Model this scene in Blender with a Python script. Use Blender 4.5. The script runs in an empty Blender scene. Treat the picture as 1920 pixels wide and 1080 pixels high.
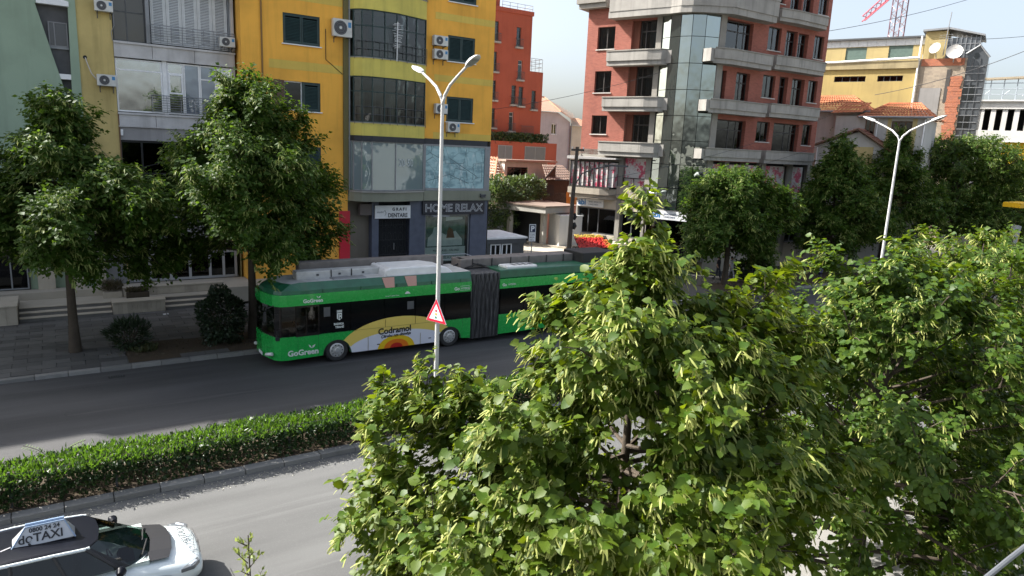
import bpy, math, random
import numpy as np
from mathutils import Vector, Matrix
R = math.radians
C = bpy.context.scene.collection
scn = bpy.context.scene

# ------------------------------------------------------------------ camera
YAW, PITCH, ROLL, EYE = R(33.7), R(11.4), R(2.6), Vector((0, 0, 8.7))
fwd = Vector((math.sin(YAW)*math.cos(PITCH), math.cos(YAW)*math.cos(PITCH), -math.sin(PITCH)))
rt0 = Vector((math.cos(YAW), -math.sin(YAW), 0)); up0 = rt0.cross(fwd)
rt = rt0*math.cos(ROLL) + up0*math.sin(ROLL); up = up0*math.cos(ROLL) - rt0*math.sin(ROLL)
cd = bpy.data.cameras.new('camera'); cam = bpy.data.objects.new('camera', cd); C.objects.link(cam)
cd.sensor_width = 36; cd.lens = 36*1300/1920; cd.clip_start = .1; cd.clip_end = 4000
cam.matrix_world = Matrix(((rt.x, up.x, -fwd.x, EYE.x), (rt.y, up.y, -fwd.y, EYE.y), (rt.z, up.z, -fwd.z, EYE.z), (0, 0, 0, 1)))
scn.camera = cam

# ------------------------------------------------------------------ sky, sun, exposure
SUN = Vector((-.80, .85, 1.0)).normalized()
w = bpy.data.worlds.new('World'); scn.world = w; w.use_nodes = True
wn = w.node_tree.nodes; wl = w.node_tree.links; wn.clear()
sky = wn.new('ShaderNodeTexSky'); sky.sky_type = 'NISHITA'; sky.sun_disc = False
sky.sun_elevation = math.asin(SUN.z); sky.sun_rotation = math.atan2(SUN.x, SUN.y)
sky.air_density = 1.0; sky.dust_density = 4.0; sky.ozone_density = 1.6; sky.altitude = 0
bg = wn.new('ShaderNodeBackground'); bg.inputs['Strength'].default_value = .10
wo = wn.new('ShaderNodeOutputWorld'); hs_ = wn.new('ShaderNodeHueSaturation'); hs_.inputs['Saturation'].default_value = .62; wl.new(sky.outputs[0], hs_.inputs['Color']); wl.new(hs_.outputs[0], bg.inputs[0]); wl.new(bg.outputs[0], wo.inputs[0])
sl = bpy.data.lights.new('sun', 'SUN'); sl.energy = 4.5; sl.angle = R(.55); sl.color = (1, .96, .90)
so = bpy.data.objects.new('sun', sl); C.objects.link(so); so.location = (-60, 60, 80)
so.rotation_euler = SUN.to_track_quat('Z', 'Y').to_euler()
vs = scn.view_settings; vs.view_transform = 'Standard'; vs.look = 'None'; vs.gamma = 1; vs.use_curve_mapping = False
vs.exposure = 1.6
scn.cycles.max_bounces = 8; scn.cycles.diffuse_bounces = 3; scn.cycles.transparent_max_bounces = 12; scn.cycles.caustics_reflective = False; scn.cycles.caustics_refractive = False

# ------------------------------------------------------------------ helpers
rnd = random.Random(7)
W = {}                       # world position of every thing / part
class Fr:
    """A local frame: s along t (reading direction), d outward, z up."""
    def __init__(f, o, t):
        f.o = Vector((o[0], o[1], o[2] if len(o) > 2 else 0)); f.t = Vector((t[0], t[1], 0)).normalized(); f.n = Vector((f.t.y, -f.t.x, 0))
    def P(f, s, d, z): return f.o + f.t*s + f.n*d + Vector((0, 0, z))
class WF:
    def P(f, x, y, z): return Vector((x, y, z))
WORLD = WF()
class M:
    def __init__(m, fr=WORLD): m.v = []; m.f = []; m.i = []; m.fr = fr
    def pt(m, *p): m.v.append(m.fr.P(*p)); return len(m.v)-1
    def face(m, pts, mi=0): m.f.append([m.pt(*p) for p in pts]); m.i.append(mi)
    def raw(m, pts, mi=0):
        k = len(m.v); m.v += [Vector(p) for p in pts]; m.f.append(list(range(k, k+len(pts)))); m.i.append(mi)
    def box(m, a0, a1, b0, b1, z0, z1, mi=0):
        k = len(m.v)
        for z in (z0, z1):
            for a, b in ((a0, b0), (a1, b0), (a1, b1), (a0, b1)): m.v.append(m.fr.P(a, b, z))
        for q in ((0, 3, 2, 1), (4, 5, 6, 7), (0, 1, 5, 4), (1, 2, 6, 5), (2, 3, 7, 6), (3, 0, 4, 7)):
            m.f.append([k+j for j in q]); m.i.append(mi)
        return m
    def prismz(m, poly, z0, z1, mi=0, cap=True):
        n = len(poly); k = len(m.v)
        for z in (z0, z1):
            for a, b in poly: m.v.append(m.fr.P(a, b, z))
        for j in range(n): m.f.append([k+j, k+(j+1) % n, k+n+(j+1) % n, k+n+j]); m.i.append(mi)
        if cap: m.f.append([k+j for j in range(n)][::-1]); m.i.append(mi); m.f.append([k+n+j for j in range(n)]); m.i.append(mi)
        return m
    def prismd(m, poly, d0, d1, mi=0):      # poly in (s, z), extruded along d
        n = len(poly); k = len(m.v)
        for d in (d0, d1):
            for a, z in poly: m.v.append(m.fr.P(a, d, z))
        for j in range(n): m.f.append([k+j, k+(j+1) % n, k+n+(j+1) % n, k+n+j]); m.i.append(mi)
        m.f.append([k+j for j in range(n)][::-1]); m.i.append(mi); m.f.append([k+n+j for j in range(n)]); m.i.append(mi)
        return m
    def tube(m, path, r, n=8, mi=0, local=True, cap=True):
        P = [m.fr.P(*p) if local else Vector(p) for p in path]; k = len(m.v); L = len(P)
        rr = r if hasattr(r, '__len__') else [r]*L
        for j in range(L):
            t = (P[min(j+1, L-1)] - P[max(j-1, 0)]).normalized()
            u = t.cross(Vector((0, 0, 1))) if abs(t.z) < .9 else t.cross(Vector((1, 0, 0)))
            u.normalize(); v = t.cross(u)
            for q in range(n):
                a = 2*math.pi*q/n; m.v.append(P[j] + (u*math.cos(a) + v*math.sin(a))*rr[j])
        for j in range(L-1):
            for q in range(n): m.f.append([k+j*n+q, k+j*n+(q+1) % n, k+(j+1)*n+(q+1) % n, k+(j+1)*n+q]); m.i.append(mi)
        if cap:
            m.f.append([k+q for q in range(n)]); m.i.append(mi); m.f.append([k+(L-1)*n+q for q in range(n)][::-1]); m.i.append(mi)
        return m
    def disc(m, c, axis, r, n=20, mi=0):
        c = Vector(c); ax = Vector(axis).normalized(); u = ax.orthogonal().normalized(); v = ax.cross(u)
        m.raw([c + (u*math.cos(2*math.pi*q/n) + v*math.sin(2*math.pi*q/n))*r for q in range(n)], mi); return m
    def build(m, name, mats, parent=None, smooth=False, kind=None, label=None, bevel=0, recalc=True):
        off = W.get(parent.name, Vector()) if parent else Vector()
        me = bpy.data.meshes.new(name)
        me.from_pydata([tuple(p-off) for p in m.v], [], m.f)
        if not isinstance(mats, (list, tuple)): mats = [mats]
        for q in mats: me.materials.append(q)
        if len(mats) > 1: me.polygons.foreach_set('material_index', m.i)
        if recalc:
            import bmesh
            b = bmesh.new(); b.from_mesh(me); bmesh.ops.recalc_face_normals(b, faces=b.faces); b.to_mesh(me); b.free()
        if smooth:
            me.polygons.foreach_set('use_smooth', [True]*len(me.polygons))
            me.set_sharp_from_angle(angle=R(40))
        o = bpy.data.objects.new(name, me); C.objects.link(o)
        if bevel:
            bv = o.modifiers.new('bevel', 'BEVEL'); bv.width = bevel; bv.segments = 2; bv.limit_method = 'ANGLE'
        if parent: o.parent = parent; W[o.name] = off
        else: W[o.name] = Vector()
        if kind: o['kind'] = kind
        if label: o['label'] = label
        return o
def thing(name, label, cat, loc=(0, 0, 0), group=None):
    o = bpy.data.objects.new(name, None); C.objects.link(o); o.location = loc; o.empty_display_size = .3
    o['label'] = label; o['category'] = cat
    if group: o['group'] = group
    W[o.name] = Vector(loc); return o
def tag(o, label, cat, group=None):
    o['label'] = label; o['category'] = cat
    if group: o['group'] = group
    return o
def copy_tree(o, loc=None, label=None, parent=None, rotz=None):
    c = o.copy(); C.objects.link(c)
    if parent is not None: c.parent = parent
    if loc is not None: c.location = loc
    if rotz is not None: c.rotation_euler = (0, 0, rotz)
    if label: c['label'] = label
    W[c.name] = Vector(loc) if loc is not None else W.get(parent.name, Vector()) if parent else Vector()
    for ch in list(o.children): copy_tree(ch, parent=c)
    return c
def solid(o):
    """lettering as plain mesh"""
    me = bpy.data.meshes.new_from_object(o.evaluated_get(bpy.context.evaluated_depsgraph_get())); n = o.name; cu = o.data; bpy.data.objects.remove(o); bpy.data.curves.remove(cu)
    q = bpy.data.objects.new(n, me); C.objects.link(q); return q
def text(body, size, fr, s, d, z, mat, parent, name='lettering', align='LEFT', ext=.004, bold=0., sx=1., shear=0., tilt=0.):
    cu = bpy.data.curves.new(name, 'FONT'); cu.body = body; cu.size = size; cu.extrude = ext; cu.align_x = align; cu.offset = bold; cu.shear = shear
    cu.resolution_u = 3
    cu.materials.append(mat); o = bpy.data.objects.new(name, cu); C.objects.link(o)
    t, n = fr.t, fr.n; zu = Vector((0, 0, 1))
    mt = Matrix(((t.x*sx, zu.x, n.x, 0), (t.y*sx, zu.y, n.y, 0), (t.z*sx, zu.z, n.z, 0), (0, 0, 0, 1)))
    if tilt: mt = mt @ Matrix.Rotation(tilt, 4, 'Z')
    off = W.get(parent.name, Vector()) if parent else Vector()
    o = solid(o); o.parent = parent; o.matrix_basis = Matrix.Translation(fr.P(s, d, z)-off) @ mt
    W[o.name] = off
    return o

# ------------------------------------------------------------------ materials
def newmat(name):
    m = bpy.data.materials.new(name); m.use_nodes = True
    return m, m.node_tree.nodes, m.node_tree.links, m.node_tree.nodes['Principled BSDF']
def mixc(nt, a, b, fac, mode='MIX'):
    x = nt.nodes.new('ShaderNodeMix'); x.data_type = 'RGBA'; x.blend_type = mode
    for s, v in ((x.inputs[0], fac), (x.inputs[6], a), (x.inputs[7], b)):
        if hasattr(v, 'is_output') or isinstance(v, bpy.types.NodeSocket): nt.links.new(v, s)
        else: s.default_value = v if not isinstance(v, tuple) or len(v) != 3 else (*v, 1)
    return x.outputs[2]
def noise(nt, scale, stretch=(1, 1, 1), detail=4, rough=.55, coord=None):
    t = nt.nodes.new('ShaderNodeTexNoise'); t.inputs['Scale'].default_value = scale; t.inputs['Detail'].default_value = detail; t.inputs['Roughness'].default_value = rough
    if coord is None:
        g = nt.nodes.new('ShaderNodeNewGeometry'); coord = g.outputs['Position']
    mp = nt.nodes.new('ShaderNodeMapping'); mp.inputs['Scale'].default_value = stretch
    nt.links.new(coord, mp.inputs[0]); nt.links.new(mp.outputs[0], t.inputs['Vector']); return t.outputs[0]
def ramp(nt, fac, lo, hi):
    r = nt.nodes.new('ShaderNodeMapRange'); r.inputs['From Min'].default_value = lo; r.inputs['From Max'].default_value = hi
    nt.links.new(fac, r.inputs['Value']); return r.outputs[0]
def plaster(name, col, dirt=.35, rough=.85, scale=.6, streak=.3, bump=.15, grain=.12, dirtcol=None):
    m, N, L, b = newmat(name); nt = m.node_tree
    c = (*col, 1); dk = (*(dirtcol or tuple(x*.55 for x in col)), 1)
    f1 = ramp(nt, noise(nt, scale, (1, 1, 1), 6), .42, .75)
    mu = N.new('ShaderNodeMath'); mu.operation = 'MULTIPLY'; mu.inputs[1].default_value = dirt; L.new(f1, mu.inputs[0])
    o = mixc(nt, c, dk, mu.outputs[0])
    if streak:
        f2 = ramp(nt, noise(nt, 2.2, (1.6, 1.6, .12), 5), .5, .8)
        m2 = N.new('ShaderNodeMath'); m2.operation = 'MULTIPLY'; m2.inputs[1].default_value = streak; L.new(f2, m2.inputs[0])
        o = mixc(nt, o, dk, m2.outputs[0])
    gr = noise(nt, 40, (1, 1, 1), 3)
    o = mixc(nt, o, gr, grain, 'OVERLAY')
    L.new(o, b.inputs['Base Color']); b.inputs['Roughness'].default_value = rough; b.inputs['Specular IOR Level'].default_value = .3
    if bump:
        bp = N.new('ShaderNodeBump'); bp.inputs['Strength'].default_value = bump; bp.inputs['Distance'].default_value = .01
        L.new(noise(nt, 25, (1, 1, 1), 5), bp.inputs['Height']); L.new(bp.outputs[0], b.inputs['Normal'])
    return m
def plain(name, col, rough=.5, metal=0, spec=.5, vary=.0, coat=0):
    m, N, L, b = newmat(name); nt = m.node_tree
    b.inputs['Roughness'].default_value = rough; b.inputs['Metallic'].default_value = metal; b.inputs['Specular IOR Level'].default_value = spec
    b.inputs['Coat Weight'].default_value = coat; b.inputs['Coat Roughness'].default_value = .06
    if vary:
        o = mixc(nt, (*col, 1), tuple(x*(1-vary) for x in col), ramp(nt, noise(nt, 3, (1, 1, 1), 6), .4, .7)); L.new(o, b.inputs['Base Color'])
        rr = N.new('ShaderNodeMapRange'); rr.inputs['To Min'].default_value = rough*.8; rr.inputs['To Max'].default_value = min(1, rough*1.35)
        L.new(noise(nt, 8), rr.inputs['Value']); L.new(rr.outputs[0], b.inputs['Roughness'])
    else: b.inputs['Base Color'].default_value = (*col, 1)
    return m
def objvary(name, col, amt=.35, rough=.85, dark=None):
    """alike pieces whose own colour differs from piece to piece"""
    m, N, L, b = newmat(name); nt = m.node_tree
    oi = N.new('ShaderNodeObjectInfo')
    o = mixc(nt, (*col, 1), dark or tuple(x*(1-amt) for x in col), oi.outputs['Random'])
    o = mixc(nt, o, tuple(x*.5 for x in col), ramp(nt, noise(nt, 1.7, (1, 1, 1), 7), .5, .95))
    o = mixc(nt, o, noise(nt, 60, (1, 1, 1), 2), .2, 'OVERLAY')
    L.new(o, b.inputs['Base Color']); b.inputs['Roughness'].default_value = rough
    return m
def glass(name, tint=(.5, .55, .55), refl=1.0, rough=.02, wav=.02, ior=1.5):
    """thin pane: see-through, mirrors at grazing angles"""
    m, N, L, b = newmat(name); nt = m.node_tree; N.remove(b); out = N['Material Output']
    tr = N.new('ShaderNodeBsdfTransparent'); tr.inputs[0].default_value = (*tint, 1)
    gl = N.new('ShaderNodeBsdfGlossy'); gl.inputs['Roughness'].default_value = rough
    fr = N.new('ShaderNodeFresnel'); fr.inputs[0].default_value = ior
    mu = N.new('ShaderNodeMath'); mu.operation = 'MULTIPLY'; mu.inputs[1].default_value = refl; mu.use_clamp = True; L.new(fr.outputs[0], mu.inputs[0])
    mx = N.new('ShaderNodeMixShader'); L.new(mu.outputs[0], mx.inputs[0]); L.new(tr.outputs[0], mx.inputs[1]); L.new(gl.outputs[0], mx.inputs[2]); L.new(mx.outputs[0], out.inputs[0])
    if wav:
        bp = N.new('ShaderNodeBump'); bp.inputs['Strength'].default_value = wav; bp.inputs['Distance'].default_value = .3
        L.new(noise(nt, .9, (1, 1, 1), 2), bp.inputs['Height']); L.new(bp.outputs[0], gl.inputs['Normal'])
    return m
def mirror_glass(name, tint, base, k, wav=.05):
    m, N, L, b = newmat(name); nt = m.node_tree; N.remove(b); out = N['Material Output']
    df = N.new('ShaderNodeBsdfDiffuse'); df.inputs[0].default_value = (*base, 1)
    gl = N.new('ShaderNodeBsdfGlossy'); gl.inputs['Roughness'].default_value = .03; gl.inputs[0].default_value = (*tint, 1)
    mx = N.new('ShaderNodeMixShader'); mx.inputs[0].default_value = k
    bp = N.new('ShaderNodeBump'); bp.inputs['Strength'].default_value = wav; bp.inputs['Distance'].default_value = .5
    L.new(noise(nt, .5, (1, 1, .6), 3), bp.inputs['Height']); L.new(bp.outputs[0], gl.inputs['Normal'])
    L.new(df.outputs[0], mx.inputs[1]); L.new(gl.outputs[0], mx.inputs[2]); L.new(mx.outputs[0], out.inputs[0]); return m
def brickmat(name, tdir, c1, c2, mortar, bw=.25, bh=.075, dirt=.35):
    m, N, L, b = newmat(name); nt = m.node_tree
    g = N.new('ShaderNodeNewGeometry'); dt = N.new('ShaderNodeVectorMath'); dt.operation = 'DOT_PRODUCT'; dt.inputs[1].default_value = (*tdir, 0)
    L.new(g.outputs['Position'], dt.inputs[0]); sp = N.new('ShaderNodeSeparateXYZ'); L.new(g.outputs['Position'], sp.inputs[0])
    cb = N.new('ShaderNodeCombineXYZ'); L.new(dt.outputs['Value'], cb.inputs[0]); L.new(sp.outputs[2], cb.inputs[1])
    br = N.new('ShaderNodeTexBrick'); br.inputs['Scale'].default_value = 1; br.inputs['Brick Width'].default_value = bw; br.inputs['Row Height'].default_value = bh
    br.inputs['Mortar Size'].default_value = .009; br.inputs['Bias'].default_value = -.1
    br.inputs['Color1'].default_value = (*c1, 1); br.inputs['Color2'].default_value = (*c2, 1); br.inputs['Mortar'].default_value = (*mortar, 1)
    L.new(cb.outputs[0], br.inputs['Vector'])
    o = mixc(nt, br.outputs[0], tuple(x*.45 for x in c1), ramp(nt, noise(nt, .7, (1, 1, .5), 6), .5, 1.1))
    o = mixc(nt, o, tuple(min(1, x*1.7) for x in c1), ramp(nt, noise(nt, 9, (1, 1, 3), 3), .58, 1.0))
    L.new(o, b.inputs['Base Color']); b.inputs['Roughness'].default_value = .9
    bp = N.new('ShaderNodeBump'); bp.inputs['Strength'].default_value = .5; bp.inputs['Distance'].default_value = .01; bp.invert = True
    L.new(br.outputs['Fac'], bp.inputs['Height']); L.new(bp.outputs[0], b.inputs['Normal']); return m
def asphalt(name, col, light=1.5):
    m, N, L, b = newmat(name); nt = m.node_tree
    o = mixc(nt, (*col, 1), tuple(x*.62 for x in col), ramp(nt, noise(nt, .5, (.18, 1.3, 1), 6), .38, .68))
    o = mixc(nt, o, tuple(x*light for x in col), ramp(nt, noise(nt, 1.1, (.1, 2, 1), 5), .55, .85))
    o = mixc(nt, o, tuple(x*.55 for x in col), ramp(nt, noise(nt, .22, (1, 1, 1), 3), .56, .6))if False else o
    o = mixc(nt, o, noise(nt, 90, (1, 1, 1), 2, .8), .45, 'OVERLAY')
    v = N.new('ShaderNodeTexVoronoi'); v.inputs['Scale'].default_value = 55; g = N.new('ShaderNodeNewGeometry'); L.new(g.outputs[0], v.inputs['Vector'])
    o = mixc(nt, o, tuple(min(1, x*2.6) for x in col), ramp(nt, v.outputs['Distance'], .16, .05))
    ck = N.new('ShaderNodeTexVoronoi'); ck.feature = 'DISTANCE_TO_EDGE'; ck.inputs['Scale'].default_value = .55; wv = N.new('ShaderNodeVectorMath'); wv.operation = 'ADD'; nz_ = N.new('ShaderNodeTexNoise'); nz_.inputs['Scale'].default_value = 1.8; nz_.inputs['Detail'].default_value = 5
    L.new(g.outputs[0], nz_.inputs['Vector']); L.new(g.outputs[0], wv.inputs[0]); L.new(nz_.outputs['Color'], wv.inputs[1]); L.new(wv.outputs[0], ck.inputs['Vector'])
    cm = N.new('ShaderNodeMath'); cm.operation = 'MULTIPLY'; L.new(ramp(nt, ck.outputs['Distance'], .012, .002), cm.inputs[0]); L.new(ramp(nt, noise(nt, .16, (1, 1, 1), 3), .56, .64), cm.inputs[1])
    o = mixc(nt, o, tuple(x*.35 for x in col), cm.outputs[0])
    L.new(o, b.inputs['Base Color']); b.inputs['Roughness'].default_value = .82; b.inputs['Specular IOR Level'].default_value = .35
    bp = N.new('ShaderNodeBump'); bp.inputs['Strength'].default_value = .4; bp.inputs['Distance'].default_value = .01
    L.new(noise(nt, 70, (1, 1, 1), 3), bp.inputs['Height']); L.new(bp.outputs[0], b.inputs['Normal']); return m
def leafmat(name, c1, c2, tr, trk=.35, rough=.45, gloss=.5):
    """leaves differ from each other (random per leaf); light comes through them"""
    m, N, L, b = newmat(name); nt = m.node_tree; out = N['Material Output']
    g = N.new('ShaderNodeNewGeometry'); oi = N.new('ShaderNodeObjectInfo')
    ad = N.new('ShaderNodeMath'); ad.operation = 'ADD'; L.new(g.outputs['Random Per Island'], ad.inputs[0]); L.new(oi.outputs['Random'], ad.inputs[1])
    fr = N.new('ShaderNodeMath'); fr.operation = 'FRACT'; L.new(ad.outputs[0], fr.inputs[0])
    o = mixc(nt, (*c1, 1), (*c2, 1), fr.outputs[0]); L.new(o, b.inputs['Base Color'])
    b.inputs['Roughness'].default_value = rough; b.inputs['Specular IOR Level'].default_value = gloss
    t = N.new('ShaderNodeBsdfTranslucent'); o2 = mixc(nt, (*tr, 1), tuple(x*.55 for x in tr), fr.outputs[0]); L.new(o2, t.inputs[0])
    mx = N.new('ShaderNodeMixShader'); mx.inputs[0].default_value = trk
    L.new(b.outputs[0], mx.inputs[1]); L.new(t.outputs[0], mx.inputs[2]); L.new(mx.outputs[0], out.inputs[0]); return m

WHITE = plain('white_paint', (.80, .81, .81), .45, vary=.12); BLACK = plain('black_rubber', (.02, .02, .02), .7)
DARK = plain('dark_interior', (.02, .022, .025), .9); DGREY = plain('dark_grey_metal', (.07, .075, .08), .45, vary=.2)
STEEL = plain('steel', (.45, .46, .47), .35, .8); GREYM = plain('grey_metal', (.25, .26, .27), .5, .3, vary=.15)
CONC = plaster('concrete', (.36, .35, .32), .5); CONCD = plaster('dark_concrete', (.17, .165, .155), .5)
STONE = plaster('beige_stone', (.46, .41, .33), .3, scale=1.2); PAVE = objvary('paver', (.12, .117, .112), .45)
CURT = plain('curtain', (.5, .5, .47), .9, vary=.15); CURTD = plain('grey_curtain', (.17, .18, .18), .9, vary=.2)
GLASS = glass('window_glass'); DGLASS = glass('dark_glass', (.16, .18, .19), 1.4); SGLASS = glass('shop_glass', (.38, .42, .42), 1.5)
GREENSH = plain('dark_green_shutter', (.018, .045, .042), .5, vary=.3)
ACW = plain('ac_casing', (.62, .62, .58), .5, vary=.18); ACD = plain('ac_grille', (.06, .06, .065), .6)
RED = plain('red_panel', (.5, .012, .03), .4)
# ================================================================== the ground
def sheet(name, x0, x1, y0, y1, z, mat, nx=1, ny=1):
    m = M(); m.face([(x0, y0, z), (x1, y0, z), (x1, y1, z), (x0, y1, z)]); return m.build(name, mat, kind='structure', recalc=False)
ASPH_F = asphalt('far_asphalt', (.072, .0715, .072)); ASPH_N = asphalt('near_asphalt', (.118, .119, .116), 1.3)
SOIL = plaster('dry_soil', (.075, .055, .035), .7, .95, 2.5, 0, .8, .35, (.05, .04, .03)); KERB = objvary('kerb_stone', (.24, .235, .22), .3)
PLAZA = plaster('pale_paving', (.42, .38, .31), .35, .8, .8, 0)
sheet('ground', -1500, 2500, -1200, 2500, -.03, plaster('far_ground', (.2, .19, .16), .4))
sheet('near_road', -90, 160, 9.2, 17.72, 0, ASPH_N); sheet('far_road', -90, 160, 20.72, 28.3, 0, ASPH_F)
sheet('near_pavement', -90, 160, -40, 8.95, .14, plaster('near_paving', (.22, .215, .2), .5))
sheet('median_soil', -90, 160, 18.0, 20.5, .12, SOIL)
sheet('pavement_bed', -90, 160, 28.55, 37.0, .10, plaster('paving_mortar', (.09, .088, .085), .4))
# kerb stones, one by one where the picture shows them
def kerb(name, y0, y1, x0, x1, xa, xb, L=1.0):
    k = M(); k.box(xa, x0-.01, y0, y1, -.2, .135); k.box(x1+.01, xb, y0, y1, -.2, .135)
    root = k.build(name, KERB, kind='structure'); st = M(); st.box(.008, L-.008, 0, y1-y0, -.2, .135)
    q = st.build('kerb_stone', KERB, root, bevel=.012); n = int(round((x1-x0)/L)); q.location = (x0, y0, 0)
    for j in range(1, n):
        c = q.copy(); C.objects.link(c); c.location = (x0+j*L, y0+rnd.uniform(-.006, .006), rnd.uniform(-.008, .006))
kerb('median_kerb', 17.72, 18.02, -3.3, 8.7, -90, 160); kerb('far_median_kerb', 20.45, 20.75, 24, 40, -90, 160)
kerb('pavement_kerb', 28.3, 28.56, -4, 10, -90, 160); kerb('near_kerb', 8.95, 9.2, 4, 16, -90, 160)
# sidewalk slabs of the far pavement, each its own piece; the soil strip under the street trees stays open
side = M(); side.box(-90, -3.6, 28.56, 36.9, .05, .138); side.box(13.2, 160, 28.56, 37, .05, .138); sw = side.build('sidewalk', PAVE, kind='structure')
pv = M(); pv.box(.006, .894, .006, .494, -.05, 0); proto = None; n = 0
for r in range(16):
    y = 28.6 + r*.52
    x = -3.5 + (.45 if r % 2 else 0)
    while x < 13.0:
        if not (2.0 < x+.45 < 12.6 and 29.0 < y+.26 < 31.3) and n < 298:
            if proto is None: proto = pv.build('paver', PAVE, sw); q = proto
            else: q = proto.copy(); C.objects.link(q)
            q.location = (x, y, .142 + rnd.uniform(-.007, .006)); q.rotation_euler = (0, 0, rnd.uniform(-.006, .006)); q.scale = (1, 1.03, 1); n += 1
        x += .905
sheet('soil_strip', 1.95, 12.6, 28.6, 31.35, .145, SOIL); sheet('tree_pit', 36, 80, 28.7, 31.6, .142, SOIL)
# drain grate in the far gutter
t = thing('drain_grate', 'small black iron drain grate in the far gutter', 'drain', (1.45, 27.55, 0))
g = M(); g.box(1.2, 1.7, 27.42, 27.68, -.02, .006); g.build('grate_frame', plain('iron', (.03, .03, .03), .6), t)
for j in range(6): b = M(); b.box(1.24+j*.075, 1.28+j*.075, 27.45, 27.65, .006, .014); b.build('grate_bar', DGREY, t)
# raised terraces with steps in front of the shops
ter = M(); ter.box(-90, 34.4, 39.0, 39.9, .2, 1.0); ter.box(24.0, 34.4, 39.9, 66, .2, 1.0); ter.box(7.2, 24.0, 37.2, 39.0, .2, 1.0); ter.box(24, 34.2, 37.2, 39.0, .2, 1.0); ter.box(34.4, 160, 45, 90, .2, .9); ter.build('terrace', PLAZA, kind='structure')
def steps(label, x0, x1, yf, n=3, rise=.17, run=.34):
    t = thing('steps', label, 'steps', (x0, yf, .14))
    for j in range(n):
        m = M(); m.box(x0, x1, yf+j*run, yf+n*run+.35, .14+j*rise, .14+(j+1)*rise-.035); m.build('riser', CONCD, t)
        m = M(); m.box(x0-.0, x1, yf+j*run-.03, yf+(j+1)*run+.02, .14+(j+1)*rise-.035, .14+(j+1)*rise); m.build('tread', STONE, t, bevel=.008)
steps('three long stone steps behind the slim street tree', -1.65, 1.95, 36.75); steps('three stone steps beside the grooved planter wall, behind the big bush', 4.25, 7.1, 36.95)
sheet('lower_terrace', -1.65, 7.2, 37.6, 39.0, .652, PLAZA)
def slab_wall(name, label, cat, x0, x1, y0, y1, z0, z1, n, mat=STONE):
    t = thing(name, label, cat, ((x0+x1)/2, y0, z0)); m = M(); m.box(x0, x1, y0+.03, y1, z0, z1-.06); m.build('wall_core', mat, t)
    wd = (x1-x0)/n
    for j in range(n): m = M(); m.box(x0+j*wd+.006, x0+(j+1)*wd-.006, y0, y0+.028, z0+.01, z1-.07); m.build('cladding_panel', objst, t)
    m = M(); m.box(x0-.03, x1+.03, y0-.03, y1, z1-.06, z1); m.build('coping', STONE, t, bevel=.01); return t
objst = objvary('stone_panel', (.46, .41, .33), .2)
slab_wall('terrace_wall', 'beige stone corner block at the left end of the long steps', 'wall', -5.2, -1.68, 36.3, 38.5, .14, 1.02, 9)
slab_wall('planter_wall', 'grooved beige planter wall between the two flights of steps', 'wall', 1.98, 4.22, 36.8, 37.5, .14, .74, 11)
slab_wall('parapet', 'low beige parapet wall under the glass shop front', 'wall', 3.45, 7.2, 38.35, 38.75, .66, 1.1, 6)
slab_wall('pedestal', 'short beige stone pedestal beside the dry planter trough', 'wall', 2.55, 2.95, 38.2, 38.75, .66, 1.16, 2)
t = thing('planter_trough', 'dark brown planter trough with dry clipped shrub', 'planter', (3.0, 37.6, .7))
m = M(); m.prismz([(2.62, 37.55), (3.62, 37.55), (3.55, 37.95), (2.7, 37.95)], .66, 1.0); m.build('trough', plain('brown_trough', (.06, .045, .03), .8, vary=.3), t)
DRYLEAF = leafmat('dry_leaf', (.10, .075, .035), (.06, .06, .03), (.12, .08, .02), .2)
def tuft(name, parent, n, cx, cy, rx, ry, z0, z1, mat, ln=.12, wd=.02, up=1., seed=1):
    r = np.random.default_rng(seed); V = []; F = []
    for j in range(n):
        a = r.uniform(0, 6.283); q = math.sqrt(r.uniform())
        p = Vector((cx+math.cos(a)*q*rx, cy+math.sin(a)*q*ry, r.uniform(z0, z1))); d = Vector((r.normal()*.7, r.normal()*.7, up+r.normal()*.4)).normalized(); sdv = d.cross(Vector((r.normal(), r.normal(), r.normal()))).normalized()*wd
        l = ln*r.uniform(.6, 1.3); k = len(V); V += [p, p+d*l*.5+sdv, p+d*l, p+d*l*.5-sdv]; F.append((k, k+1, k+2, k+3))
    m = M(); m.v = V; m.f = F; m.i = [0]*len(F); return m.build(name, mat, parent, kind='stuff', recalc=False)
tuft('foliage', t, 700, 3.12, 37.75, .5, .2, .98, 1.16, DRYLEAF, seed=3)
t = thing('planter_trough', 'stone planter with brown ornamental grass beside the ramp of the left steps', 'planter', (1.9, 38.5, .66))
m = M(); m.box(1.7, 2.5, 38.2, 38.8, .66, .95); m.build('trough', STONE, t); tuft('foliage', t, 900, 2.1, 38.5, .5, .35, .93, 1.35, DRYLEAF, .25, .012, 1.4, 5)
# fallen leaves and litter on the soil strip
tuft('leaf_litter', None, 900, 6.5, 30, 5.2, 1.2, .15, .16, DRYLEAF, .07, .02, -.2, 8)
tuft('fallen_petals', None, 1300, 5, 17.42, 9, .3, .004, .008, plain('petal', (.5, .48, .38), .8), .03, .012, -.3, 21); tuft('weeds', None, 500, 2.6, 30.2, .5, .5, .15, .2, leafmat('weed', (.06, .08, .03), (.1, .1, .04), (.1, .12, .02)), .2, .02, 1, 9)
t = M(); t.box(4.0, 4.12, 35.9, 36.05, .15, .17); t.box(4.16, 4.24, 35.92, 36.0, .15, .2); tag(t.build('litter', WHITE), 'crumpled white litter lying on the pavement by the steps', 'litter')
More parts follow.
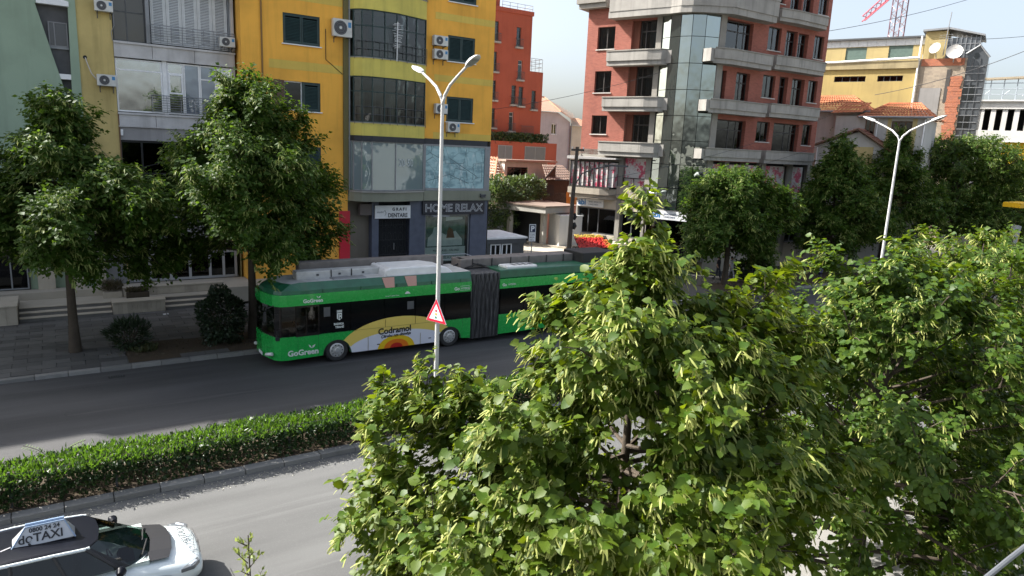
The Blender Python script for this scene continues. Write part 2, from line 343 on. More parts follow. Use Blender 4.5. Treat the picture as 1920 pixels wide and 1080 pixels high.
# ================================================================== facade tools
def wall(m, fr, s0, s1, z0, z1, ops=(), d=0, rev=.22, mi=0, mr=None, back=None, bd=.6):
    """a wall sheet with real openings, their reveals, and a dark room wall behind each"""
    S = sorted({s0, s1, *[x for o in ops for x in o[:2]]}); Z = sorted({z0, z1, *[x for o in ops for x in o[2:4]]})
    S = [x for x in S if s0-1e-6 <= x <= s1+1e-6]; Z = [x for x in Z if z0-1e-6 <= x <= z1+1e-6]
    m.fr = fr
    for a, b in zip(S, S[1:]):
        for c, e in zip(Z, Z[1:]):
            if any(o[0]-1e-6 <= a and b <= o[1]+1e-6 and o[2]-1e-6 <= c and e <= o[3]+1e-6 for o in ops): continue
            m.face([(a, d, c), (b, d, c), (b, d, e), (a, d, e)], mi)
    mr = mi if mr is None else mr
    for a, b, c, e in [o[:4] for o in ops]:
        for q in (((a, d, c), (a, d, e), (a, d-rev, e), (a, d-rev, c)), ((b, d, c), (b, d-rev, c), (b, d-rev, e), (b, d, e)), ((a, d, c), (a, d-rev, c), (b, d-rev, c), (b, d, c)), ((a, d, e), (b, d, e), (b, d-rev, e), (a, d-rev, e))): m.face(q, mr)
        if back is not None:
            k0, k1 = d-rev, d-bd
            for q in (((a, k1, c), (b, k1, c), (b, k1, e), (a, k1, e)), ((a, k0, c), (a, k0, e), (a, k1, e), (a, k1, c)), ((b, k0, c), (b, k1, c), (b, k1, e), (b, k0, e)), ((a, k0, c), (a, k1, c), (b, k1, c), (b, k0, c)), ((a, k0, e), (b, k0, e), (b, k1, e), (a, k1, e))): m.face(q, back)
def shell(m, fr, s0, s1, z1, D, mi=0, d=0):
    """sides, back and roof of a block behind its front sheet"""
    m.fr = fr
    for q in (((s0, d, 0), (s0, d, z1), (s0, -D, z1), (s0, -D, 0)), ((s1, d, 0), (s1, -D, 0), (s1, -D, z1), (s1, d, z1)), ((s0, -D, 0), (s0, -D, z1), (s1, -D, z1), (s1, -D, 0)), ((s0, d, z1), (s1, d, z1), (s1, -D, z1), (s0, -D, z1))): m.face(q, mi)
def curtain_mesh(fr, a, b, c, e, d, mat, parent, name='curtain'):
    m = M(fr); n = max(4, int((b-a)/.09))
    for j in range(n):
        x0, x1 = a+(b-a)*j/n, a+(b-a)*(j+1)/n; y0, y1 = (.035 if j % 2 else -.02), (-.02 if j % 2 else .035)
        m.face([(x0, d+y0, c), (x1, d+y1, c), (x1, d+y1, e), (x0, d+y0, e)])
    return m.build(name, mat, parent, recalc=False)
def window(bld, fr, a, b, c, e, d=-.12, fm=None, gm=None, cols=2, trans=None, fw=.06, sill=None, cur=None, cd=-.35, name='window', label=None, split=True, curspan=(0, 1)):
    fm = fm or WHITE; gm = gm or GLASS
    xs = cols if isinstance(cols, (list, tuple)) else [a+(b-a)*j/cols for j in range(1, cols)]
    m = M(fr); T = .06
    m.box(a, b, d-T, d, c, c+fw); m.box(a, b, d-T, d, e-fw, e); m.box(a, a+fw, d-T, d, c+fw, e-fw); m.box(b-fw, b, d-T, d, c+fw, e-fw)
    for x in xs: m.box(x-fw/2, x+fw/2, d-T-.002, d-.003, c+fw, e-fw)
    zs = [c] + ([trans] if trans else []) + [e]
    if trans: m.box(a+fw, b-fw, d-T-.004, d-.006, trans-fw/2, trans+fw/2)
    f = m.build(name, fm, bld, label=label)
    ed = [a, *xs, b]
    for x0, x1 in zip(ed, ed[1:]):
        for z0, z1 in zip(zs, zs[1:]):
            g = M(fr); g.box(x0+fw*.4, x1-fw*.4, d-.042, d-.03, z0+fw*.4, z1-fw*.4); g.build('pane', gm, f)
    if sill:
        s = M(fr); s.box(a-.08, b+.08, d-.02, .09, c-.07, c-.002); s.build('sill', sill, f, bevel=.01)
    if cur: curtain_mesh(fr, a+(b-a)*curspan[0]+.03, a+(b-a)*curspan[1]-.03, c+.03, e-.03, cd, cur, f)
    return f
def shutter(bld, fr, a, b, c, e, mat, d=.0, leaves=2, sill=WHITE, name='shutter'):
    """closed louvre shutters in a frame: slats are real, tilted"""
    m = M(fr); m.box(a, b, d-.05, d+.03, c, c+.06); m.box(a, b, d-.05, d+.03, e-.06, e); m.box(a, a+.06, d-.05, d+.03, c+.06, e-.06); m.box(b-.06, b, d-.05, d+.03, c+.06, e-.06)
    root = m.build('shutter_frame', mat, bld); wd = (b-a-.12)/leaves
    for q in range(leaves):
        x0 = a+.06+q*wd+.008; x1 = x0+wd-.016; l = M(fr)
        l.box(x0, x0+.07, d-.03, d+.02, c+.065, e-.065); l.box(x1-.07, x1, d-.03, d+.02, c+.065, e-.065); l.box(x0+.07, x1-.07, d-.03, d+.02, c+.065, c+.14); l.box(x0+.07, x1-.07, d-.03, d+.02, e-.14, e-.065)
        lf = l.build('shutter_leaf', mat, root); s = M(fr); z = c+.15
        while z < e-.2:
            k = [(x0+.07, d-.028, z+.055), (x1-.07, d-.028, z+.055), (x1-.07, d+.012, z+.004), (x0+.07, d+.012, z+.004)]; s.face(k); s.face([(p, y+.004, zz-.012) for p, y, zz in k]); s.face([k[2], k[3], (k[3][0], k[3][1]+.004, k[3][2]-.012), (k[2][0], k[2][1]+.004, k[2][2]-.012)]); z += .075
        s.build('slat', mat, root, kind='stuff', recalc=False)
    if sill: s = M(fr); s.box(a-.08, b+.08, -.1, .1, c-.06, c-.003); s.build('sill', sill, root, bevel=.01)
    return root
def ac_unit(fr, s, d, z, label, w=.86, h=.58, group='air conditioner units on the facades'):
    """outdoor unit: casing, round fan grille with hub, brackets"""
    t = thing('air_conditioner', label, 'air conditioner', fr.P(s, d, z), group)
    m = M(fr); m.box(s, s+w, d+.1, d+.42, z, z+h); m.build('casing', ACW, t, bevel=.02)
    g = M(fr); cx, cz, rr = s+w*.38, z+h*.5, h*.4
    c = fr.P(cx, d+.424, cz); g.disc(c, fr.n, rr, 24); g.build('fan_recess', ACD, t, recalc=False)
    g = M(fr)
    for q in (.35, .6, .85, 1.0):
        g.tube([(cx+math.cos(a*math.pi/10)*rr*q, d+.432, cz+math.sin(a*math.pi/10)*rr*q) for a in range(21)], .006, 4, cap=False)
    g.build('fan_grille', GREYM, t)
    g = M(fr); g.disc(fr.P(cx, d+.438, cz), fr.n, rr*.22, 12); g.build('fan_hub', ACW, t, recalc=False)
    g = M(fr); g.box(s+w*.78, s+w*.94, d+.42, d+.424, z+h*.55, z+h*.85); g.build('badge', plain('blue_badge', (.05, .22, .45), .5), t)
    for q in (.15, .85):
        g = M(fr); g.box(s+w*q-.02, s+w*q+.02, d+.0, d+.44, z-.05, z-.002); g.box(s+w*q-.018, s+w*q+.018, d, d+.03, z-.3, z-.05); g.build('bracket', DGREY, t)
    return t
def pipe(parent, fr, pts, r=.02, mat=None, name='pipe'):
    m = M(fr); m.tube(pts, r, 6); return m.build(name, mat or GREYM, parent)
def railing(fr, parent, s0, s1, z0, z1, d, mat, n, rows, r=.014, name='railing'):
    m = M(fr)
    for z in (z0+.04, z1): m.tube([(s0, d, z), (s1, d, z)], r*1.4, 6)
    for j in range(n+1): x = s0+(s1-s0)*j/n; m.tube([(x, d, z0), (x, d, z1)], r, 6)
    rt = m.build(name, mat, parent)
    for k in range(rows): q = M(fr); z = z0+(z1-z0)*(k+1)/(rows+1); q.tube([(s0, d, z), (s1, d, z)], r*.9, 6); q.build('rail_bar', mat, rt)
    return rt

# ================================================================== green block at the far left
G = Fr((0, 39.95), (1, 0))
gb = thing('green_building', 'pale green plaster building with a slanted triangular window slot', 'building', (-4, 40, 0))
GP = plaster('green_plaster', (.30, .39, .29), .45, .9, .5, .35); GP2 = plaster('green_plaster_b', (.33, .46, .35), .3)
A, B_, Cc = (-.07, 14.2), (1.2, 14.25), (1.08, 9.33)
m = M(G)
for poly in ([(-45, 0), (1.08, 0), Cc, A, (-.07, 20.7), (-45, 20.7)], [A, B_, (1.2, 20.7), (-.07, 20.7)], [(1.08, 0), (1.5, 0), (1.5, 20.7), (1.2, 20.7), B_, Cc]): m.face([(s, 0, z) for s, z in poly])
for p, q in ((A, B_), (B_, Cc), (Cc, A)): m.face([(p[0], 0, p[1]), (q[0], 0, q[1]), (q[0], -.38, q[1]), (p[0], -.38, p[1])])
shell(m, G, -45, 1.5, 20.7, 9.5); m.build('wall', GP, gb)
for a, b in ((-16.3, -12.7), (-11.3, 1.4)): m = M(G); m.box(a, b, -6, -.2, 20.7, 21.6); m.build('roof_parapet', GP, gb)
m = M(G); m.face([(A[0], -.36, A[1]), (B_[0], -.36, B_[1]), (Cc[0], -.36, Cc[1])]); m.build('recess_panel', plain('slate_panel', (.085, .085, .09), .6, vary=.2), gb)
m = M(G); m.prismd([(-.02, 14.2), (1.24, 14.2), (1.24, 14.42), (-.02, 14.7)], -.3, .05); m.build('lintel', WHITE, gb, bevel=.01)
m = M(G); m.prismd([(.62, 10.93), (1.13, 10.93), (1.14, 11.17), (.56, 11.17)], -.34, -.02); m.build('sill', WHITE, gb, bevel=.01)
f = window(gb, G, .36, 1.12, 12.4, 13.5, -.27, plain('grey_frame', (.2, .2, .21), .5), plain('slate_glass', (.07, .07, .075), .12), [.6], None, .05)
m = M(G); m.box(.22, 1.13, -.34, -.26, 12.3, 12.395); m.build('sill', GREYM, gb)
# shop level of the green block
m = M(G); m.box(-9, -1.2, 0, .06, 1.0, 4.4); m.build('shop_panel', plain('shop_shade', (.09, .085, .08), .6, vary=.3), gb)
for x in (-8.2, -5.4, -2.6): window(gb, G, x, x+1.35, 1.05, 3.9, .14, GREYM, DGLASS, 2, 3.2)
m = M(G); m.box(-.9, -.2, .0, .3, 1.0, 4.6); m.build('pillar', STONE, gb); m = M(G); m.box(.35, 1.0, .0, .28, 1.0, 3.0); m.build('pillar', STONE, gb)
m = M(G); m.box(-9, 1.45, .0, .5, 4.6, 5.0); m.build('ledge', CONC, gb)

# ================================================================== yellow and white block with glazed balconies
Wf = Fr((0, 40), (1, 0))
wb = thing('white_balcony_building', 'ochre and grey white building with glazed balconies behind the slim street trees', 'building', (5, 40, 0))
YW = plaster('ochre_plaster', (.56, .44, .18), .45, .9, .7, .55, dirtcol=(.25, .2, .08)); GW = plaster('grey_white_plaster', (.56, .55, .54), .5, .85, .9, .5, dirtcol=(.24, .23, .22))
GW2 = plaster('grey_plaster', (.34, .33, .325), .5, .85, .9, .5)
m = M(Wf); m.box(1.5, 2.95, -.5, 0, 0, 21.4); shell(m, Wf, 1.5, 8.5, 21.4, 9.5); m.build('wall', YW, wb)
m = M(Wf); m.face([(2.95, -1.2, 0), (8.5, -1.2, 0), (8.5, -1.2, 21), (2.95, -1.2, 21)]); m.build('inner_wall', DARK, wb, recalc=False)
for z0, z1, o in ((8.93, 9.58, .05), (12.24, 12.93, .05), (15.75, 16.4, .05), (19.2, 19.9, .05)):
    for a, b in ((2.96, 4.62), (4.63, 6.55), (6.56, 8.5)):
        m = M(Wf); m.box(a, b-.008, -.3, o, z0, z1-.1); m.build('band_panel', GW, wb, bevel=.008)
    m = M(Wf); m.box(2.955, 8.52, -.8, o+.07, z1-.1, z1); m.box(2.955, 8.52, -.8, o+.03, z0-.05, z0-.002); m.build('band_trim', GW, wb)
m = M(Wf); m.box(2.955, 8.5, -.5, -.02, 8.24, 8.87); m.build('beam', GW2, wb)
m = M(Wf); m.box(8.35, 8.5, -.4, 0, 4.9, 8.24); m.box(8.36, 8.5, -.4, -.0, 9.6, 12.18); m.box(8.36, 8.5, -.4, 0, 13, 15.7); m.build('corner_pillar', GW, wb)
# second floor: white framed glazing
TEAL = mirror_glass('balcony_glass', (.9, .92, .92), (.12, .115, .10), .42, .05); BLUEG = mirror_glass('blue_glass', (.7, .75, .8), (.16, .19, .24), .2, .08)
window(wb, Wf, 2.97, 5.02, 9.62, 12.14, -.06, WHITE, TEAL, 1, 11.62, .07, label='wide white framed balcony pane')
m = M(Wf); m.box(5.03, 5.24, -.16, -.04, 9.6, 12.18); m.build('post', WHITE, wb)
window(wb, Wf, 5.25, 6.0, 9.62, 12.14, -.06, WHITE, TEAL, 1, 11.62, .07, cur=CURTD)
m = M(Wf); m.box(5.3, 5.37, -.05, -.02, 10.62, 11.6); m.box(5.88, 5.95, -.05, -.02, 10.62, 11.6); m.box(5.37, 5.88, -.05, -.02, 10.62, 10.7); m.box(5.37, 5.88, -.05, -.02, 11.52, 11.6); m.build('sash', WHITE, wb)
window(wb, Wf, 6.01, 6.76, 9.62, 12.14, -.06, WHITE, BLUEG, 1, None, .06); window(wb, Wf, 6.77, 7.55, 9.62, 12.14, -.06, WHITE, BLUEG, 1, 11.45, .06); window(wb, Wf, 7.56, 8.35, 9.62, 12.14, -.06, WHITE, TEAL, [7.95], 11.35, .06)
railing(Wf, wb, 4.5, 8.45, 9.66, 10.5, .09, GREYM, 6, 6)
# third floor: dark recess, white louvre panels, rail
BROWNG = mirror_glass('brown_glass', (.5, .48, .45), (.045, .04, .036), .12, .05)
window(wb, Wf, 3.0, 4.4, 12.98, 15.7, -.35, DGREY, BROWNG, [3.6], 14.35, .05)
m = M(Wf); m.box(4.41, 4.58, -.5, .02, 12.96, 15.7); m.build('post', GREYM, wb)
LOUV = plain('white_louvre', (.62, .64, .64), .5, vary=.12)
for j in range(5): shutter(wb, Wf, 4.66+j*.72, 5.36+j*.72, 13.02, 15.7, LOUV, -.32, 1, None)
m = M(Wf); m.box(8.27, 8.34, -.4, -.28, 13, 15.7); m.build('post', GREYM, wb)
railing(Wf, wb, 4.52, 8.5, 13.0, 13.86, .1, GREYM, 8, 6)
# first floor: dark shop glazing behind the trees; ground floor shop front
window(wb, Wf, 2.97, 8.34, 5.0, 8.22, -.15, plain('black_frame', (.015, .015, .015), .4), DGLASS, [3.93, 5.15, 6.3, 7.4], 6.6, .09, cur=None)
m = M(Wf); m.box(2.955, 8.5, -.4, .12, 4.72, 4.98); m.build('ledge', WHITE, wb)
m = M(Wf); m.box(2.955, 8.5, -.3, .05, 3.0, 4.72); m.build('fascia', GW2, wb)
window(wb, Wf, 2.97, 8.3, 1.0, 2.98, -.12, plain('grey_white_frame', (.4, .4, .4), .5), SGLASS, [3.98, 4.96, 5.9, 6.9, 7.6], 2.45, .13)
m = M(Wf); m.box(1.5, 8.5, -.6, -.5, 0.2, 1.0); m.build('plinth', STONE, wb)
m = M(Wf); m.box(1.52, 1.95, .0, .22, 1.0, 4.4); m.build('pillar', STONE, wb)
m = M(Wf); m.box(1.95, 2.9, .0, .02, 1.0, 2.9); m.build('door', plain('grey_door', (.2, .2, .2), .5), wb)
m = M(Wf); m.box(3.02, 3.13, -.02, .08, 8.45, 8.75); m.build('alarm_box', WHITE, wb, bevel=.02)
pipe(wb, Wf, [(5.9, .04, 8.62), (6.3, .04, 8.6), (6.45, .04, 8.4), (6.47, .04, 8.25)], .03); pipe(wb, Wf, [(2.98, .03, 9.6), (2.98, .03, 6), (2.99, .03, 4.9)], .03, plain('rust', (.16, .09, .05), .8))
ac_unit(Wf, 2.25, 0, 14.15, 'air conditioner high on the ochre strip beside the louvred balcony', .76, .5); ac_unit(Wf, 2.15, 0, 10.75, 'air conditioner low on the ochre strip with pale hose curling up to a hole', .8, .53); ac_unit(Wf, 7.72, .05, 13.16, 'air conditioner behind the rail of the white louvred balcony', .74, .48)
pipe(wb, Wf, [(3.02, .04, 14.2), (3.03, .04, 13.6), (2.9, .05, 13.3), (2.93, .04, 12.9)], .018)
t = tag(pipe(None, Wf, [(1.75, .03, 12.0), (1.82, .12, 11.7), (1.95, .16, 11.3), (2.18, .15, 11.0)], .03, plain('pale_hose', (.5, .46, .4), .7), 'hose'), 'pale drain hose curling down the ochre wall to an air conditioner', 'hose')
m = M(Wf); m.disc(Wf.P(1.74, .006, 12.02), Wf.n, .09, 10); m.build('pipe_hole', DARK, wb, recalc=False)
# dark wall of the orange block seen in the gap
# ================================================================== orange block
O = Fr((0, 39), (1, 0))
ob = thing('orange_building', 'orange plaster apartment building with yellow glazed bay and shops below', 'building', (16, 39, 0))
OP = plaster('orange_plaster', (.90, .46, .075), .4, .9, .5, .3, dirtcol=(.36, .2, .04)); OB = plaster('olive_yellow_paint', (.70, .50, .11), .4, .9, .6, .4)
YB = plaster('yellow_band', (.64, .55, .13), .4, .85, .8, .5, dirtcol=(.3, .27, .08)); BB = plain('blue_grey_cladding', (.095, .108, .15), .5, vary=.2); OLIVE = plaster('olive_beam', (.25, .26, .2), .45)
NAVY = plain('navy_band', (.018, .022, .03), .5, vary=.3)
TOP = 21.3
opsL = [(10.76, 12.74, z, z+1.54) for z in (6.72, 10.17, 13.62, 17.08)]; opsR = [(20.57, 22.46, z, z+1.5) for z in (10.13, 13.7, 17.12)]
m = M(O)
wall(m, O, 8.62, 14.28, .9, TOP, opsL, 0, .2, 0, 0, 1)
wall(m, O, 19.08, 23.85, 9.05, TOP, opsR, 0, .2, 0, 0, 1)
for q in (((8.62, 0, 0), (8.62, 0, TOP), (8.62, -11.5, TOP), (8.62, -11.5, 0)), ((8.62, -11.5, 0), (8.62, -11.5, TOP), (23.85, -11.5, TOP), (23.85, -11.5, 0)), ((8.62, 0, TOP), (23.85, 0, TOP), (23.85, -11.5, TOP), (8.62, -11.5, TOP))): m.face(q)
m.face([(14.28, -1.0, 0), (19.08, -1.0, 0), (19.08, -1.0, TOP), (14.28, -1.0, TOP)], 1)
m.build('wall', [OP, DARK], ob); m = M(O); m.face([(23.85, 0, 0), (23.85, -11.5, 0), (23.85, -11.5, TOP), (23.85, 0, TOP)]); m.build('side_wall', plaster('bare_side', (.27, .25, .21), .5), ob, recalc=False)
m = M(O); m.box(14.02, 14.3, -.3, .12, 5.9, TOP); m.build('pilaster', plaster('dark_olive', (.16, .14, .06), .4), ob)
m = M(O); m.box(18.98, 19.08, -.3, .05, 5.3, TOP); m.build('downpipe_strip', plain('dark_strip', (.02, .02, .02), .7), ob)
for z0, z1 in ((8.9, 9.35), (12.3, 12.75), (15.85, 16.3), (19.3, 19.75)):
    if z0 > 9: m = M(O); m.box(10.0, 14.0, 0, .006, z0, z1); m.build('painted_band', OB, ob)
    m = M(O); m.box(19.7, 23.84, 0, .006, z0+.16, z1+.1); m.build('painted_band', OB, ob)
for a, b, c, e in opsL[2:] + opsL[:1]: shutter(ob, O, a, b, c, e, GREENSH, -.06)
for a, b, c, e in opsR: shutter(ob, O, a, b, c, e, GREENSH, -.06)
a, b, c, e = opsL[1]      # the one with the left leaf swung open
r_ = shutter(ob, O, 11.75, b, c, e, GREENSH, -.06, 1); window(ob, O, a, 11.75, c, e, -.12, WHITE, DGLASS, 1, None, .06)
sh = M(Fr(O.P(a, .04, 0), (-.96, -.28))); sh.box(0, .62, -.02, .02, c+.05, e); sh.build('shutter_leaf', plain('brown_shutter', (.09, .045, .03), .6), ob, label='brown shutter leaf swung open against the wall')
pipe(ob, O, [(9.65, .05, TOP-.5), (9.65, .05, 9.6)], .045, plain('brown_pipe', (.22, .12, .03), .6), 'downpipe')
pipe(ob, O, [(13.05, .03, 14.6), (13.05, .03, 13.0), (13.4, .03, 12.75), (14.0, .03, 12.3)], .018, plain('dark_cable', (.05, .035, .02), .7), 'cable')
m = M(O); m.tube([(14.36, .12, TOP-.5), (14.36, .12, 5.9)], .05, 8); m.build('downpipe', GREYM, ob)
ac_unit(O, 13.35, .0, 14.25, 'big white air conditioner beside the upper left shutters', 1.06, .92); ac_unit(O, 19.45, 0, 14.47, 'upper unit of the two air conditioners stacked beside the right shutters', .92, .56); ac_unit(O, 19.47, 0, 13.7, 'lower unit of the two air conditioners stacked beside the right shutters', .92, .56)
ac_unit(O, 19.65, 0, 10.55, 'grey air conditioner just behind the lamp post at the lower right shutters', .8, .58); ac_unit(O, 20.5, 0, 9.5, 'lowest air conditioner under the right shutters above the dark band', .84, .58)
# the glazed bay
BAY = [(14.32, .02), (14.5, .45), (14.85, .8), (15.4, .98), (16.85, 1.0), (18.97, .32), (18.97, .02)]
def bayband(z0, z1, mat, grow=0, name='bay_band', trim=None):
    pl = [(x, y+grow if 0 < j < 6 else y) for j, (x, y) in enumerate(BAY)]
    m = M(O); m.prismz(pl + [(18.97, -.9), (14.32, -.9)], z0, z1); o = m.build(name, mat, ob)
    return o
bayband(5.3, 5.82, OLIVE, .02, 'bay_sill'); bayband(5.82, 5.9, CONC, .1, 'bay_ledge'); bayband(8.72, 9.02, NAVY, .03, 'bay_lintel')
for z0, z1 in ((9.025, 9.72), (12.27, 13.24), (15.8, 16.8), (19.3, 20.3)):
    bayband(z0, z1, YB); bayband(z1+.002, z1+.05, CONC, .03, 'bay_ledge')
BG = glass('bay_glass', (.5, .54, .52), 1.5, .02, .03); FROST = mirror_glass('frosted_film', (.8, .9, .92), (.20, .255, .265), .16, .06)
SEG = []
for (p, q), nn in zip(zip(BAY[:-1], BAY[1:]), (1, 1, 1, 2, 3, 0)):
    for j in range(nn):
        f0, f1 = j/nn, (j+1)/nn; SEG.append(((p[0]+(q[0]-p[0])*f0, p[1]+(q[1]-p[1])*f0), (p[0]+(q[0]-p[0])*f1, p[1]+(q[1]-p[1])*f1)))
def bayglaze(z0, z1, zt, fmat, gmat, wide=.05, SEG=SEG):
    m = M(O); inset = .1
    posts = [SEG[0][0]] + [s[1] for s in SEG]
    x, y = posts[0]; m.box(x-wide/2, x+wide/2, y-inset-.05, y-inset+.05, z0, z1); fr_ = m.build('bay_window', fmat, ob)
    for x, y in posts[1:]: q = M(O); q.box(x-wide/2, x+wide/2, y-inset-.05, y-inset+.05, z0, z1); q.build('mullion', fmat, fr_)
    for (x0, y0), (x1, y1) in SEG:
        f = Fr(O.P(x0, y0-inset, 0), (x1-x0, -(y1-y0))); L = math.hypot(x1-x0, y1-y0)
        for za, zb in (((z0, zt), (zt, z1)) if zt else ((z0, z1),)):
            g = M(f); g.box(.02, L-.02, -.008, .004, za+.03, zb-.03); g.build('pane', gmat, fr_)
        b = M(f); b.box(.02, L-.02, -.03, .03, z0, z0+.06); b.box(.02, L-.02, -.03, .03, z1-.06, z1)
        if zt: b.box(.02, L-.02, -.028, .028, zt-.03, zt+.03)
        b.build('transom', fmat, fr_)
    return fr_
for k, (z0, z1, zt) in enumerate(((9.78, 12.27, 11.45), (13.3, 15.8, 14.95), (16.86, 19.3, 18.5))):
    f = bayglaze(z0, z1, zt, GREENSH, BG)
    for a, b, mt in ((14.95, 15.25, CURT), (15.55, 15.95, CURTD), (16.9, 17.3, CURT), (17.9, 18.7, plain('blue_curtain', (.05, .10, .2), .9))) if k == 0 else ((15.1, 15.45, plain('red_curtain', (.25, .07, .05), .9)), (16.5, 16.7, CURT), (17.6, 17.9, CURTD)):
        curtain_mesh(O, a, b, z0+.1, zt+.1, .12 if a < 16.8 else -.12, mt, f)
    rl = M(O)
    for zz in (z0+.42, z0+.84):
        rl.tube([(x+(0), y+.1, zz) for x, y in BAY[1:-1]], .018, 6)
    for x, y in BAY[1:-1] + [(15.9, 1.0), (16.4, 1.0), (17.5, .8), (18.2, .57)]:
        rl.tube([(x, y+.1, z0-.12), (x, y+.1, z0+.84)], .016, 6)
    rl.build('bay_rail', DGREY, ob)
bayglaze(5.92, 8.72, None, GREYM, FROST, .06, [(a, b) for a, b in zip(BAY[:-2], BAY[1:-1])])
# antenna tied to the upper bay rail
t = thing('antenna', 'ragged pale tv antenna tied to the upper bay rail', 'antenna', O.P(16.75, 1.2, 13.4))
m = M(O); m.tube([(16.75, 1.16, 13.2), (16.77, 1.18, 15.3)], .025, 6); m.build('mast', WHITE, t)
m = M(O)
for k in range(16):
    z = 13.9+k*.085; a = rnd.uniform(.12, .34); m.tube([(16.76-a, 1.2+rnd.uniform(-.15, .2), z), (16.76+a*.8, 1.2+rnd.uniform(-.1, .2), z+rnd.uniform(-.1, .1))], .011, 4)
m.build('element', WHITE, t); m = M(O); m.tube([(16.77, 1.18, 14.95), (17.6, 1.25, 14.9)], .012, 4); m.build('boom', GREYM, t)
# stickers on the frosted glass
fb = Fr(O.P(16.85, .9, 0), (2.12, .68)); LET = plain('pale_letters', (.5, .55, .55), .5)
text('20-50', .62, fb, .22, .03, 7.35, LET, ob, sx=.8)
m = M(fb); 
SKETCH, N_, L_, b_ = newmat('sketch_print'); nt = SKETCH.node_tree
v1 = N_.new('ShaderNodeTexVoronoi'); v1.feature = 'DISTANCE_TO_EDGE'; v1.inputs['Scale'].default_value = 1.1; g_ = N_.new('ShaderNodeNewGeometry'); L_.new(g_.outputs[0], v1.inputs['Vector'])
o_ = mixc(nt, (.33, .52, .55, 1), (.17, .31, .35), ramp(nt, noise(nt, 1.6, (1, 1, 2), 6), .45, .62)); o_ = mixc(nt, o_, (.10, .17, .19), ramp(nt, v1.outputs['Distance'], .02, .0)); o_ = mixc(nt, o_, (.5, .62, .63), ramp(nt, noise(nt, 3.1, (1, 1, .5), 5), .56, .7))
L_.new(o_, b_.inputs['Base Color']); b_.inputs['Roughness'].default_value = .25
m = M(O); m.box(19.15, 23.6, -.4, .02, 8.72, 9.05); m.build('lintel', NAVY, ob); m = M(O); m.box(19.1, 19.22, -.2, .06, 5.9, 8.72); m.box(23.42, 23.82, -.3, .06, 5.9, 8.72); m.box(19.22, 23.42, -.2, .06, 8.62, 8.72); m.box(19.22, 23.42, -.2, .08, 5.9, 6.05); m.build('showroom_frame', GREYM, ob)
m = M(O); m.box(19.22, 23.42, -.1, 0, 6.05, 8.62); sp_ = m.build('showroom_pane', SKETCH, ob, label='pane printed with a pale blue sketch of a room')
INK = plain('sketch_ink', (.05, .09, .11), .5); mk = M(O)     # lines of the printed room sketch: bed, cupboard, lamps
def ln(*p): mk.tube([(a, .003, b) for a, b in p], .014, 4)
ln((19.4, 6.5), (20.9, 6.9), (22.3, 6.35)); ln((21.2, 6.9), (21.3, 7.3), (22.1, 7.15), (22.2, 6.6)); ln((22.6, 6.6), (22.6, 7.6), (23.25, 7.6), (23.25, 6.45)); ln((20.4, 8.6), (20.6, 7.6), (21.9, 7.6), (22.1, 8.5)); ln((19.5, 8.2), (20.4, 7.8)); ln((20.9, 7.9), (22.9, 6.8)); ln((19.7, 6.3), (19.9, 6.8), (20.3, 6.75), (20.4, 6.3)); ln((21.6, 6.5), (21.75, 6.75), (21.95, 6.7), (22.0, 6.5))
mk.build('printed_lines', INK, ob)
m = M(O); m.box(19.02, 23.8, -.3, .3, 5.3, 5.9); m.build('beam', OLIVE, ob)
m = M(O); m.box(23.0, 23.3, .3, .5, 5.5, 5.6); m.tube([(23.0, .35, 5.72), (23.05, .42, 5.62), (23.3, .55, 5.66)], .06, 8); m.build('floodlight', DGREY, ob)
# ground floor: pillars, dental office door, furniture shop
m = M(O); m.box(14.3, 15.75, -.6, -.45, .9, 5.28); m.build('grey_wall', plaster('taupe_plaster', (.2, .175, .14), .35), ob)
m = M(O); m.box(13.75, 14.38, .02, .1, 1.5, 4.7); m.build('red_panel', RED, ob)
for a, b in ((15.75, 16.18), (18.2, 19.25), (22.5, 23.75)): m = M(O); m.box(a, b, -.5, .06, .9, 5.28); m.build('pillar', BB, ob, bevel=.01)
m = M(O); m.box(16.18, 18.2, -.5, -.42, .9, 5.28); m.box(19.25, 22.5, -.6, -.5, .9, 4.4); m.build('back_wall', DARK, ob)
gr = M(O)
for j in range(12): x = 16.3+j*.165; gr.tube([(x, -.05, 1.0), (x, -.05, 4.2)], .018, 5)
for z in (1.1, 2.0, 2.9, 3.8, 4.15): gr.tube([(16.2, -.05, z), (18.18, -.05, z)], .02, 5)
for j in range(5):
    for k in range(4): cx, cz = 16.55+j*.36, 1.5+k*.8; gr.tube([(cx+.13*math.cos(a*.7), -.04, cz+.26*math.sin(a*.7)) for a in range(10)], .012, 4, cap=False)
gd = gr.build('door', plain('wrought_iron', (.012, .012, .014), .4), ob, label='black wrought iron gate door')
m = M(O); m.tube([(17.2, 0, 2.3), (17.2, 0, 2.7)], .025, 6); m.build('handle', STEEL, gd)
m = M(O); m.box(19.28, 22.48, -.12, -.06, 1.0, 1.12); m.box(19.28, 19.36, -.12, -.06, 1.12, 4.4); m.box(22.4, 22.48, -.12, -.06, 1.12, 4.4); m.box(19.36, 22.4, -.12, -.06, 4.3, 4.4); sf = m.build('shop_window', GREYM, ob)
m = M(O); m.box(19.36, 22.4, -.1, -.09, 1.12, 4.3); m.build('pane', glass('showroom_glass', (.9, .95, .93), .7), sf)
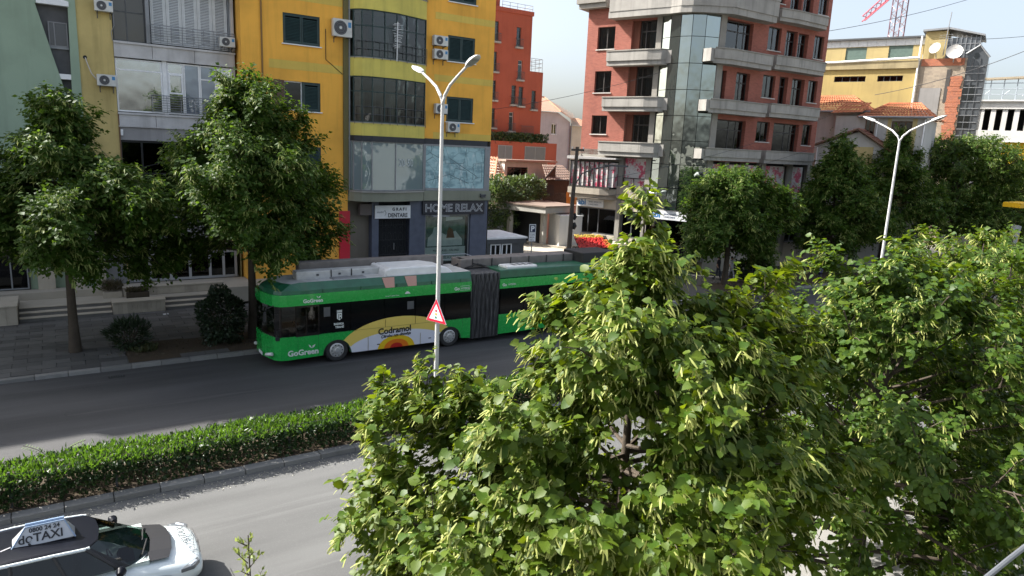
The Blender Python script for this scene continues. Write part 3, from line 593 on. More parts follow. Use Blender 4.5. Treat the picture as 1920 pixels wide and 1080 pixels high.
# poster of a made bed hung behind the glass, with a pale strip below
PG = plain('poster_green', (.12, .17, .15), .6, vary=.4); PW = plain('poster_white', (.55, .57, .55), .6, vary=.15); PB = plain('poster_brown', (.16, .07, .04), .7)
pt_ = M(O); pt_.box(19.5, 22.3, -.3, -.29, 2.3, 4.28); po = pt_.build('poster', PG, sf)
def shape(name, pts, mat, dd, par): q = M(O); q.prismd(pts, -.29, -.29+dd); q.build(name, mat, par)
shape('printed_bed', [(19.6, 2.35), (22.1, 2.35), (22.1, 2.75), (21.6, 3.3), (20.9, 3.05), (20.2, 3.4), (19.65, 2.9)], PW, .004, po); shape('printed_pillow', [(19.9, 3.0), (20.5, 3.0), (20.35, 3.6), (20.05, 3.55)], PW, .008, po); shape('printed_figure', [(20.95, 2.85), (21.55, 2.85), (21.4, 3.4), (21.15, 3.55), (21.0, 3.3)], PB, .008, po); shape('printed_lamp', [(20.9, 3.95), (22.1, 4.05), (22.1, 4.2), (20.9, 4.22)], PW, .004, po)
shape('poster_strip', [(19.45, 1.35), (22.35, 1.35), (22.35, 2.28), (19.45, 2.28)], PW, .006, po)
text('MATERASSI - VALERO', .2, O, 20.0, -.28, 1.98, BLACK, po); text('HOME RELAX TEXTILE', .26, O, 19.8, -.28, 1.5, GREYM, po)
sg = thing('shop_sign', 'black shop sign with outlined letters HOME RELAX', 'sign', O.P(21.2, .1, 4.4)); m = M(O); m.box(19.0, 23.45, .07, .2, 4.42, 5.25); m.build('sign_board', plain('sign_black', (.012, .014, .025), .4), sg, bevel=.01)
LW = plain('letter_white', (.62, .63, .64), .5)
text('HOME RELAX', .68, O, 19.15, .206, 4.6, LW, sg, sx=1.0, bold=.016); text('HOME RELAX', .68, O, 19.15, .215, 4.6, plain('letter_dark', (.03, .035, .055), .5), sg, sx=1.0, bold=-.012, name='letter_fill')
ds = thing('dental_sign', 'white sign lettered GRAFI DENTARE above the black gate', 'sign', O.P(17, .1, 4.2)); m = M(O); m.box(15.9, 18.2, .07, .17, 4.22, 5.0); m.build('sign_board', WHITE, ds, bevel=.01)
text('DENTARE', .34, O, 16.72, .176, 4.3, DGREY, ds, bold=.01, sx=.85); text('G R A F I', .24, O, 17.0, .176, 4.7, DGREY, ds, bold=.01); text('studio', .17, O, 16.0, .176, 4.56, GREYM, ds, shear=.3); m = M(O); m.tube([(16.52, .18, 4.4), (16.6, .18, 4.55), (16.52, .18, 4.72), (16.45, .18, 4.64)], .012, 4); m.build('tooth_mark', DGREY, ds)
m = M(O); m.box(14.95, 15.65, -.1, .25, 4.45, 5.1); m.build('meter_box', plain('brown_box', (.1, .08, .07), .6), ob)
# white canopy roof edge left of the gate and steel hand rails of the shop ramp
t = thing('awning', 'low flat canopy with white edge beside the red panel', 'awning', (13.6, 38.2, 1.8)); m = M(); m.box(12.7, 15.0, 37.0, 38.7, 1.72, 1.8); m.build('canopy_sheet', WHITE, t); m = M(); m.tube([(12.8, 38.0, 1), (12.8, 38.0, 1.72)], .04, 6); m.tube([(14.9, 38.0, 1), (14.9, 38.0, 1.72)], .04, 6); m.build('post', STEEL, t)
t = thing('handrail', 'shiny steel handrail of the ramp in front of the furniture shop', 'handrail', (20.5, 37.8, 1))
m = M(); top = [(16.3, 37.9, 2.0), (19.0, 37.9, 2.0), (21.6, 37.9, 2.0), (23.4, 37.5, 1.35)]
m.tube(top, .03, 8); m.build('top_rail', STEEL, t)
for h in (.3, .6): m = M(); m.tube([(x, y, z-h) for x, y, z in top], .016, 6); m.build('mid_rail', STEEL, t)
for x in (16.4, 17.6, 18.8, 20.0, 21.5): m = M(); m.tube([(x, 37.9, 1), (x, 37.9, 2)], .022, 6); m.build('post', STEEL, t)
m = M(); m.tube([(23.3, 37.5, .5), (23.3, 37.5, 1.38)], .022, 6); m.build('post', STEEL, t)
t = thing('lamp_arm', 'thin grey lamp on a stalk in front of the furniture shop window', 'lamp', (19.6, 38.4, 1)); m = M(); m.tube([(19.75, 38.2, 1), (19.75, 38.2, 4.35)], .035, 6); m.build('post', GREYM, t); m = M(); m.prismz([(19.35, 38.0), (20.5, 38.05), (20.5, 38.35), (19.35, 38.4)], 4.35, 4.43); m.build('lamp_head', GREYM, t)
# ================================================================== red apartment block behind the passage
TILE = plaster('roof_tile_red', (.42, .15, .07), .5, .85, 1.5, .2, grain=.3); TILE2 = plaster('roof_tile_brown', (.20, .085, .055), .5, .85, 1.5, .2, grain=.3); TILE4 = plaster('roof_tile_grey', (.17, .12, .095), .5, .85, 1.5, .2, grain=.3); TILE3 = plaster('roof_tile_pale', (.46, .24, .15), .6, .85, 2, .2, grain=.35)
def tiled_slope(name, parent, p0, p1, q1, q0, mat, pitch=.3, amp=.05, rows=None):
    """one roof slope between eave p0-p1 and ridge q0-q1, built of real curved tile courses"""
    p0, p1, q0, q1 = map(Vector, (p0, p1, q0, q1)); n = (p1-p0).cross(q0-p0)
    if n.length < 1e-6: n = (p1-p0).cross(q1-p0)
    n.normalize(); n = n if n.z > 0 else -n
    cols = max(2, int((p1-p0).length/pitch)); rows = rows or max(3, int(((q0+q1)/2-(p0+p1)/2).length/.42)); m = M(); sub = 4
    for r in range(rows):
        a0, a1 = r/rows, (r+1)/rows
        def pt(u, a, lift): return (p0.lerp(p1, u)).lerp(q0.lerp(q1, u), a) + n*lift
        for c in range(cols):
            for k in range(sub):
                u0, u1 = (c+k/sub)/cols, (c+(k+1)/sub)/cols; h0, h1 = amp*abs(math.sin(math.pi*k/sub)), amp*abs(math.sin(math.pi*(k+1)/sub))
                m.raw([pt(u0, a0, h0+.05), pt(u1, a0, h1+.05), pt(u1, a1, h1), pt(u0, a1, h0)])
    o = m.build('roof_tiles', mat, parent, recalc=False, kind='stuff'); return o
def ridge_cap(parent, pts, mat, r=.09): m = M(); m.tube(pts, r, 6, local=False); return m.build('ridge_tile', mat, parent)
K = .975
RA = Fr((0, 76), (1, 0)); ra = thing('red_apartment_block', 'tall brick red apartment block with narrow balcony doors seen beside the orange building', 'building', (48, 76, 0))
RP = plaster('red_render', (.34, .085, .05), .3, .9, .7, .3, grain=.2); ops = []
def RX1(x): return x*76/75
for x, z in ((46.7, 21.4), (50.0, 21.1), (46.6, 17.85), (50.4, 17.2), (46.6, 14.45), (49.6, 14.1), (50.7, 14.0), (52.7, 13.7), (46.6, 11.1), (49.4, 10.8)): ops.append((x-.34, x+.34, z, z+2.35))
ops.append((51.0, 52.5, 10.6, 12.7))
m = M(RA)
wall(m, RA, 34, 51.95, 0, 25.4, [o for o in ops if o[1] < 51.9 and o[0] < 51 - .1 or o[1] < 51.2], 0, .3, 0, 0, 1)
m.build('wall', [RP, DARK], ra)
m = M(RA); wall(m, RA, 51.951, 54.0, 0, 18.4, [(52.36, 53.04, 13.7, 16.05)], 0, .3, 0, 0, 1); shell(m, RA, 34, 51.95, 25.4, 14); shell(m, RA, 51.952, 54.0, 18.4, 14); m.build('side_wall', [RP, DARK], ra)
m = M(RA); m.box(33.9, 52.1, -.3, .12, 25.0, 25.5); m.box(34, 47.3, -8, -.4, 25.5, 29); m.build('parapet', RP, ra)
m = M(RA)
for z in (25.8, 26.2): m.tube([(47.4, -.1, z), (52.0, -.1, z), (52.0, -9, z)], .03, 5)
for x in (47.5, 48.6, 49.7, 50.8, 52.0): m.tube([(x, -.1, 25.4), (x, -.1, 26.2)], .03, 5)
for z in (19.0, 19.5, 20.0): m.tube([(52.1, -.1, z), (53.9, -.1, z), (53.9, -9, z)], .03, 5)
for x in (52.2, 52.8, 53.4, 53.9): m.tube([(x, -.1, 18.4), (x, -.1, 20.0)], .03, 5)
m.build('roof_rail', STEEL, ra)
for j, o in enumerate(ops):
    f = window(ra, RA, *o, -.18, plain('pale_frame', (.45, .45, .45), .5) if j in (3, 10, 9) else DGREY, SGLASS, 1 if j != 10 else 2, o[3]-.5, .07, cur=CURT if j in (0, 3, 9, 10) else CURTD)
    b = M(RA); b.box(o[0]-.18, o[1]+.18, .0, .4, o[2]-.2, o[2]); b.build('balcony_slab', CONC, ra)
    rl = M(RA)
    for zz in (.12, .95): rl.tube([(o[0]-.16, 0, o[2]+zz), (o[0]-.16, .36, o[2]+zz), (o[1]+.16, .36, o[2]+zz), (o[1]+.16, 0, o[2]+zz)], .025, 5)
    n = int((o[1]-o[0]+.32)/.11)
    for k in range(n+1): x = o[0]-.16+(o[1]-o[0]+.32)*k/n; rl.tube([(x, .36, o[2]), (x, .36, o[2]+.95)], .014, 4)
    rl.build('balcony_rail', DGREY, ra)
# lower terrace with planting
m = M(RA); m.box(34, 55.2, .01, 2.2, 0, 9.5); m.build('terrace_block', RP, ra)
for x0, x1 in ((46.2, 48.3), (50.2, 53.4)): window(ra, RA, x0, x1, 7.3, 9.0, 2.26, GREYM, plain('grey_shade', (.12, .125, .13), .4), 2, None, .08)
for j in range(8):
    o = ops[0]
hp = thing('terrace_shrub', 'dark clipped shrubs along the terrace of the red block', 'shrub', (50, 74.2, 9.4)); LEAFD = leafmat('terrace_leaf', (.03, .055, .02), (.06, .09, .03), (.08, .12, .02), .25)
tuft('foliage', hp, 2600, 49.6, 74.2, 4.6, .5, 9.4, 10.5, LEAFD, .3, .09, .4, 12); m = M(); m.tube([(46, 74.2, 9.5), (53.5, 74.2, 9.55)], .05, 5); m.build('stem', plain('bark', (.09, .07, .05), .9), hp)
# white house with orange hipped roof, behind the red block's terrace
HK = 1.254
def hx(x): return x*HK
def hz(z): return 8.7+(z-8.7)*HK
def hp_(x, y, z): return (x*HK, y*HK, hz(z))
H = Fr((0, 67*HK), (1, 0)); wh = thing('white_house', 'pinkish white house with orange hipped roof between red block and brick building', 'house', (62, 84, 0))
HP = plaster('pale_pink_plaster', (.52, .45, .45), .4); m = M(H)
o1 = [(hx(a), hx(b), hz(c), hz(d)) for a, b, c, d in ((49.2, 49.9, 10.5, 11.7), (47.0, 47.6, 10.5, 11.8), (49.3, 49.9, 7.4, 8.5))]
wall(m, H, hx(46.6), hx(51.9), 0, hz(12.0), o1, 0, .2, 0, 0, 1); m.face([(hx(46.6), 0, hz(12)), (hx(51.9), 0, hz(12)), (hx(50), 0, hz(13)), (hx(46.6), 0, hz(13))]); shell(m, H, hx(46.6), hx(51.9), hz(12.0), 9); m.build('wall', [HP, DARK], wh)
for o in o1: window(wh, H, *o, -.1, WHITE, DGLASS, 2, None, .08, WHITE)
tiled_slope('roof_slope', wh, hp_(46.2, 66.5, 13.0), hp_(50.1, 66.5, 13.0), hp_(51.2, 71.5, 14.9), hp_(49.0, 71.5, 14.9), TILE3); tiled_slope('roof_slope', wh, hp_(50.1, 66.5, 13.0), hp_(52.4, 66.5, 11.95), hp_(56.0, 71.5, 13.2), hp_(51.2, 71.5, 14.9), TILE3)
ridge_cap(wh, [hp_(46.2, 66.5, 13.1), hp_(49.0, 71.5, 15.0), hp_(51.2, 71.5, 15.0), hp_(50.1, 66.5, 13.1)], TILE3)
m = M(H); m.box(hx(51.92), hx(55.5), -3, .2, 0, hz(11.6)); m.build('annex', plaster('cream_plaster', (.55, .47, .38), .4), wh); tiled_slope('roof_slope', wh, hp_(51.8, 66.5, 11.6), hp_(55.8, 66.5, 11.6), hp_(54.6, 69, 12.6), hp_(53.4, 69, 12.6), TILE3); m = M(H); m.tube([(hx(51.95), .3, hz(11.9)), (hx(51.95), .3, 2)], .07, 6); m.build('downpipe', GREYM, wh)
m = M(); m.box(69, 72.5, 112, 117, 0, 27.3); t = m.build('tower_block', plaster('white_far', (.6, .6, .58), .3)); tag(t, 'small white tower block far behind the white house', 'building')
for k in range(3): q = M(); q.box(70.2+(k % 2)*1.0, 70.8+(k % 2)*1.0, 111.96, 111.99, 25.0-k*2.3, 26.2-k*2.3); q.build('window', DARK, t)
# low tiled house behind the shrub
th = thing('low_house', 'low white house with old clay tile roof behind the big shrub', 'house', (36, 54, 0)); T_ = Fr((0, 54), (1, 0)); WP = plaster('old_white_plaster', (.55, .52, .48), .6)
m = M(T_); o2 = [(34.9, 37.2, 5.2, 7.0)]; wall(m, T_, 34.6, 39.4, 0, 7.5, o2, 0, .25, 0, 0, 1); shell(m, T_, 34.6, 39.4, 7.5, 5); m.build('wall', [WP, DARK], th)
f = window(th, T_, *o2[0], -.12, plain('black_frame_b', (.02, .02, .02), .5), DGLASS, [35.65, 36.5], None, .08)
m = M(T_); m.box(34.4, 40.2, -1, .5, 7.5, 7.68); m.build('roof_slab', plaster('weathered_slab', (.30, .22, .18), .5), th)
tiled_slope('roof_slope', th, (31.2, 53.6, 5.7), (34.5, 52.8, 5.6), (34.55, 55.5, 7.8), (31.6, 57.0, 8.0), TILE3, .26, .06); ridge_cap(th, [(32.9, 53.0, 5.6), (34.55, 55.2, 7.8)], TILE3, .1)
m = M(); m.box(30.8, 34.4, 53.5, 58, 0, 5.6); m.build('side_wall', WP, th)
ths = thing('wooden_dormer', 'dark timber dormer with small tiled roof above the broken lattice', 'shed', (38.5, 51.5, 4)); WOOD = plain('dark_wood', (.035, .028, .022), .8, vary=.4)
m = M(); m.prismz([(37.0, 51.2), (40.2, 51.2), (40.2, 54), (37.0, 54)], 3.6, 6.0); m.build('body', WOOD, ths)
tiled_slope('roof_slope', ths, (37.0, 50.7, 6.0), (40.5, 50.7, 6.1), (40.6, 53.2, 7.3), (38.2, 53.2, 7.3), TILE4, .26, .06); m = M(); m.raw([(36.9, 51.15, 6.0), (38.3, 51.15, 7.2), (38.35, 51.2, 6.0)]); m.tube([(36.7, 51.0, 5.8), (38.2, 51.0, 7.3)], .07, 5); m.build('rake_board', WOOD, ths)
m = M(); m.box(37.3, 38.2, 51.12, 51.18, 4.6, 5.6); m.build('window', DARK, ths)
t = thing('lattice_fence', 'dark diagonal lattice fence with a yellow tarp in front of the timber dormer', 'fence', (37.4, 49, 1)); m = M()
for j in range(16): x = 35.5+j*.22; m.tube([(x, 49.4, 3.7), (x+.9, 49.4, 5.0)], .02, 4); m.tube([(x+.9, 49.4, 3.7), (x, 49.4, 5.0)], .02, 4)
m.build('lattice', WOOD, t); m = M(); m.box(35.4, 40, 49.42, 49.6, 1, 3.7); m.build('wall_base', WP, t)
m = M()
for j in range(7): x = 38.0+j*.27; m.face([(x, 48.9+(.1 if j % 2 else -.05), 3.2), (x+.27, 48.9+(-.05 if j % 2 else .1), 3.2), (x+.2, 49.0, 5.2+.15*(j % 3)), (x-.02, 49.0, 5.1+.1*(j % 2))])
m.build('tarp', plaster('ochre_tarp', (.42, .28, .07), .5), t, recalc=False)
# garage: flat concrete roof on columns beside the passage
ga = thing('garage', 'flat concrete roofed garage with dark opening behind the parking sign', 'garage', (33, 46, 1))
A_, B2, C2, D2 = (32.45, 44.35), (31.1, 48.8), (36.2, 45.0), (36.2, 50.2)
m = M(); m.prismz([A_, C2, D2, B2], 3.72, 4.22); m.build('roof_slab', CONC, ga, bevel=.03); m = M(); m.prismz([(A_[0]-.1, A_[1]-.12), (C2[0]+.1, C2[1]-.12), (D2[0]+.1, D2[1]+.1), (B2[0]-.12, B2[1]+.1)], 4.222, 4.32); m.build('roof_edge', plaster('roof_felt', (.20, .15, .12), .5), ga)
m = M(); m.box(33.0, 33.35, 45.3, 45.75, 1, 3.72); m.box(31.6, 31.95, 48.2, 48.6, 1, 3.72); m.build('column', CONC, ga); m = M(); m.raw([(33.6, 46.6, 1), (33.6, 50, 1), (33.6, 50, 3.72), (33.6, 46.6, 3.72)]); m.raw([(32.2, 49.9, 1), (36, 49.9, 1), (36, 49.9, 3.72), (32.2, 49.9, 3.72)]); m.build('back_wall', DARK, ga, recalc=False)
wbk = thing('white_wall_block', 'white painted masonry block under the corner of the garage roof', 'wall', (34, 44.5, 1)); m = M(); m.prismz([(33.75, 44.15), (35.6, 43.6), (36.2, 45.5), (34.25, 46.3)], .9, 3.55); m.build('block', plaster('white_wall', (.66, .65, .63), .25), wbk); m = M(); m.prismz([(33.7, 44.1), (35.65, 43.55), (36.2, 45.5), (34.25, 46.35)], 3.552, 3.62); m.build('coping', WHITE, wbk)
t = thing('kerb_block', 'low pale kerb slab along the garage front in the passage', 'kerb', (32.5, 46, 1)); m = M(); m.prismz([(32.4, 46.4), (33.9, 43.4), (34.3, 43.6), (32.8, 46.6)], .98, 1.14); m.build('slab', STONE, t)
sd = thing('shutter_wall', 'grey corrugated roller wall left of the garage opening', 'wall', (30.6, 49, 1)); m = M(); z = 1.0
m.box(29.2, 31.5, 48.95, 49.05, 1, 3.7)
wq = m.build('panel', GREYM, sd)
for k in range(13): q = M(); q.tube([(29.2, 48.93, 1.1+k*.2), (31.5, 48.93, 1.1+k*.2)], .05, 6); q.build('slat', GREYM, wq)
m = M(); m.box(28.7, 29.1, 48.8, 49.2, 1, 4.0); m.build('post', STONE, sd)
m = M(); m.box(26.2, 28.7, 49.3, 49.5, 1, 1.9); t = m.build('brick_fence', plaster('terracotta_wall', (.36, .19, .11), .5)); tag(t, 'low terracotta fence wall between the kiosk roof and the shutter wall', 'wall')
# kiosk
kk = thing('kiosk', 'small dark kiosk with pale flat roof and white framed windows beside the orange building', 'kiosk', (25.6, 40.5, 1))
m = M(); m.prismz([(23.92, 39.25), (27.3, 39.25), (27.45, 43.2), (24.0, 43.4)], 2.62, 2.74); m.build('roof', plain('pale_roof', (.8, .8, .78), .6, vary=.2), kk, bevel=.015); m = M(); m.prismz([(23.98, 39.3), (27.2, 39.3), (27.3, 43.0), (24.05, 43.2)], 2.3, 2.618); m.build('fascia', DGREY, kk)
m = M(); m.box(26.15, 27.1, 39.4, 43, 1, 2.3); m.box(24.0, 24.35, 39.4, 43, 1, 2.3); m.box(24.35, 26.15, 42.8, 43, 1, 2.3); m.build('wall', DGREY, kk)
for x in (24.4, 25.3): window(kk, Fr((0, 39.42), (1, 0)), x, x+.82, 1.05, 2.28, 0, WHITE, SGLASS, [x+.41], None, .08)
m = M(); m.box(24.4, 26.1, 41.6, 41.64, 1.05, 2.2); m.build('shelf', WHITE, kk)
# parking sign
ps = thing('parking_sign', 'blue and white P parking sign with text plate on a thin grey post', 'sign', (27.9, 39.6, 1)); fs = Fr((27.9, 39.6), (.94, -.34))
m = M(fs); m.tube([(0, 0, 1), (0, 0, 3.55)], .035, 8); m.build('post', GREYM, ps)
m = M(fs); m.box(-.24, .24, .04, .06, 2.95, 3.55); m.build('plate', WHITE, ps); m = M(fs); m.box(-.2, .2, .06, .066, 3.0, 3.5); m.build('blue_field', plain('sign_blue', (.015, .025, .07), .4), ps); text('P', .5, fs, -.13, .07, 3.08, WHITE, ps, bold=.02)
m = M(fs); m.box(-.24, .24, .04, .06, 2.35, 2.93); m.build('plate', WHITE, ps)
for k, s_ in enumerate(('E LIRE', '08-20', '100 L')): text(s_, .15, fs, -.2, .064, 2.76-k*.18, DGREY, ps)
# wooden utility pole with cross arm, meters and lamp arm
up_ = thing('utility_pole', 'dark wooden utility pole with cross arm and curved lamp bracket beside the stall', 'pole', (32.2, 40.8, 1)); PW_ = plain('pole_wood', (.09, .075, .06), .9, vary=.4)
m = M(); m.tube([(32.2, 40.8, .9), (32.25, 40.8, 5), (32.4, 40.8, 9.0)], [.19, .16, .13], 10); m.build('shaft', PW_, up_, smooth=True)
m = M(); m.box(31.85, 33.0, 40.72, 40.8, 8.7, 8.85); m.build('cross_arm', PW_, up_)
for x in (31.9, 32.95): m = M(); m.tube([(x, 40.76, 8.85), (x, 40.76, 9.0)], .04, 6); m.build('insulator', WHITE, up_)
m = M(); m.tube([(32.35, 40.7, 6.3), (32.6, 40.3, 7.1), (33.1, 39.6, 7.5), (33.8, 38.6, 7.75)], .05, 8); m.build('lamp_bracket', DGREY, up_); m = M(); m.prismz([(33.5, 38.9), (34.6, 37.6), (34.75, 37.75), (33.7, 39.1)], 7.72, 7.84); m.build('lamp_head', DGREY, up_)
for z, s_ in ((3.2, .16), (3.9, .13)): m = M(); m.tube([(32.45, 40.7, z-.25), (32.5, 40.65, z), (32.45, 40.7, z+.25)], [s_*.6, s_, s_*.6], 8); m.build('cable_coil', BLACK, up_)
# fruit stall heaped with red fruit
stl = thing('fruit_stall', 'sloping market stall heaped with red and yellow fruit beside the utility pole', 'stall', (33.3, 40.2, 1))
sf_ = Fr((33.0, 40.3, 0), (.95, -.32)); m = M(sf_)
m.prismd([(-.5, 1.55), (2.3, 1.55), (2.3, 1.62), (-.5, 1.62)], -.9, .9); m.build('table_top', WOOD, stl)
for a, b in ((-.4, .8), (2.2, .8), (-.4, -.8), (2.2, -.8)): m = M(sf_); m.box(a-.04, a+.04, b-.04, b+.04, 1.0, 1.55); m.build('leg', WOOD, stl)
import bmesh
def heap(name, parent, cols, n, s0, s1, d0, d1, zf, rad, seed):
    r = np.random.default_rng(seed); b = bmesh.new(); bmesh.ops.create_icosphere(b, subdivisions=1, radius=1); Vt = [v.co.copy() for v in b.verts]; Ft = [[v.index for v in f.verts] for f in b.faces]; b.free(); m = M()
    for j in range(n):
        s, d = r.uniform(s0, s1), r.uniform(d0, d1); p = sf_.P(s, d, zf(s, d)+r.uniform(-.02, .03)); q = rad*r.uniform(.8, 1.15); k = len(m.v); m.v += [p+v*q for v in Vt]; m.f += [[k+i for i in f] for f in Ft]; m.i += [0]*len(Ft)
    return m.build(name, cols, parent, kind='stuff', recalc=False)
zf = lambda s, d: 2.0 - d*.55
m = M(sf_); m.face([(-.45, .85, 1.48), (2.25, .85, 1.48), (2.25, -.85, 2.42), (-.45, -.85, 2.42)]); m.box(-.5, 2.3, .85, .9, 1.6, 1.72); m.build('display_board', WOOD, stl, recalc=False)
heap('red_fruit', stl, objvary('red_fruit_skin', (.62, .035, .03), .3, .35), 620, -.42, 1.9, -.5, .82, zf, .06, 4); heap('yellow_fruit', stl, objvary('yellow_fruit_skin', (.6, .42, .06), .3, .4), 170, -.3, 1.9, -.82, -.5, zf, .06, 5); heap('orange_fruit', stl, objvary('orange_fruit_skin', (.6, .2, .03), .3, .4), 130, 1.75, 2.25, -.3, .82, zf, .06, 6)
t = tag(None or M(sf_).box(2.35, 3.6, -.9, .5, 1.9, 1.96).build('awning_board', plaster('cream_board', (.6, .53, .42), .3)), 'cream board leaning at the end of the fruit stall', 'board')
# ================================================================== brick building with rounded glass corner
bk = thing('brick_building', 'red brick office building with grey balconies and a rounded mirror glass corner', 'building', (42, 38, 0))
L1 = Fr((37.7, 37.7), (math.sin(R(20)), -math.cos(R(20)))); R1 = Fr((0, 35), (1, 0))
def LS(s): return s*1.03
def LZ(z): return 8.7+(z-8.7)*1.03
def RX(x): return x*.972
def RZ(z): return 8.7+(z-8.7)*.972
def LB(s): return 22.6+(LS(s)-22.6)*.979          # same sight line, one metre in front of the wall
def LBZ(z): return 8.7+(LZ(z)-8.7)*.979
def RB(x): return RX(x)*.971
def RBZ(z): return 8.7+(RZ(z)-8.7)*.971
BRL = brickmat('brick_left', (L1.t.x, L1.t.y), (.32, .095, .065), (.23, .062, .044), (.23, .13, .095)); BRR = brickmat('brick_right', (1, 0), (.34, .10, .07), (.24, .066, .047), (.25, .14, .10))
STG = plaster('grey_stone', (.27, .255, .225), .45, .85, 1, .45); BALC = plaster('balcony_grey', (.34, .325, .295), .45, .85, .8, .6, dirtcol=(.13, .125, .115)); SILLM = plaster('pale_sill', (.55, .52, .48), .3)
DKF = plain('dark_window_frame', (.03, .025, .022), .5, vary=.3); BROWN = plaster('brown_recess', (.16, .06, .04), .3); BGL = glass('brick_bldg_glass', (.5, .54, .55), 1.8, .02, .03)
# left face
wl = [tuple((-LS(a), -LS(b), LZ(c), LZ(d))) for a, b, c, d in ((5.75, 4.3, 16.15, 17.72), (5.77, 4.38, 13.05, 14.6), (5.8, 4.48, 10.03, 11.4))]
dl = [tuple((-LS(a), -LS(b), LZ(c), LZ(d))) for a, b, c, d in ((2.95, .95, 15.0, 18.0), (3.0, .95, 11.8, 14.86), (3.0, .95, 8.55, 11.5))]
m = M(L1); wall(m, L1, LS(-6.64), LS(-.95), LZ(8.5), LZ(19.1), wl, 0, .28, 0, 0, 1) if False else None
wall(m, L1, LS(-6.64), LS(-.95), LZ(8.5), LZ(19.2), wl + dl, 0, .3, 0, 0, 1, 1.3)
m.build('brick_wall', [BRL, DARK], bk)
for j, o in enumerate(wl): window(bk, L1, *o, -.2, DKF, BGL, 2, None, .07, SILLM, CURTD, -.34)
for j, o in enumerate(dl):
    q = M(L1); q.box(o[0], o[0]+.55, -.9, -.25, o[2], o[3]); q.build('recess_wall', BROWN, bk)
    window(bk, L1, o[0]+.56, o[1], o[2]+.02, o[3], -.4, DKF, BGL, [o[0]+1.0], o[3]-.75, .09, None, (CURT, CURTD, plain('beige_curtain', (.28, .24, .17), .9, vary=.2))[j], -.8, curspan=(.35, 1))
def pillar(fr, a, b, z0, z1, d0=-.5, d1=.14, mat=None, name='pillar'):
    m = M(fr); n = int((z1-z0)/1.2)
    m.box(a+.015, b-.015, d0, d1-.015, z0, z1); r_ = m.build(name, mat or STG, bk)
    for k in range(n): q = M(fr); q.box(a, b, d0+.02, d1, z0+(z1-z0)*k/n, z0+(z1-z0)*(k+1)/n-.012); q.build('stone_block', mat or STG, r_)
    return r_
pillar(L1, LS(-.95), LS(-.55), 1.0, LZ(18.4))
# right face
def RO(*o): return (RX(o[0]), RX(o[1]), RZ(o[2]), RZ(o[3]))
doors = [RO(41.65, 44.6, 15.4, 18.55), RO(41.5, 42.15, 11.9, 14.97), RO(43.25, 44.8, 11.9, 15.0), RO(41.4, 44.9, 8.5, 11.5), RO(48.3, 51.6, 8.5, 11.6), RO(48.4, 49.45, 12.0, 15.15), RO(49.98, 51.6, 12.0, 15.15), RO(48.55, 49.95, 15.6, 18.62), RO(50.1, 51.4, 15.6, 18.6), RO(48.6, 50.0, 19.3, 22), RO(50.2, 51.5, 19.3, 22)]
wins = [RO(46.4, 47.95, 16.95, 18.65), RO(46.35, 47.85, 13.42, 15.1), RO(46.22, 47.8, 10.06, 11.6), RO(52.2, 53.5, 16.9, 18.68), RO(52.1, 53.35, 13.45, 15.2), RO(52.1, 53.3, 10.0, 11.68), RO(52.2, 53.5, 20.3, 22), RO(46.4, 47.9, 20.4, 22)]
m = M(R1); wall(m, R1, RX(41.5), RX(54.0), RZ(8.4), RZ(25), doors + wins, 0, .3, 0, 0, 1, 1.2); m.build('brick_wall', [BRR, DARK], bk)
for j, o in enumerate(wins): window(bk, R1, *o, -.2, DKF, BGL, 2, None, .07, SILLM, CURT if j % 3 == 1 else CURTD, -.34, curspan=((0, 1), (0, .55), (.4, 1))[j % 3])
for j, o in enumerate(doors): window(bk, R1, *o, -.3, DKF, BGL, 2 if o[1]-o[0] < 2.2 else [o[0]+(o[1]-o[0])*.55, o[0]+(o[1]-o[0])*.78], o[3]-.7, .08, None, (CURTD, CURT)[j in (4,)], -.7, curspan=(0, .6))
pillar(R1, RX(40.9), RX(41.5), 1.0, RZ(18.9)); 
# closed body
m = M(); bl = [L1.P(LS(-6.64), -.01, 0), L1.P(LS(-.9), -.9, 0), R1.P(RX(41.2), -1.3, 0), R1.P(RX(54.0), -.01, 0), R1.P(RX(54.0), -9, 0), Vector((46, 52, 0))]
pl = [(p.x, p.y) for p in bl]; m.prismz(pl[:1] + pl[3:], .5, LZ(19.1))
e_ = M(); a0, a1 = L1.P(LS(-6.64), 0, 0), L1.P(LS(-6.64), -11, 0); b0, b1 = R1.P(RX(54), 0, 0), R1.P(RX(54), -12, 0)
e_.raw([(a0.x, a0.y, 0), (a1.x, a1.y, 0), (a1.x, a1.y, LZ(19.2)), (a0.x, a0.y, LZ(19.2))]); e_.raw([(b0.x, b0.y, 0), (b1.x, b1.y, 0), (b1.x, b1.y, RZ(25)), (b0.x, b0.y, RZ(25))]); e_.raw([(a1.x, a1.y, 0), (b1.x, b1.y, 0), (b1.x, b1.y, RZ(25)), (a1.x, a1.y, LZ(19.2))]); e_.raw([(a0.x, a0.y, LZ(19.2)), (a1.x, a1.y, LZ(19.2)), (b1.x, b1.y, LZ(19.2)), (b0.x, b0.y, LZ(19.2))])
c0, c1 = R1.P(RX(46), 0, 0), R1.P(RX(46), -11, 0); e_.raw([(c0.x, c0.y, LZ(19.2)), (c1.x, c1.y, LZ(19.2)), (c1.x, c1.y, RZ(25)), (c0.x, c0.y, RZ(25))]); e_.raw([(c0.x, c0.y, RZ(25)), (c1.x, c1.y, RZ(25)), (b1.x, b1.y, RZ(25)), (b0.x, b0.y, RZ(25))])
e_.build('side_wall', BRR, bk, recalc=False)
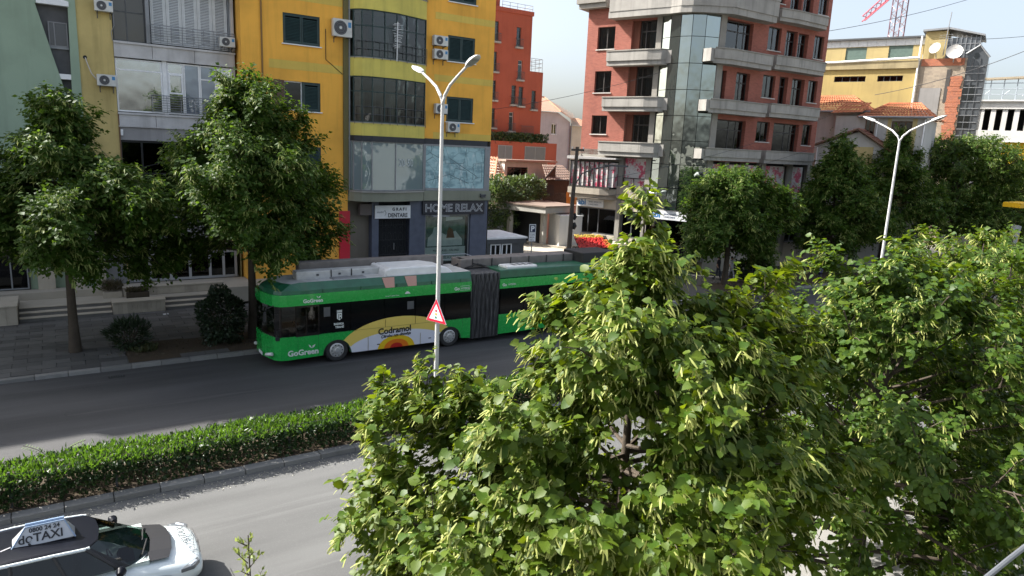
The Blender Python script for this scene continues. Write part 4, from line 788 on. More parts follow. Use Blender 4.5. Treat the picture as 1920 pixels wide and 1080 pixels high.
# mirror glass corner: columns and rows of panes in a rounded plan
p0 = L1.P(LS(-.55), .05, 0); p1 = R1.P(RX(40.9), .05, 0); ch = p1-p0; nn = Vector((ch.y, -ch.x, 0)).normalized()
arc = [p0+ch*u+nn*(.95*(1-(2*u-1)**2)) for u in (0, .17, .36, .56, .78, 1)]
TOWER = mirror_glass('tower_glass', (.60, .66, .63), (.04, .048, .045), .5, .10)
rows = [4.75, 6.35, 8.05, 9.75, 11.5, 13.3, 15.1, 16.9, LZ(18.9)]
core = M(); core.prismz([(p.x, p.y) for p in [p-nn*.12 for p in arc]] + [(p1.x-nn.x, p1.y-nn.y), (p0.x-nn.x, p0.y-nn.y)], 4.7, LZ(18.95)); tw = core.build('glass_tower', DARK, bk)
for a, b in zip(arc, arc[1:]):
    f = Fr(a, (b-a).xy); L = (b-a).length
    for z0, z1 in zip(rows, rows[1:]): g = M(f); tl = rnd.uniform(-.004, .004); g.face([(.02, tl, z0+.02), (L-.02, -tl, z0+.02), (L-.02, -tl+.003, z1-.02), (.02, tl+.003, z1-.02)]); g.face([(.02, -.03, z0+.02), (L-.02, -.03, z0+.02), (L-.02, -.03, z1-.02), (.02, -.03, z1-.02)]); g.build('pane', TOWER, tw, recalc=False)
# balconies
def balcony(fr, poly, zb, zt, name='balcony', mat=None):
    """poly: outline seen from above (s, d); upper parapet, recessed lower band, cap"""
    mat = mat or BALC; h = zt-zb
    def grow(g): return [(s + (g if j in (2, 3) and False else 0), d + (g if d > .05 else 0)) for j, (s, d) in enumerate(poly)]
    m = M(fr); m.prismz(grow(0), zb+h*.30, zt-.09); o = m.build(name, mat, bk)
    m = M(fr); m.prismz(grow(-.10), zb, zb+h*.30-.002); m.build('balcony_base', mat, o); m = M(fr); m.prismz([(s, d+(.05 if d > .05 else 0)) for s, d in poly], zt-.088, zt); m.build('balcony_cap', STG, o, bevel=.012)
    return o
for zt, zb, l in ((16.05, 14.98, -4.92), (12.77, 11.74, -5.05), (9.53, 8.47, -5.12)):
    balcony(L1, [(LB(l), .02), (LB(l), 1.0), (LB(-1.6), 1.0), (LB(-.62), .78), (LB(-.55)+.5, .02)], LBZ(zb), LBZ(zt))
    d_ = M(L1); d_.box(LS(-.5), LS(.45), -.2, .45, LBZ(zb)+.1, LBZ(zt)-.1); d_.build('balcony_return', BALC, bk)
for zt, zb, r in ((16.62, 15.5, 47.35), (12.98, 11.95, 47.3), (9.4, 8.45, 47.15)):
    balcony(R1, [(RX(41.45), .02), (RB(41.2), .55), (RB(42.6), 1.0), (RB(r), 1.0), (RB(r), .02)], RBZ(zb), RBZ(zt))
    d_ = M(R1); d_.box(RX(39.7), RX(40.88), -.2, .5, RBZ(zb)+.1, RBZ(zt)-.1); d_.build('balcony_return', BALC, bk)
for zt, zb, r in ((20.25, 19.3, 54.1), (16.77, 15.7, 54.5), (13.1, 12.05, 54.5), (9.43, 8.4, 54.5)):
    balcony(R1, [(RB(48.1), .02), (RB(48.1), .75), (RB(50.0), 1.0), (RB(r)-.3, 1.0), (RB(r), .8), (RB(r), .02)], RBZ(zb), RBZ(zt))
# roof parapet running round the corner, and the cornice at the left
pa = [L1.P(LB(-4.93), 1.0, 0), L1.P(LB(-1.6), 1.0, 0)] + [p+nn*.55 for p in arc[1:-1]] + [R1.P(RB(42.4), 1.0, 0), R1.P(RB(47.38), 1.0, 0)]
pb = [R1.P(RB(47.38), -.3, 0), L1.P(LB(-4.93), -.3, 0)]
for z0, z1, g in ((LBZ(18.32), LBZ(18.75), -.12), (LBZ(18.752), LBZ(19.75), 0), (LBZ(19.752), LBZ(19.9), .08)):
    c = sum(pa, Vector())/len(pa); m = M(); m.prismz([((p.x-c.x)*(1+g*.05)+c.x-.0, p.y+(-g if g else 0)*.6) for p in pa] + [(p.x, p.y) for p in pb], z0, z1); m.build('roof_parapet', BALC, bk)
m = M(L1); m.box(LS(-7.2), LS(-4.9), -1, .55, LZ(19.02), LZ(19.35)); m.box(LS(-7.35), LS(-4.9), -1, .7, LZ(19.352), LZ(19.75)); m.build('cornice', STG, bk)
# commercial floors: stone pillars, printed flower panels, dark bars, bank front
FLW, N_, L_, b_ = newmat('flower_print'); nt = FLW.node_tree
o_ = mixc(nt, (.62, .60, .58, 1), (.5, .48, .47), ramp(nt, noise(nt, 1.0), .4, .7)); o_ = mixc(nt, o_, (.55, .09, .15), ramp(nt, noise(nt, 1.5, (1, 1, 1), 7, .7), .50, .56)); o_ = mixc(nt, o_, (.36, .04, .09), ramp(nt, noise(nt, 2.7, (1, 1, 1), 6, .7), .57, .62)); L_.new(o_, b_.inputs['Base Color']); b_.inputs['Roughness'].default_value = .35
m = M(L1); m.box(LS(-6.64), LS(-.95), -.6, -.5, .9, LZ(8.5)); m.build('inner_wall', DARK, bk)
m = M(L1); m.box(LS(-6.66), LS(-3.1), -.5, .0, LZ(8.02), LZ(8.9)); m.box(LS(-3.1), LS(-.95), -.5, 0, LZ(8.35), LZ(8.49)); m.build('beam', STG, bk)
for a, b in ((-3.15, -2.8), (-6.64, -6.5)): pillar(L1, LS(a), LS(b), 1.0, LZ(8.5), -.5, .1)
m = M(L1); m.box(LS(-2.75), LS(-1.0), -.2, -.15, LZ(6.2), LZ(8.35)); m.build('flower_panel', FLW, bk); railing(L1, bk, LS(-2.72), LS(-1.02), LZ(6.2), LZ(6.9), .02, DKF, 2, 0, .03)
encl = M(L1); encl.box(LS(-6.9), LS(-3.6), .75, .8, LZ(6.15), LZ(7.95)); encl.box(LS(-3.6), LS(-3.2), .1, .75, LZ(6.15), LZ(7.95)); en = encl.build('flower_panel', FLW, bk)
for k in range(9): x = -6.9+k*.41; q = M(L1); q.box(LS(x)-.035, LS(x)+.035, .8, .88, LZ(6.1), LZ(8.0)); q.build('bar', DKF, en)
for z0, z1 in ((6.0, 6.12), (7.95, 8.05)): q = M(L1); q.box(LS(-6.95), LS(-3.4), .76, .9, LZ(z0), LZ(z1)); q.build('frame', DKF, en); q = M(L1); q.box(LS(-5.3), LS(-5.05), .88, .93, LZ(6.9), LZ(7.6)); q.build('frame', DKF, en)
m = M(L1); m.prismd([(LS(-7.1), LZ(8.12)), (LS(-2.9), LZ(8.2)), (LS(-2.9), LZ(8.3)), (LS(-7.1), LZ(8.35))], -.1, 1.15); m.build('canopy', plaster('old_canopy', (.36, .35, .34), .6), bk)
m = M(L1); m.prismz([(LS(-7.0), 0), (LS(-7.0), .95), (LS(-4.2), .95), (LS(-3.5), .75), (LS(-3.1), .2), (LS(-3.1), 0)], 5.45, LZ(6.0)); m.prismz([(LS(-6.9), 0), (LS(-6.9), .8), (LS(-4.3), .8), (LS(-3.6), .6), (LS(-3.2), 0)], 5.1, 5.448); m.box(LS(-3.1), LS(-.95), -.3, .3, 5.3, 6.2); m.build('balcony_base', plaster('beige_render', (.36, .32, .26), .4), bk)
m = M(L1); m.box(LS(-6.64), LS(-.95), -.2, .05, 4.35, 5.1); m.build('fascia', plaster('beige_render_b', (.45, .40, .32), .35), bk)
SGB = plain('sign_white', (.66, .67, .68), .4); BLUE = plain('bank_blue', (.01, .16, .42), .4)
def bank_sign(label, fr, a, b, z0, z1, d):
    t = thing('bank_sign', label, 'sign', fr.P((a+b)/2, d, z0), 'white bank signs lettered abi on the brick building'); m = M(fr); m.box(a, b, d, d+.1, z0, z1); m.build('sign_board', SGB, t)
    h = z1-z0; text('abi', h*1.05, fr, a+.08, d+.105, z0+h*.2, BLUE, t, bold=.015)
    text('BANKA AMERIKANE', h*.27, fr, a+h*1.75, d+.105, z0+h*.55, plain('sign_grey', (.12, .14, .2), .5), t, sx=.8); text('E INVESTIMEVE', h*.27, fr, a+h*1.75, d+.105, z0+h*.22, plain('sign_grey', (.12, .14, .2), .5), t, sx=.8); return t
bank_sign('small white sign lettered abi over the shop windows beside the fruit stall', L1, LS(-6.5), LS(-4.2), 4.42, 5.02, .1)
window(bk, L1, LS(-6.5), LS(-3.2), 2.3, 4.34, -.1, DGREY, SGLASS, [LS(-5.6), LS(-4.7)], None, .08); window(bk, L1, LS(-2.7), LS(-1.0), 2.3, 4.34, -.1, DGREY, SGLASS, 2, None, .08)
m = M(L1); m.box(LS(-6.6), LS(-.95), -.4, .05, .9, 2.28); m.build('plinth', STONE, bk)
fc = Fr(arc[1]+nn*.1, (arc[3]-arc[1]).xy); bank_sign('large white sign lettered abi under the glass tower behind the linden tip', fc, -.3, 2.6, 4.05, 4.68, .1)
m = M(); m.prismz([(p.x, p.y) for p in [q+nn*.04 for q in arc]] + [(p1.x-nn.x, p1.y-nn.y), (p0.x-nn.x, p0.y-nn.y)], 4.0, 4.74); m.build('fascia', STG, bk)
m = M(); m.prismz([(p.x, p.y) for p in arc] + [(p1.x-nn.x, p1.y-nn.y), (p0.x-nn.x, p0.y-nn.y)], .9, 3.998); m.build('corner_shopfront', DGLASS, bk)
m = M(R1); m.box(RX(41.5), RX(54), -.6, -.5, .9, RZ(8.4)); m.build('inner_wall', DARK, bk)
for a, b in ((42.9, 43.4), (45.3, 45.6), (47.3, 47.8), (50.8, 51.3), (53.3, 54.0)): pillar(R1, RX(a), RX(b), 1.0, RZ(8.4), -.5, .08)
for a, b in ((41.6, 42.8), (43.5, 45.2), (45.7, 47.2), (47.9, 50.7), (51.4, 53.2)):
    q = M(R1); q.box(RX(a), RX(b), -.25, -.2, 5.3, RZ(8.2)); f = q.build('flower_panel', FLW, bk); [M(R1).box(c_, c_+.1, -.2, -.1, 5.3, RZ(8.2)).build('frame', DKF, f) for c_ in (RX(a), RX(b)-.1)]
    window(bk, R1, RX(a), RX(b), 2.1, 4.3, -.15, GREYM, DGLASS, 2, None, .08)
m = M(R1); m.box(RX(41.5), RX(54), -.4, .06, 4.4, 5.25); m.box(RX(41.5), RX(54), -.4, .03, .1, 2.05); m.build('fascia', plaster('beige_render_c', (.42, .38, .31), .35), bk)
m = M(R1); m.box(RX(46.0), RX(46.9), .04, .08, 1.95, 2.8); q = m.build('poster_board', WHITE, bk); m = M(R1); m.box(RX(46.06), RX(46.84), .08, .085, 2.0, 2.75); m.build('poster_print', BLUE, q); text('a', .6, R1, RX(46.2), .09, 2.15, WHITE, q)
# street lamp heads on the facade by the glass tower
for (f, s, z, l) in ((L1, LS(.2), 5.9, 'round white floodlight at the foot of the glass tower'), (R1, RX(40.6), 7.4, 'pale oval floodlight beside the right pillar of the glass tower')):
    t = thing('floodlight', l, 'light', f.P(s, .9, z)); m = M(f); m.tube([(s-.35, 1.0, z-.08), (s-.1, 1.15, z), (s+.25, 1.2, z+.03), (s+.4, 1.2, z+.02)], [.08, .2, .18, .05], 10); m.build('head', WHITE, t, smooth=True); m = M(f); m.tube([(s, .1, z-.1), (s, 1.05, z-.05)], .04, 6); m.build('arm', GREYM, t)
# ================================================================== houses and blocks at the right
HF = Fr((60, 34.5), (math.sin(R(20)), -math.cos(R(20))))
CW = plaster('cream_white', (.50, .49, .46), .35); YT = plaster('yellow_trim', (.52, .42, .2), .3); BWF = plain('brown_frame', (.12, .06, .03), .6)
def hs(p): d = Vector((p[0], p[1], 0)) - HF.o; return d.dot(HF.t), d.dot(HF.n)
va = thing('tiled_villa', 'cream villa with bright red tiled hip roofs below the tall ochre block', 'house', (60, 34.5, 0))
def house_block(par, s0, s1, d0, d1, z, mat, ops=()):
    m = M(HF); wall(m, HF, s0, s1, 0, z, ops, d1, .2, 0, 0, 1)
    for q in (((s0, d1, 0), (s0, d1, z), (s0, d0, z), (s0, d0, 0)), ((s1, d1, 0), (s1, d0, 0), (s1, d0, z), (s1, d1, z)), ((s0, d0, 0), (s0, d0, z), (s1, d0, z), (s1, d0, 0)), ((s0, d1, z), (s1, d1, z), (s1, d0, z), (s0, d0, z))): m.face(q)
    return m.build('wall', [mat, DARK], par)
def hip(par, s0, s1, d0, d1, ze, zr, r0, r1, dr, mat, ov=.5):
    P = HF.P; a, b, c, d = P(s0-ov, d1+ov, ze), P(s1+ov, d1+ov, ze), P(s1+ov, d0-ov, ze), P(s0-ov, d0-ov, ze); e, f = P(r0, dr, zr), P(r1, dr, zr)
    tiled_slope('roof_slope', par, a, b, f, e, mat); tiled_slope('roof_slope', par, b, c, f, f, mat); tiled_slope('roof_slope', par, d, a, e, e, mat); tiled_slope('roof_slope', par, c, d, e, f, mat)
    ridge_cap(par, [a, e, f, b], mat, .1); m = M(); m.tube([a, b], .09, 6, local=False); m.build('gutter', GREYM, par)
house_block(va, -9, -.9, -7, .0, 13.1, CW, [(-2.35, -1.3, 11.0, 12.6)]); hip(va, -9, -.9, -7, 0, 13.15, 14.75, -8, -2.6, -3.0, TILE)
m = M(HF); m.box(-3.0, -.6, .01, .9, 0, 12.75); m.build('porch', CW, va); tiled_slope('roof_slope', va, HF.P(-3.4, 1.5, 12.9), HF.P(-.9, 1.3, 13.0), HF.P(-.4, .3, 13.9), HF.P(-2.6, .2, 13.9), TILE)
house_block(va, -.6, 4.0, -6, 1.0, 12.6, CW, [(1.45, 3.0, 10.3, 12.35), (1.6, 3.1, 6.5, 9.2)]); hip(va, -.6, 4.0, -6, 1.0, 12.65, 14.0, .6, 3.0, -1.8, TILE)
for o in ((1.45, 3.0, 10.3, 12.35), (1.6, 3.1, 6.5, 9.2)):
    window(va, HF, *o, .85, BWF, DGLASS, 3, None, .08, YT); m = M(HF); m.box(o[0]-.3, o[0]-.02, .9, 1.03, o[2]-1.2, o[3]+.2); m.box(o[1]+.02, o[1]+.35, .9, 1.03, o[2]-1.2, o[3]+.2); m.box(o[0]-.3, o[1]+.35, .9, 1.03, o[2]-1.2, o[2]-.08); m.build('yellow_trim', YT, va)
window(va, HF, -2.35, -1.3, 11.0, 12.6, -.1, BWF, DGLASS, 3, None, .07, YT); window(va, HF, -.55, .2, 10.9, 12.5, 1.06, BWF, DGLASS, 2, None, .07)
m = M(HF); m.tube([(.4, 1.1, 12.5), (.4, 1.1, 9)], .05, 6); m.tube([(3.9, 1.1, 12.5), (3.9, 1.1, 6)], .06, 6); m.build('downpipe', WHITE, va)
ac_unit(HF, -.1, 1.0, 9.75, 'air conditioner on the villa wall behind the right lamp post', .95, .7, 'air conditioner units on the facades'); ac_unit(HF, 3.35, 1.0, 8.0, 'air conditioner low on the villa corner above the big right tree', .9, .8, 'air conditioner units on the facades')
lh = thing('gabled_house', 'lower white house with brownish gabled tile roof in front of the villa', 'house', (58, 34, 0))
G1 = Fr((57.0, 33.6), (math.sin(R(20)), -math.cos(R(20))))
m = M(G1); m.prismd([(-3.6, 0), (2.0, 0), (2.0, 9.9), (-.4, 11.3), (-3.6, 10.1)], -4, 0); m.build('wall', CW, lh); m = M(G1); m.box(-.9, .9, .0, .03, 8.6, 10.1); m.build('yellow_panel', YT, lh)
tiled_slope('roof_slope', lh, G1.P(-4.0, .5, 10.05), G1.P(-4.0, -4.2, 10.05), G1.P(-.4, -4.2, 11.6), G1.P(-.4, .5, 11.6), TILE2); tiled_slope('roof_slope', lh, G1.P(2.4, -4.2, 9.8), G1.P(2.4, .5, 9.8), G1.P(-.4, .5, 11.6), G1.P(-.4, -4.2, 11.6), TILE2)
m = M(G1); m.tube([(-4.0, .52, 9.98), (-.4, .52, 11.52), (2.4, .52, 9.72)], .1, 5); m.build('rake_board', BWF, lh); m = M(G1); m.tube([(-3.5, .1, 10), (-3.5, .1, 2)], .06, 6); m.build('downpipe', WHITE, lh)
# tall ochre block
Y1 = Fr((83.86, 43.8), (math.sin(R(22)), -math.cos(R(22)))); yb = thing('ochre_block', 'tall ochre block with a raw brick and stone gable wall and roof glasshouse', 'building', (84, 44, 0))
OY = plaster('ochre_render', (.38, .285, .11), .45, .9, .35, .55, dirtcol=(.22, .17, .08)); OY2 = plaster('ochre_render_pale', (.40, .32, .15), .4)
oy = [(-9.03, -5.57, 18.3, 18.95), (-4.3, -1.65, 18.3, 18.95)]
m = M(Y1); wall(m, Y1, -16, -.3, 0, 19.7, oy, 0, .35, 0, 0, 1); shell(m, Y1, -16, -.3, 19.7, 12); m.build('wall', [OY, DARK], yb)
for o in oy: window(yb, Y1, *o, -.2, DGREY, DGLASS, 4, None, .06)
m = M(Y1); m.box(-16, -.25, -.4, .25, 19.72, 20.55); m.build('cornice', plaster('stained_cornice', (.34, .28, .16), .8, .9, .6, .8), yb); m = M(Y1); m.tube([(-16, .3, 20.4), (-8, .3, 20.6), (-.2, .3, 20.85)], .13, 8); m.tube([(-.28, .15, 23.2), (-.3, .15, 13)], .1, 8); m.build('white_pipe', WHITE, yb)
ob2 = [(-8.27, -5.97, 20.9, 22.35), (-3.63, -1.13, 21.0, 22.45)]
m = M(Y1); wall(m, Y1, -16, -.1, 20.56, 22.4, ob2, -.8, .2, 0, 0, 1); m.face([(-16, -.8, 22.4), (-.1, -.8, 22.4), (-.1, -9, 22.4), (-16, -9, 22.4)]); m.build('upper_wall', [OY2, DARK], yb)
for o in ob2: q = M(Y1); q.box(o[0], o[1], -.95, -.88, o[2], o[3]); q.build('green_blind', plain('blind_green', (.09, .14, .12), .7, vary=.2), yb)
for k in range(16): q = M(Y1); q.box(-16+k, -15.02+k, -.78, -.72, 22.4, 23.15); q.build('roof_panel', plain('white_sheet', (.5, .52, .53), .5, vary=.2), yb)
m = M(Y1); m.box(-16.2, .1, -9, -.4, 23.16, 23.35); m.build('roof_edge', DGREY, yb)
# raw gable wall: render, stone, brick column, grey patch
STN = brickmat('rough_stone', (Y1.t.x, Y1.t.y), (.33, .27, .2), (.22, .18, .14), (.25, .22, .18), .35, .22); RBK = brickmat('old_brick', (Y1.t.x, Y1.t.y), (.40, .13, .06), (.28, .09, .05), (.25, .2, .16), .28, .12)
m = M(Y1); m.box(-.29, 4.4, -8, -.02, 0, 20.7); m.build('gable_wall', STN, yb); m = M(Y1); m.box(.0, 4.2, -.02, .03, 19.9, 20.7); m.build('brick_band', RBK, yb)
m = M(Y1)
for k in range(26): a = rnd.uniform(-.18, .12); b = rnd.uniform(-.1, .2); m.box(3.05+a*.8+.02*k*.0, 4.2+b, -.02, .06+rnd.uniform(0, .03), 11.5+k*.28, 11.5+k*.28+.27)
m.build('brick_column', RBK, yb); m = M(Y1); m.box(.2, 2.3, -.02, .03, 11, 17.5); m.build('render_patch', plaster('grey_patch', (.25, .24, .23), .4), yb)
m = M(Y1); m.box(2.65, 3.05, -.02, .035, 15.9, 19.5); m.build('dark_slot', plaster('slot', (.07, .065, .06), .5), yb)
# roof glasshouse and glass gable
m = M(Y1); m.box(.0, 2.2, -5, -.3, 20.72, 23.7); m.build('penthouse_wall', OY2, yb)
gh = M(Y1); gh.box(2.2, 5.4, -4, -.25, 20.72, 22.9); gq = gh.build('glasshouse', plain('grey_glass', (.09, .1, .11), .08), yb)
for k in range(8): q = M(Y1); q.box(2.2+k*.44, 2.26+k*.44, -.25, -.18, 20.8, 23.1); q.build('mullion', GREYM, gq)
for z in (21.5, 22.2): q = M(Y1); q.box(2.2, 5.4, -.25, -.19, z, z+.06); q.build('mullion', GREYM, gq)
m = M(Y1); m.prismd([(-.3, 23.7), (2.3, 23.82), (5.7, 22.95), (5.7, 23.12), (2.3, 24.02), (-.3, 23.9)], -5.2, .1); m.build('penthouse_roof', GREYM, yb)
gl = M(Y1); gl.prismd([(4.25, 0), (6.35, 0), (6.35, 20.7), (5.4, 21.9), (4.25, 21.1)], -6, -.1); gq = gl.build('glass_gable', plain('dark_gable', (.06, .066, .072), .12), yb)
for k in range(14): q = M(Y1); q.box(4.3, 6.2, -.1, -.02, 10+k*.75, 10.06+k*.75); q.build('mullion', GREYM, gq)
for x in (4.3, 4.95, 5.6, 6.25): q = M(Y1); q.box(x, x+.07, -.1, -.025, 10, 20.6); q.build('mullion', DGREY, gq)
for (z0, z1) in ((17.2, 18.8), (14.2, 15.5)): q = M(Y1); q.box(4.4, 4.9, -.09, -.04, z0-1, z1-1); q.box(5.05, 5.5, -.09, -.04, z0-1, z1-1); q.build('pane', SGLASS, gq)
q = M(Y1); q.prismd([(5.2+.25*math.cos(a*.5236), 20.9+.32*math.sin(a*.5236)) for a in range(12)], -.1, -.05); q.build('pane', SGLASS, gq)
m = M(Y1); m.tube([(4.2, .0, 21.1), (5.4, .0, 22.0), (6.45, .0, 20.7)], .1, 5); m.build('gable_edge', GREYM, yb)
def dish(label, fr, s, d, z, r, yaw):
    t = thing('satellite_dish', label, 'satellite dish', fr.P(s, d, z), 'satellite dishes on the ochre block'); c = fr.P(s, d, z); ax = (fr.n + fr.t*yaw + Vector((0, 0, .35))).normalized(); u = ax.orthogonal().normalized(); v = ax.cross(u); m = M(); n = 18; prev = None
    for k in range(5):
        q = k/4; ring = [c + (u*math.cos(a*2*math.pi/n)+v*math.sin(a*2*math.pi/n))*r*q + ax*(.28*r*q*q) for a in range(n)]
        if prev:
            for a in range(n): m.raw([prev[a], prev[(a+1) % n], ring[(a+1) % n], ring[a]])
        prev = ring
    m.build('bowl', plain('dish_white', (.42, .41, .39), .5), t, smooth=True, recalc=False); m = M(); m.tube([c+v*r*.9+ax*.2*r, c+ax*r*1.0], .025, 5, local=False); m.tube([c-ax*.05, c-ax*.4-Vector((0, 0, .9))], .05, 6, local=False); m.build('feed_arm', GREYM, t)
dish('smaller satellite dish on the edge of the ochre block roof', Y1, 1.2, .4, 21.75, .62, -.5); dish('large round satellite dish beside the glass gable', Y1, 3.1, .5, 21.25, .82, .0)
t = thing('antenna', 'thin tv aerial mast on the roof of the ochre block', 'antenna', Y1.P(2.1, 0, 21)); m = M(Y1); m.tube([(2.0, .1, 21), (2.2, .1, 25.6)], .05, 5); m.build('mast', GREYM, t); m = M(Y1)
for k in range(4): m.tube([(1.4, .1, 22.5+k*.22), (2.7, .2, 22.56+k*.22)], .016, 4)
m.build('element', GREYM, t)
# white concrete deck structure far right
FW = Fr((101.5, 44.9), (math.sin(R(24)), -math.cos(R(24)))); fw = thing('white_deck', 'white concrete deck building with tall slots and roof lattice at the right edge', 'building', (104, 42, 0)); WC = plaster('white_concrete', (.66, .65, .62), .3)
m = M(FW); m.box(-8, 16, -3, .3, 16.4, 17.3); m.box(-8, 16, -4, .6, 17.32, 17.5); m.build('slab', WC, fw)
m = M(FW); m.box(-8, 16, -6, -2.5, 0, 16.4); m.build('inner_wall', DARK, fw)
m = M(FW); m.box(-8, 16, -3, .2, 0, 13.7); m.build('lower_wall', WC, fw)
for k in range(18): m = M(FW); m.box(-6+k*1.25, -5.45+k*1.25, -2.4, .15, 13.7, 16.4); m.build('fin', WC, fw)
m = M(FW)
for k in range(16): m.tube([(-6+k*1.4, 0, 17.5), (-6+k*1.4, 0, 20.3)], .06, 5)
for z in (18.2, 18.9, 19.6): m.tube([(-8, 0, z), (16, 0, z)], .05, 5)
for k in range(10): m.tube([(-6+k*2.1, 0, 18.0), (-5.3+k*2.1, 0, 18.7)], .05, 4)
m.build('lattice', plain('lattice_paint', (.3, .34, .38), .5), fw); m = M(FW); m.prismd([(-8, 19.7), (16, 20.6), (16, 20.85), (-8, 19.9)], -1, .4); m.build('roof_edge', plaster('tan_edge', (.42, .35, .25), .4), fw)
# yellow building and gantry post at the right edge
YE = plaster('signal_yellow', (.60, .36, .012), .25, .6)
yl = thing('yellow_building', 'bright yellow building corner behind the big tree at the right edge', 'building', (86, 31, 0)); YF = Fr((84.5, 32.2), (math.sin(R(20)), -math.cos(R(20))))
m = M(YF); m.box(-2, 1.2, -6, 0, 0, 11.6); m.box(2.2, 8, -6, 0, 0, 11.6); m.box(1.2, 2.2, -6, 0, 9.9, 11.6); m.build('wall', YE, yl); m = M(YF); m.box(1.2, 2.2, -3, -.3, 0, 9.9); m.build('door', plain('brown_door', (.10, .05, .02), .6), yl)
m = M(YF); m.box(-2.2, 8, -6, .5, 11.6, 11.9); m.build('roof_edge', WC, yl)
t = thing('gantry_post', 'slanted yellow gantry post with grey foot and canopy tip at the right edge', 'post', (64, 25.4, 0)); m = M(); m.tube([(61.0, 23.0, .1), (61.3, 23.0, 4.2)], .32, 8); m.build('post', YE, t); m = M(); m.tube([(60.98, 23.0, 3.1), (61.35, 23.0, 4.6)], .34, 8); m.build('collar', GREYM, t); m = M(); m.prismz([(60.0, 22.5), (64, 22.0), (64, 24.2), (60.6, 23.9)], 6.0, 6.35); m.build('canopy', YE, t)
# tower crane far behind
cr = thing('tower_crane', 'red and white lattice tower crane far behind the ochre block', 'crane', (155.5, 87.5, 0)); CRED = plain('crane_red', (.45, .10, .13), .6); CPALE = plain('crane_pale', (.5, .36, .38), .6)
bx, by = 155.3, 87.5; u = Vector((.83, -.55, 0)); v = Vector((.55, .83, 0))
cn = [Vector((bx, by, 0))+u*a*1.1+v*b*1.1 for a, b in ((-1, -1), (1, -1), (1, 1), (-1, 1))]
m = M()
for c in cn: m.tube([c, c+Vector((0, 0, 62))], .13, 5, local=False)
m.build('mast', plain('crane_dark', (.13, .06, .08), .6), cr); m = M(); z = 20.0; k = 0
while z < 60:
    for a in range(4):
        p, q = cn[a], cn[(a+1) % 4]; p, q = (p, q) if k % 2 else (q, p); m.tube([p+Vector((0, 0, z)), q+Vector((0, 0, z+1.5))], .07, 4, local=False)
    z += 1.5; k += 1
m.build('lattice', CPALE, cr)
j0, j1 = Vector((149.0, 91.7, 39.4)), Vector((160, 84.5, 52.5)); dj = (j1-j0).normalized(); sj = Vector((-dj.z*.5, 0, dj.x)).normalized(); m = M()
for a, b in ((-.5, -.5), (.5, -.5), (0, .6)): off = v*a*1.2+sj*b; m.tube([j0+off, j1+off*1.6], .13, 5, local=False)
for k in range(14): p = j0.lerp(j1, k/14); q = j0.lerp(j1, (k+1)/14); m.tube([p+v*.6-sj*.5, q-v*.6-sj*.5], .08, 4, local=False); m.tube([p-v*.6-sj*.5, q+sj*.6], .08, 4, local=False); m.tube([q+v*.6-sj*.5, p+sj*.6], .08, 4, local=False)
m.build('jib', CRED, cr)
# ================================================================== trees and plants
BARK = plaster('linden_bark', (.075, .06, .045), .6, .95, 4, .5, .8)
# leaf templates: unit leaf along +x, blade spread in y, folded along its midrib
HEART = (np.array([(0, 0, 0), (.5, 0, .02), (1.05, 0, -.10), (-.10, .30, .03), (.30, .50, .10), (.78, .27, .03), (-.10, -.30, .03), (.30, -.50, .10), (.78, -.27, .03)]),
         np.array([(0, 1, 4, 3), (1, 2, 5, 4), (1, 0, 6, 7), (2, 1, 7, 8)]))
OVAL = (np.array([(0, 0, 0), (.45, .38, .07), (1, 0, -.05), (.45, -.38, .07)]), np.array([(0, 2, 1), (0, 3, 2)]))
BRACT = (np.array([(0, .04, 0), (0, -.04, 0), (.55, .095, -.05), (.55, -.095, -.05), (1.15, .05, -.3), (1.15, -.05, -.3)]), np.array([(0, 1, 3, 2), (2, 3, 5, 4)]))
LANCE = (np.array([(0, 0, 0), (.45, .12, .04), (1, 0, -.03), (.45, -.12, .04)]), np.array([(0, 2, 1), (0, 3, 2)]))
def frames(d, nrm):
    d = d/np.linalg.norm(d, axis=1)[:, None]; y = np.cross(nrm, d); y /= np.linalg.norm(y, axis=1)[:, None]+1e-9; return np.stack([d, y, np.cross(d, y)], axis=2)
def scatter_mesh(name, tmpl, pos, rot, size, mat, parent, kind=None):
    Vt, Ft = tmpl; n = len(pos); V = pos[:, None, :] + np.einsum('nij,kj->nki', rot, Vt)*size[:, None, None]
    F = (np.arange(n)*len(Vt))[:, None, None] + Ft[None]
    off = np.array(W.get(parent.name, Vector())) if parent else np.zeros(3)
    me = bpy.data.meshes.new(name); V = (V.reshape(-1, 3)-off).astype(np.float32); F = F.reshape(-1, Ft.shape[1]).astype(np.int32)
    me.vertices.add(len(V)); me.vertices.foreach_set('co', V.ravel()); me.loops.add(F.size); me.loops.foreach_set('vertex_index', F.ravel())
    me.polygons.add(len(F)); me.polygons.foreach_set('loop_start', np.arange(len(F), dtype=np.int32)*Ft.shape[1]); me.update(calc_edges=True); me.polygons.foreach_set('use_smooth', np.ones(len(F), dtype=bool))
    me.materials.append(mat); o = bpy.data.objects.new(name, me); C.objects.link(o)
    if parent: o.parent = parent
    W[o.name] = Vector(off)
    if kind: o['kind'] = kind
    return o
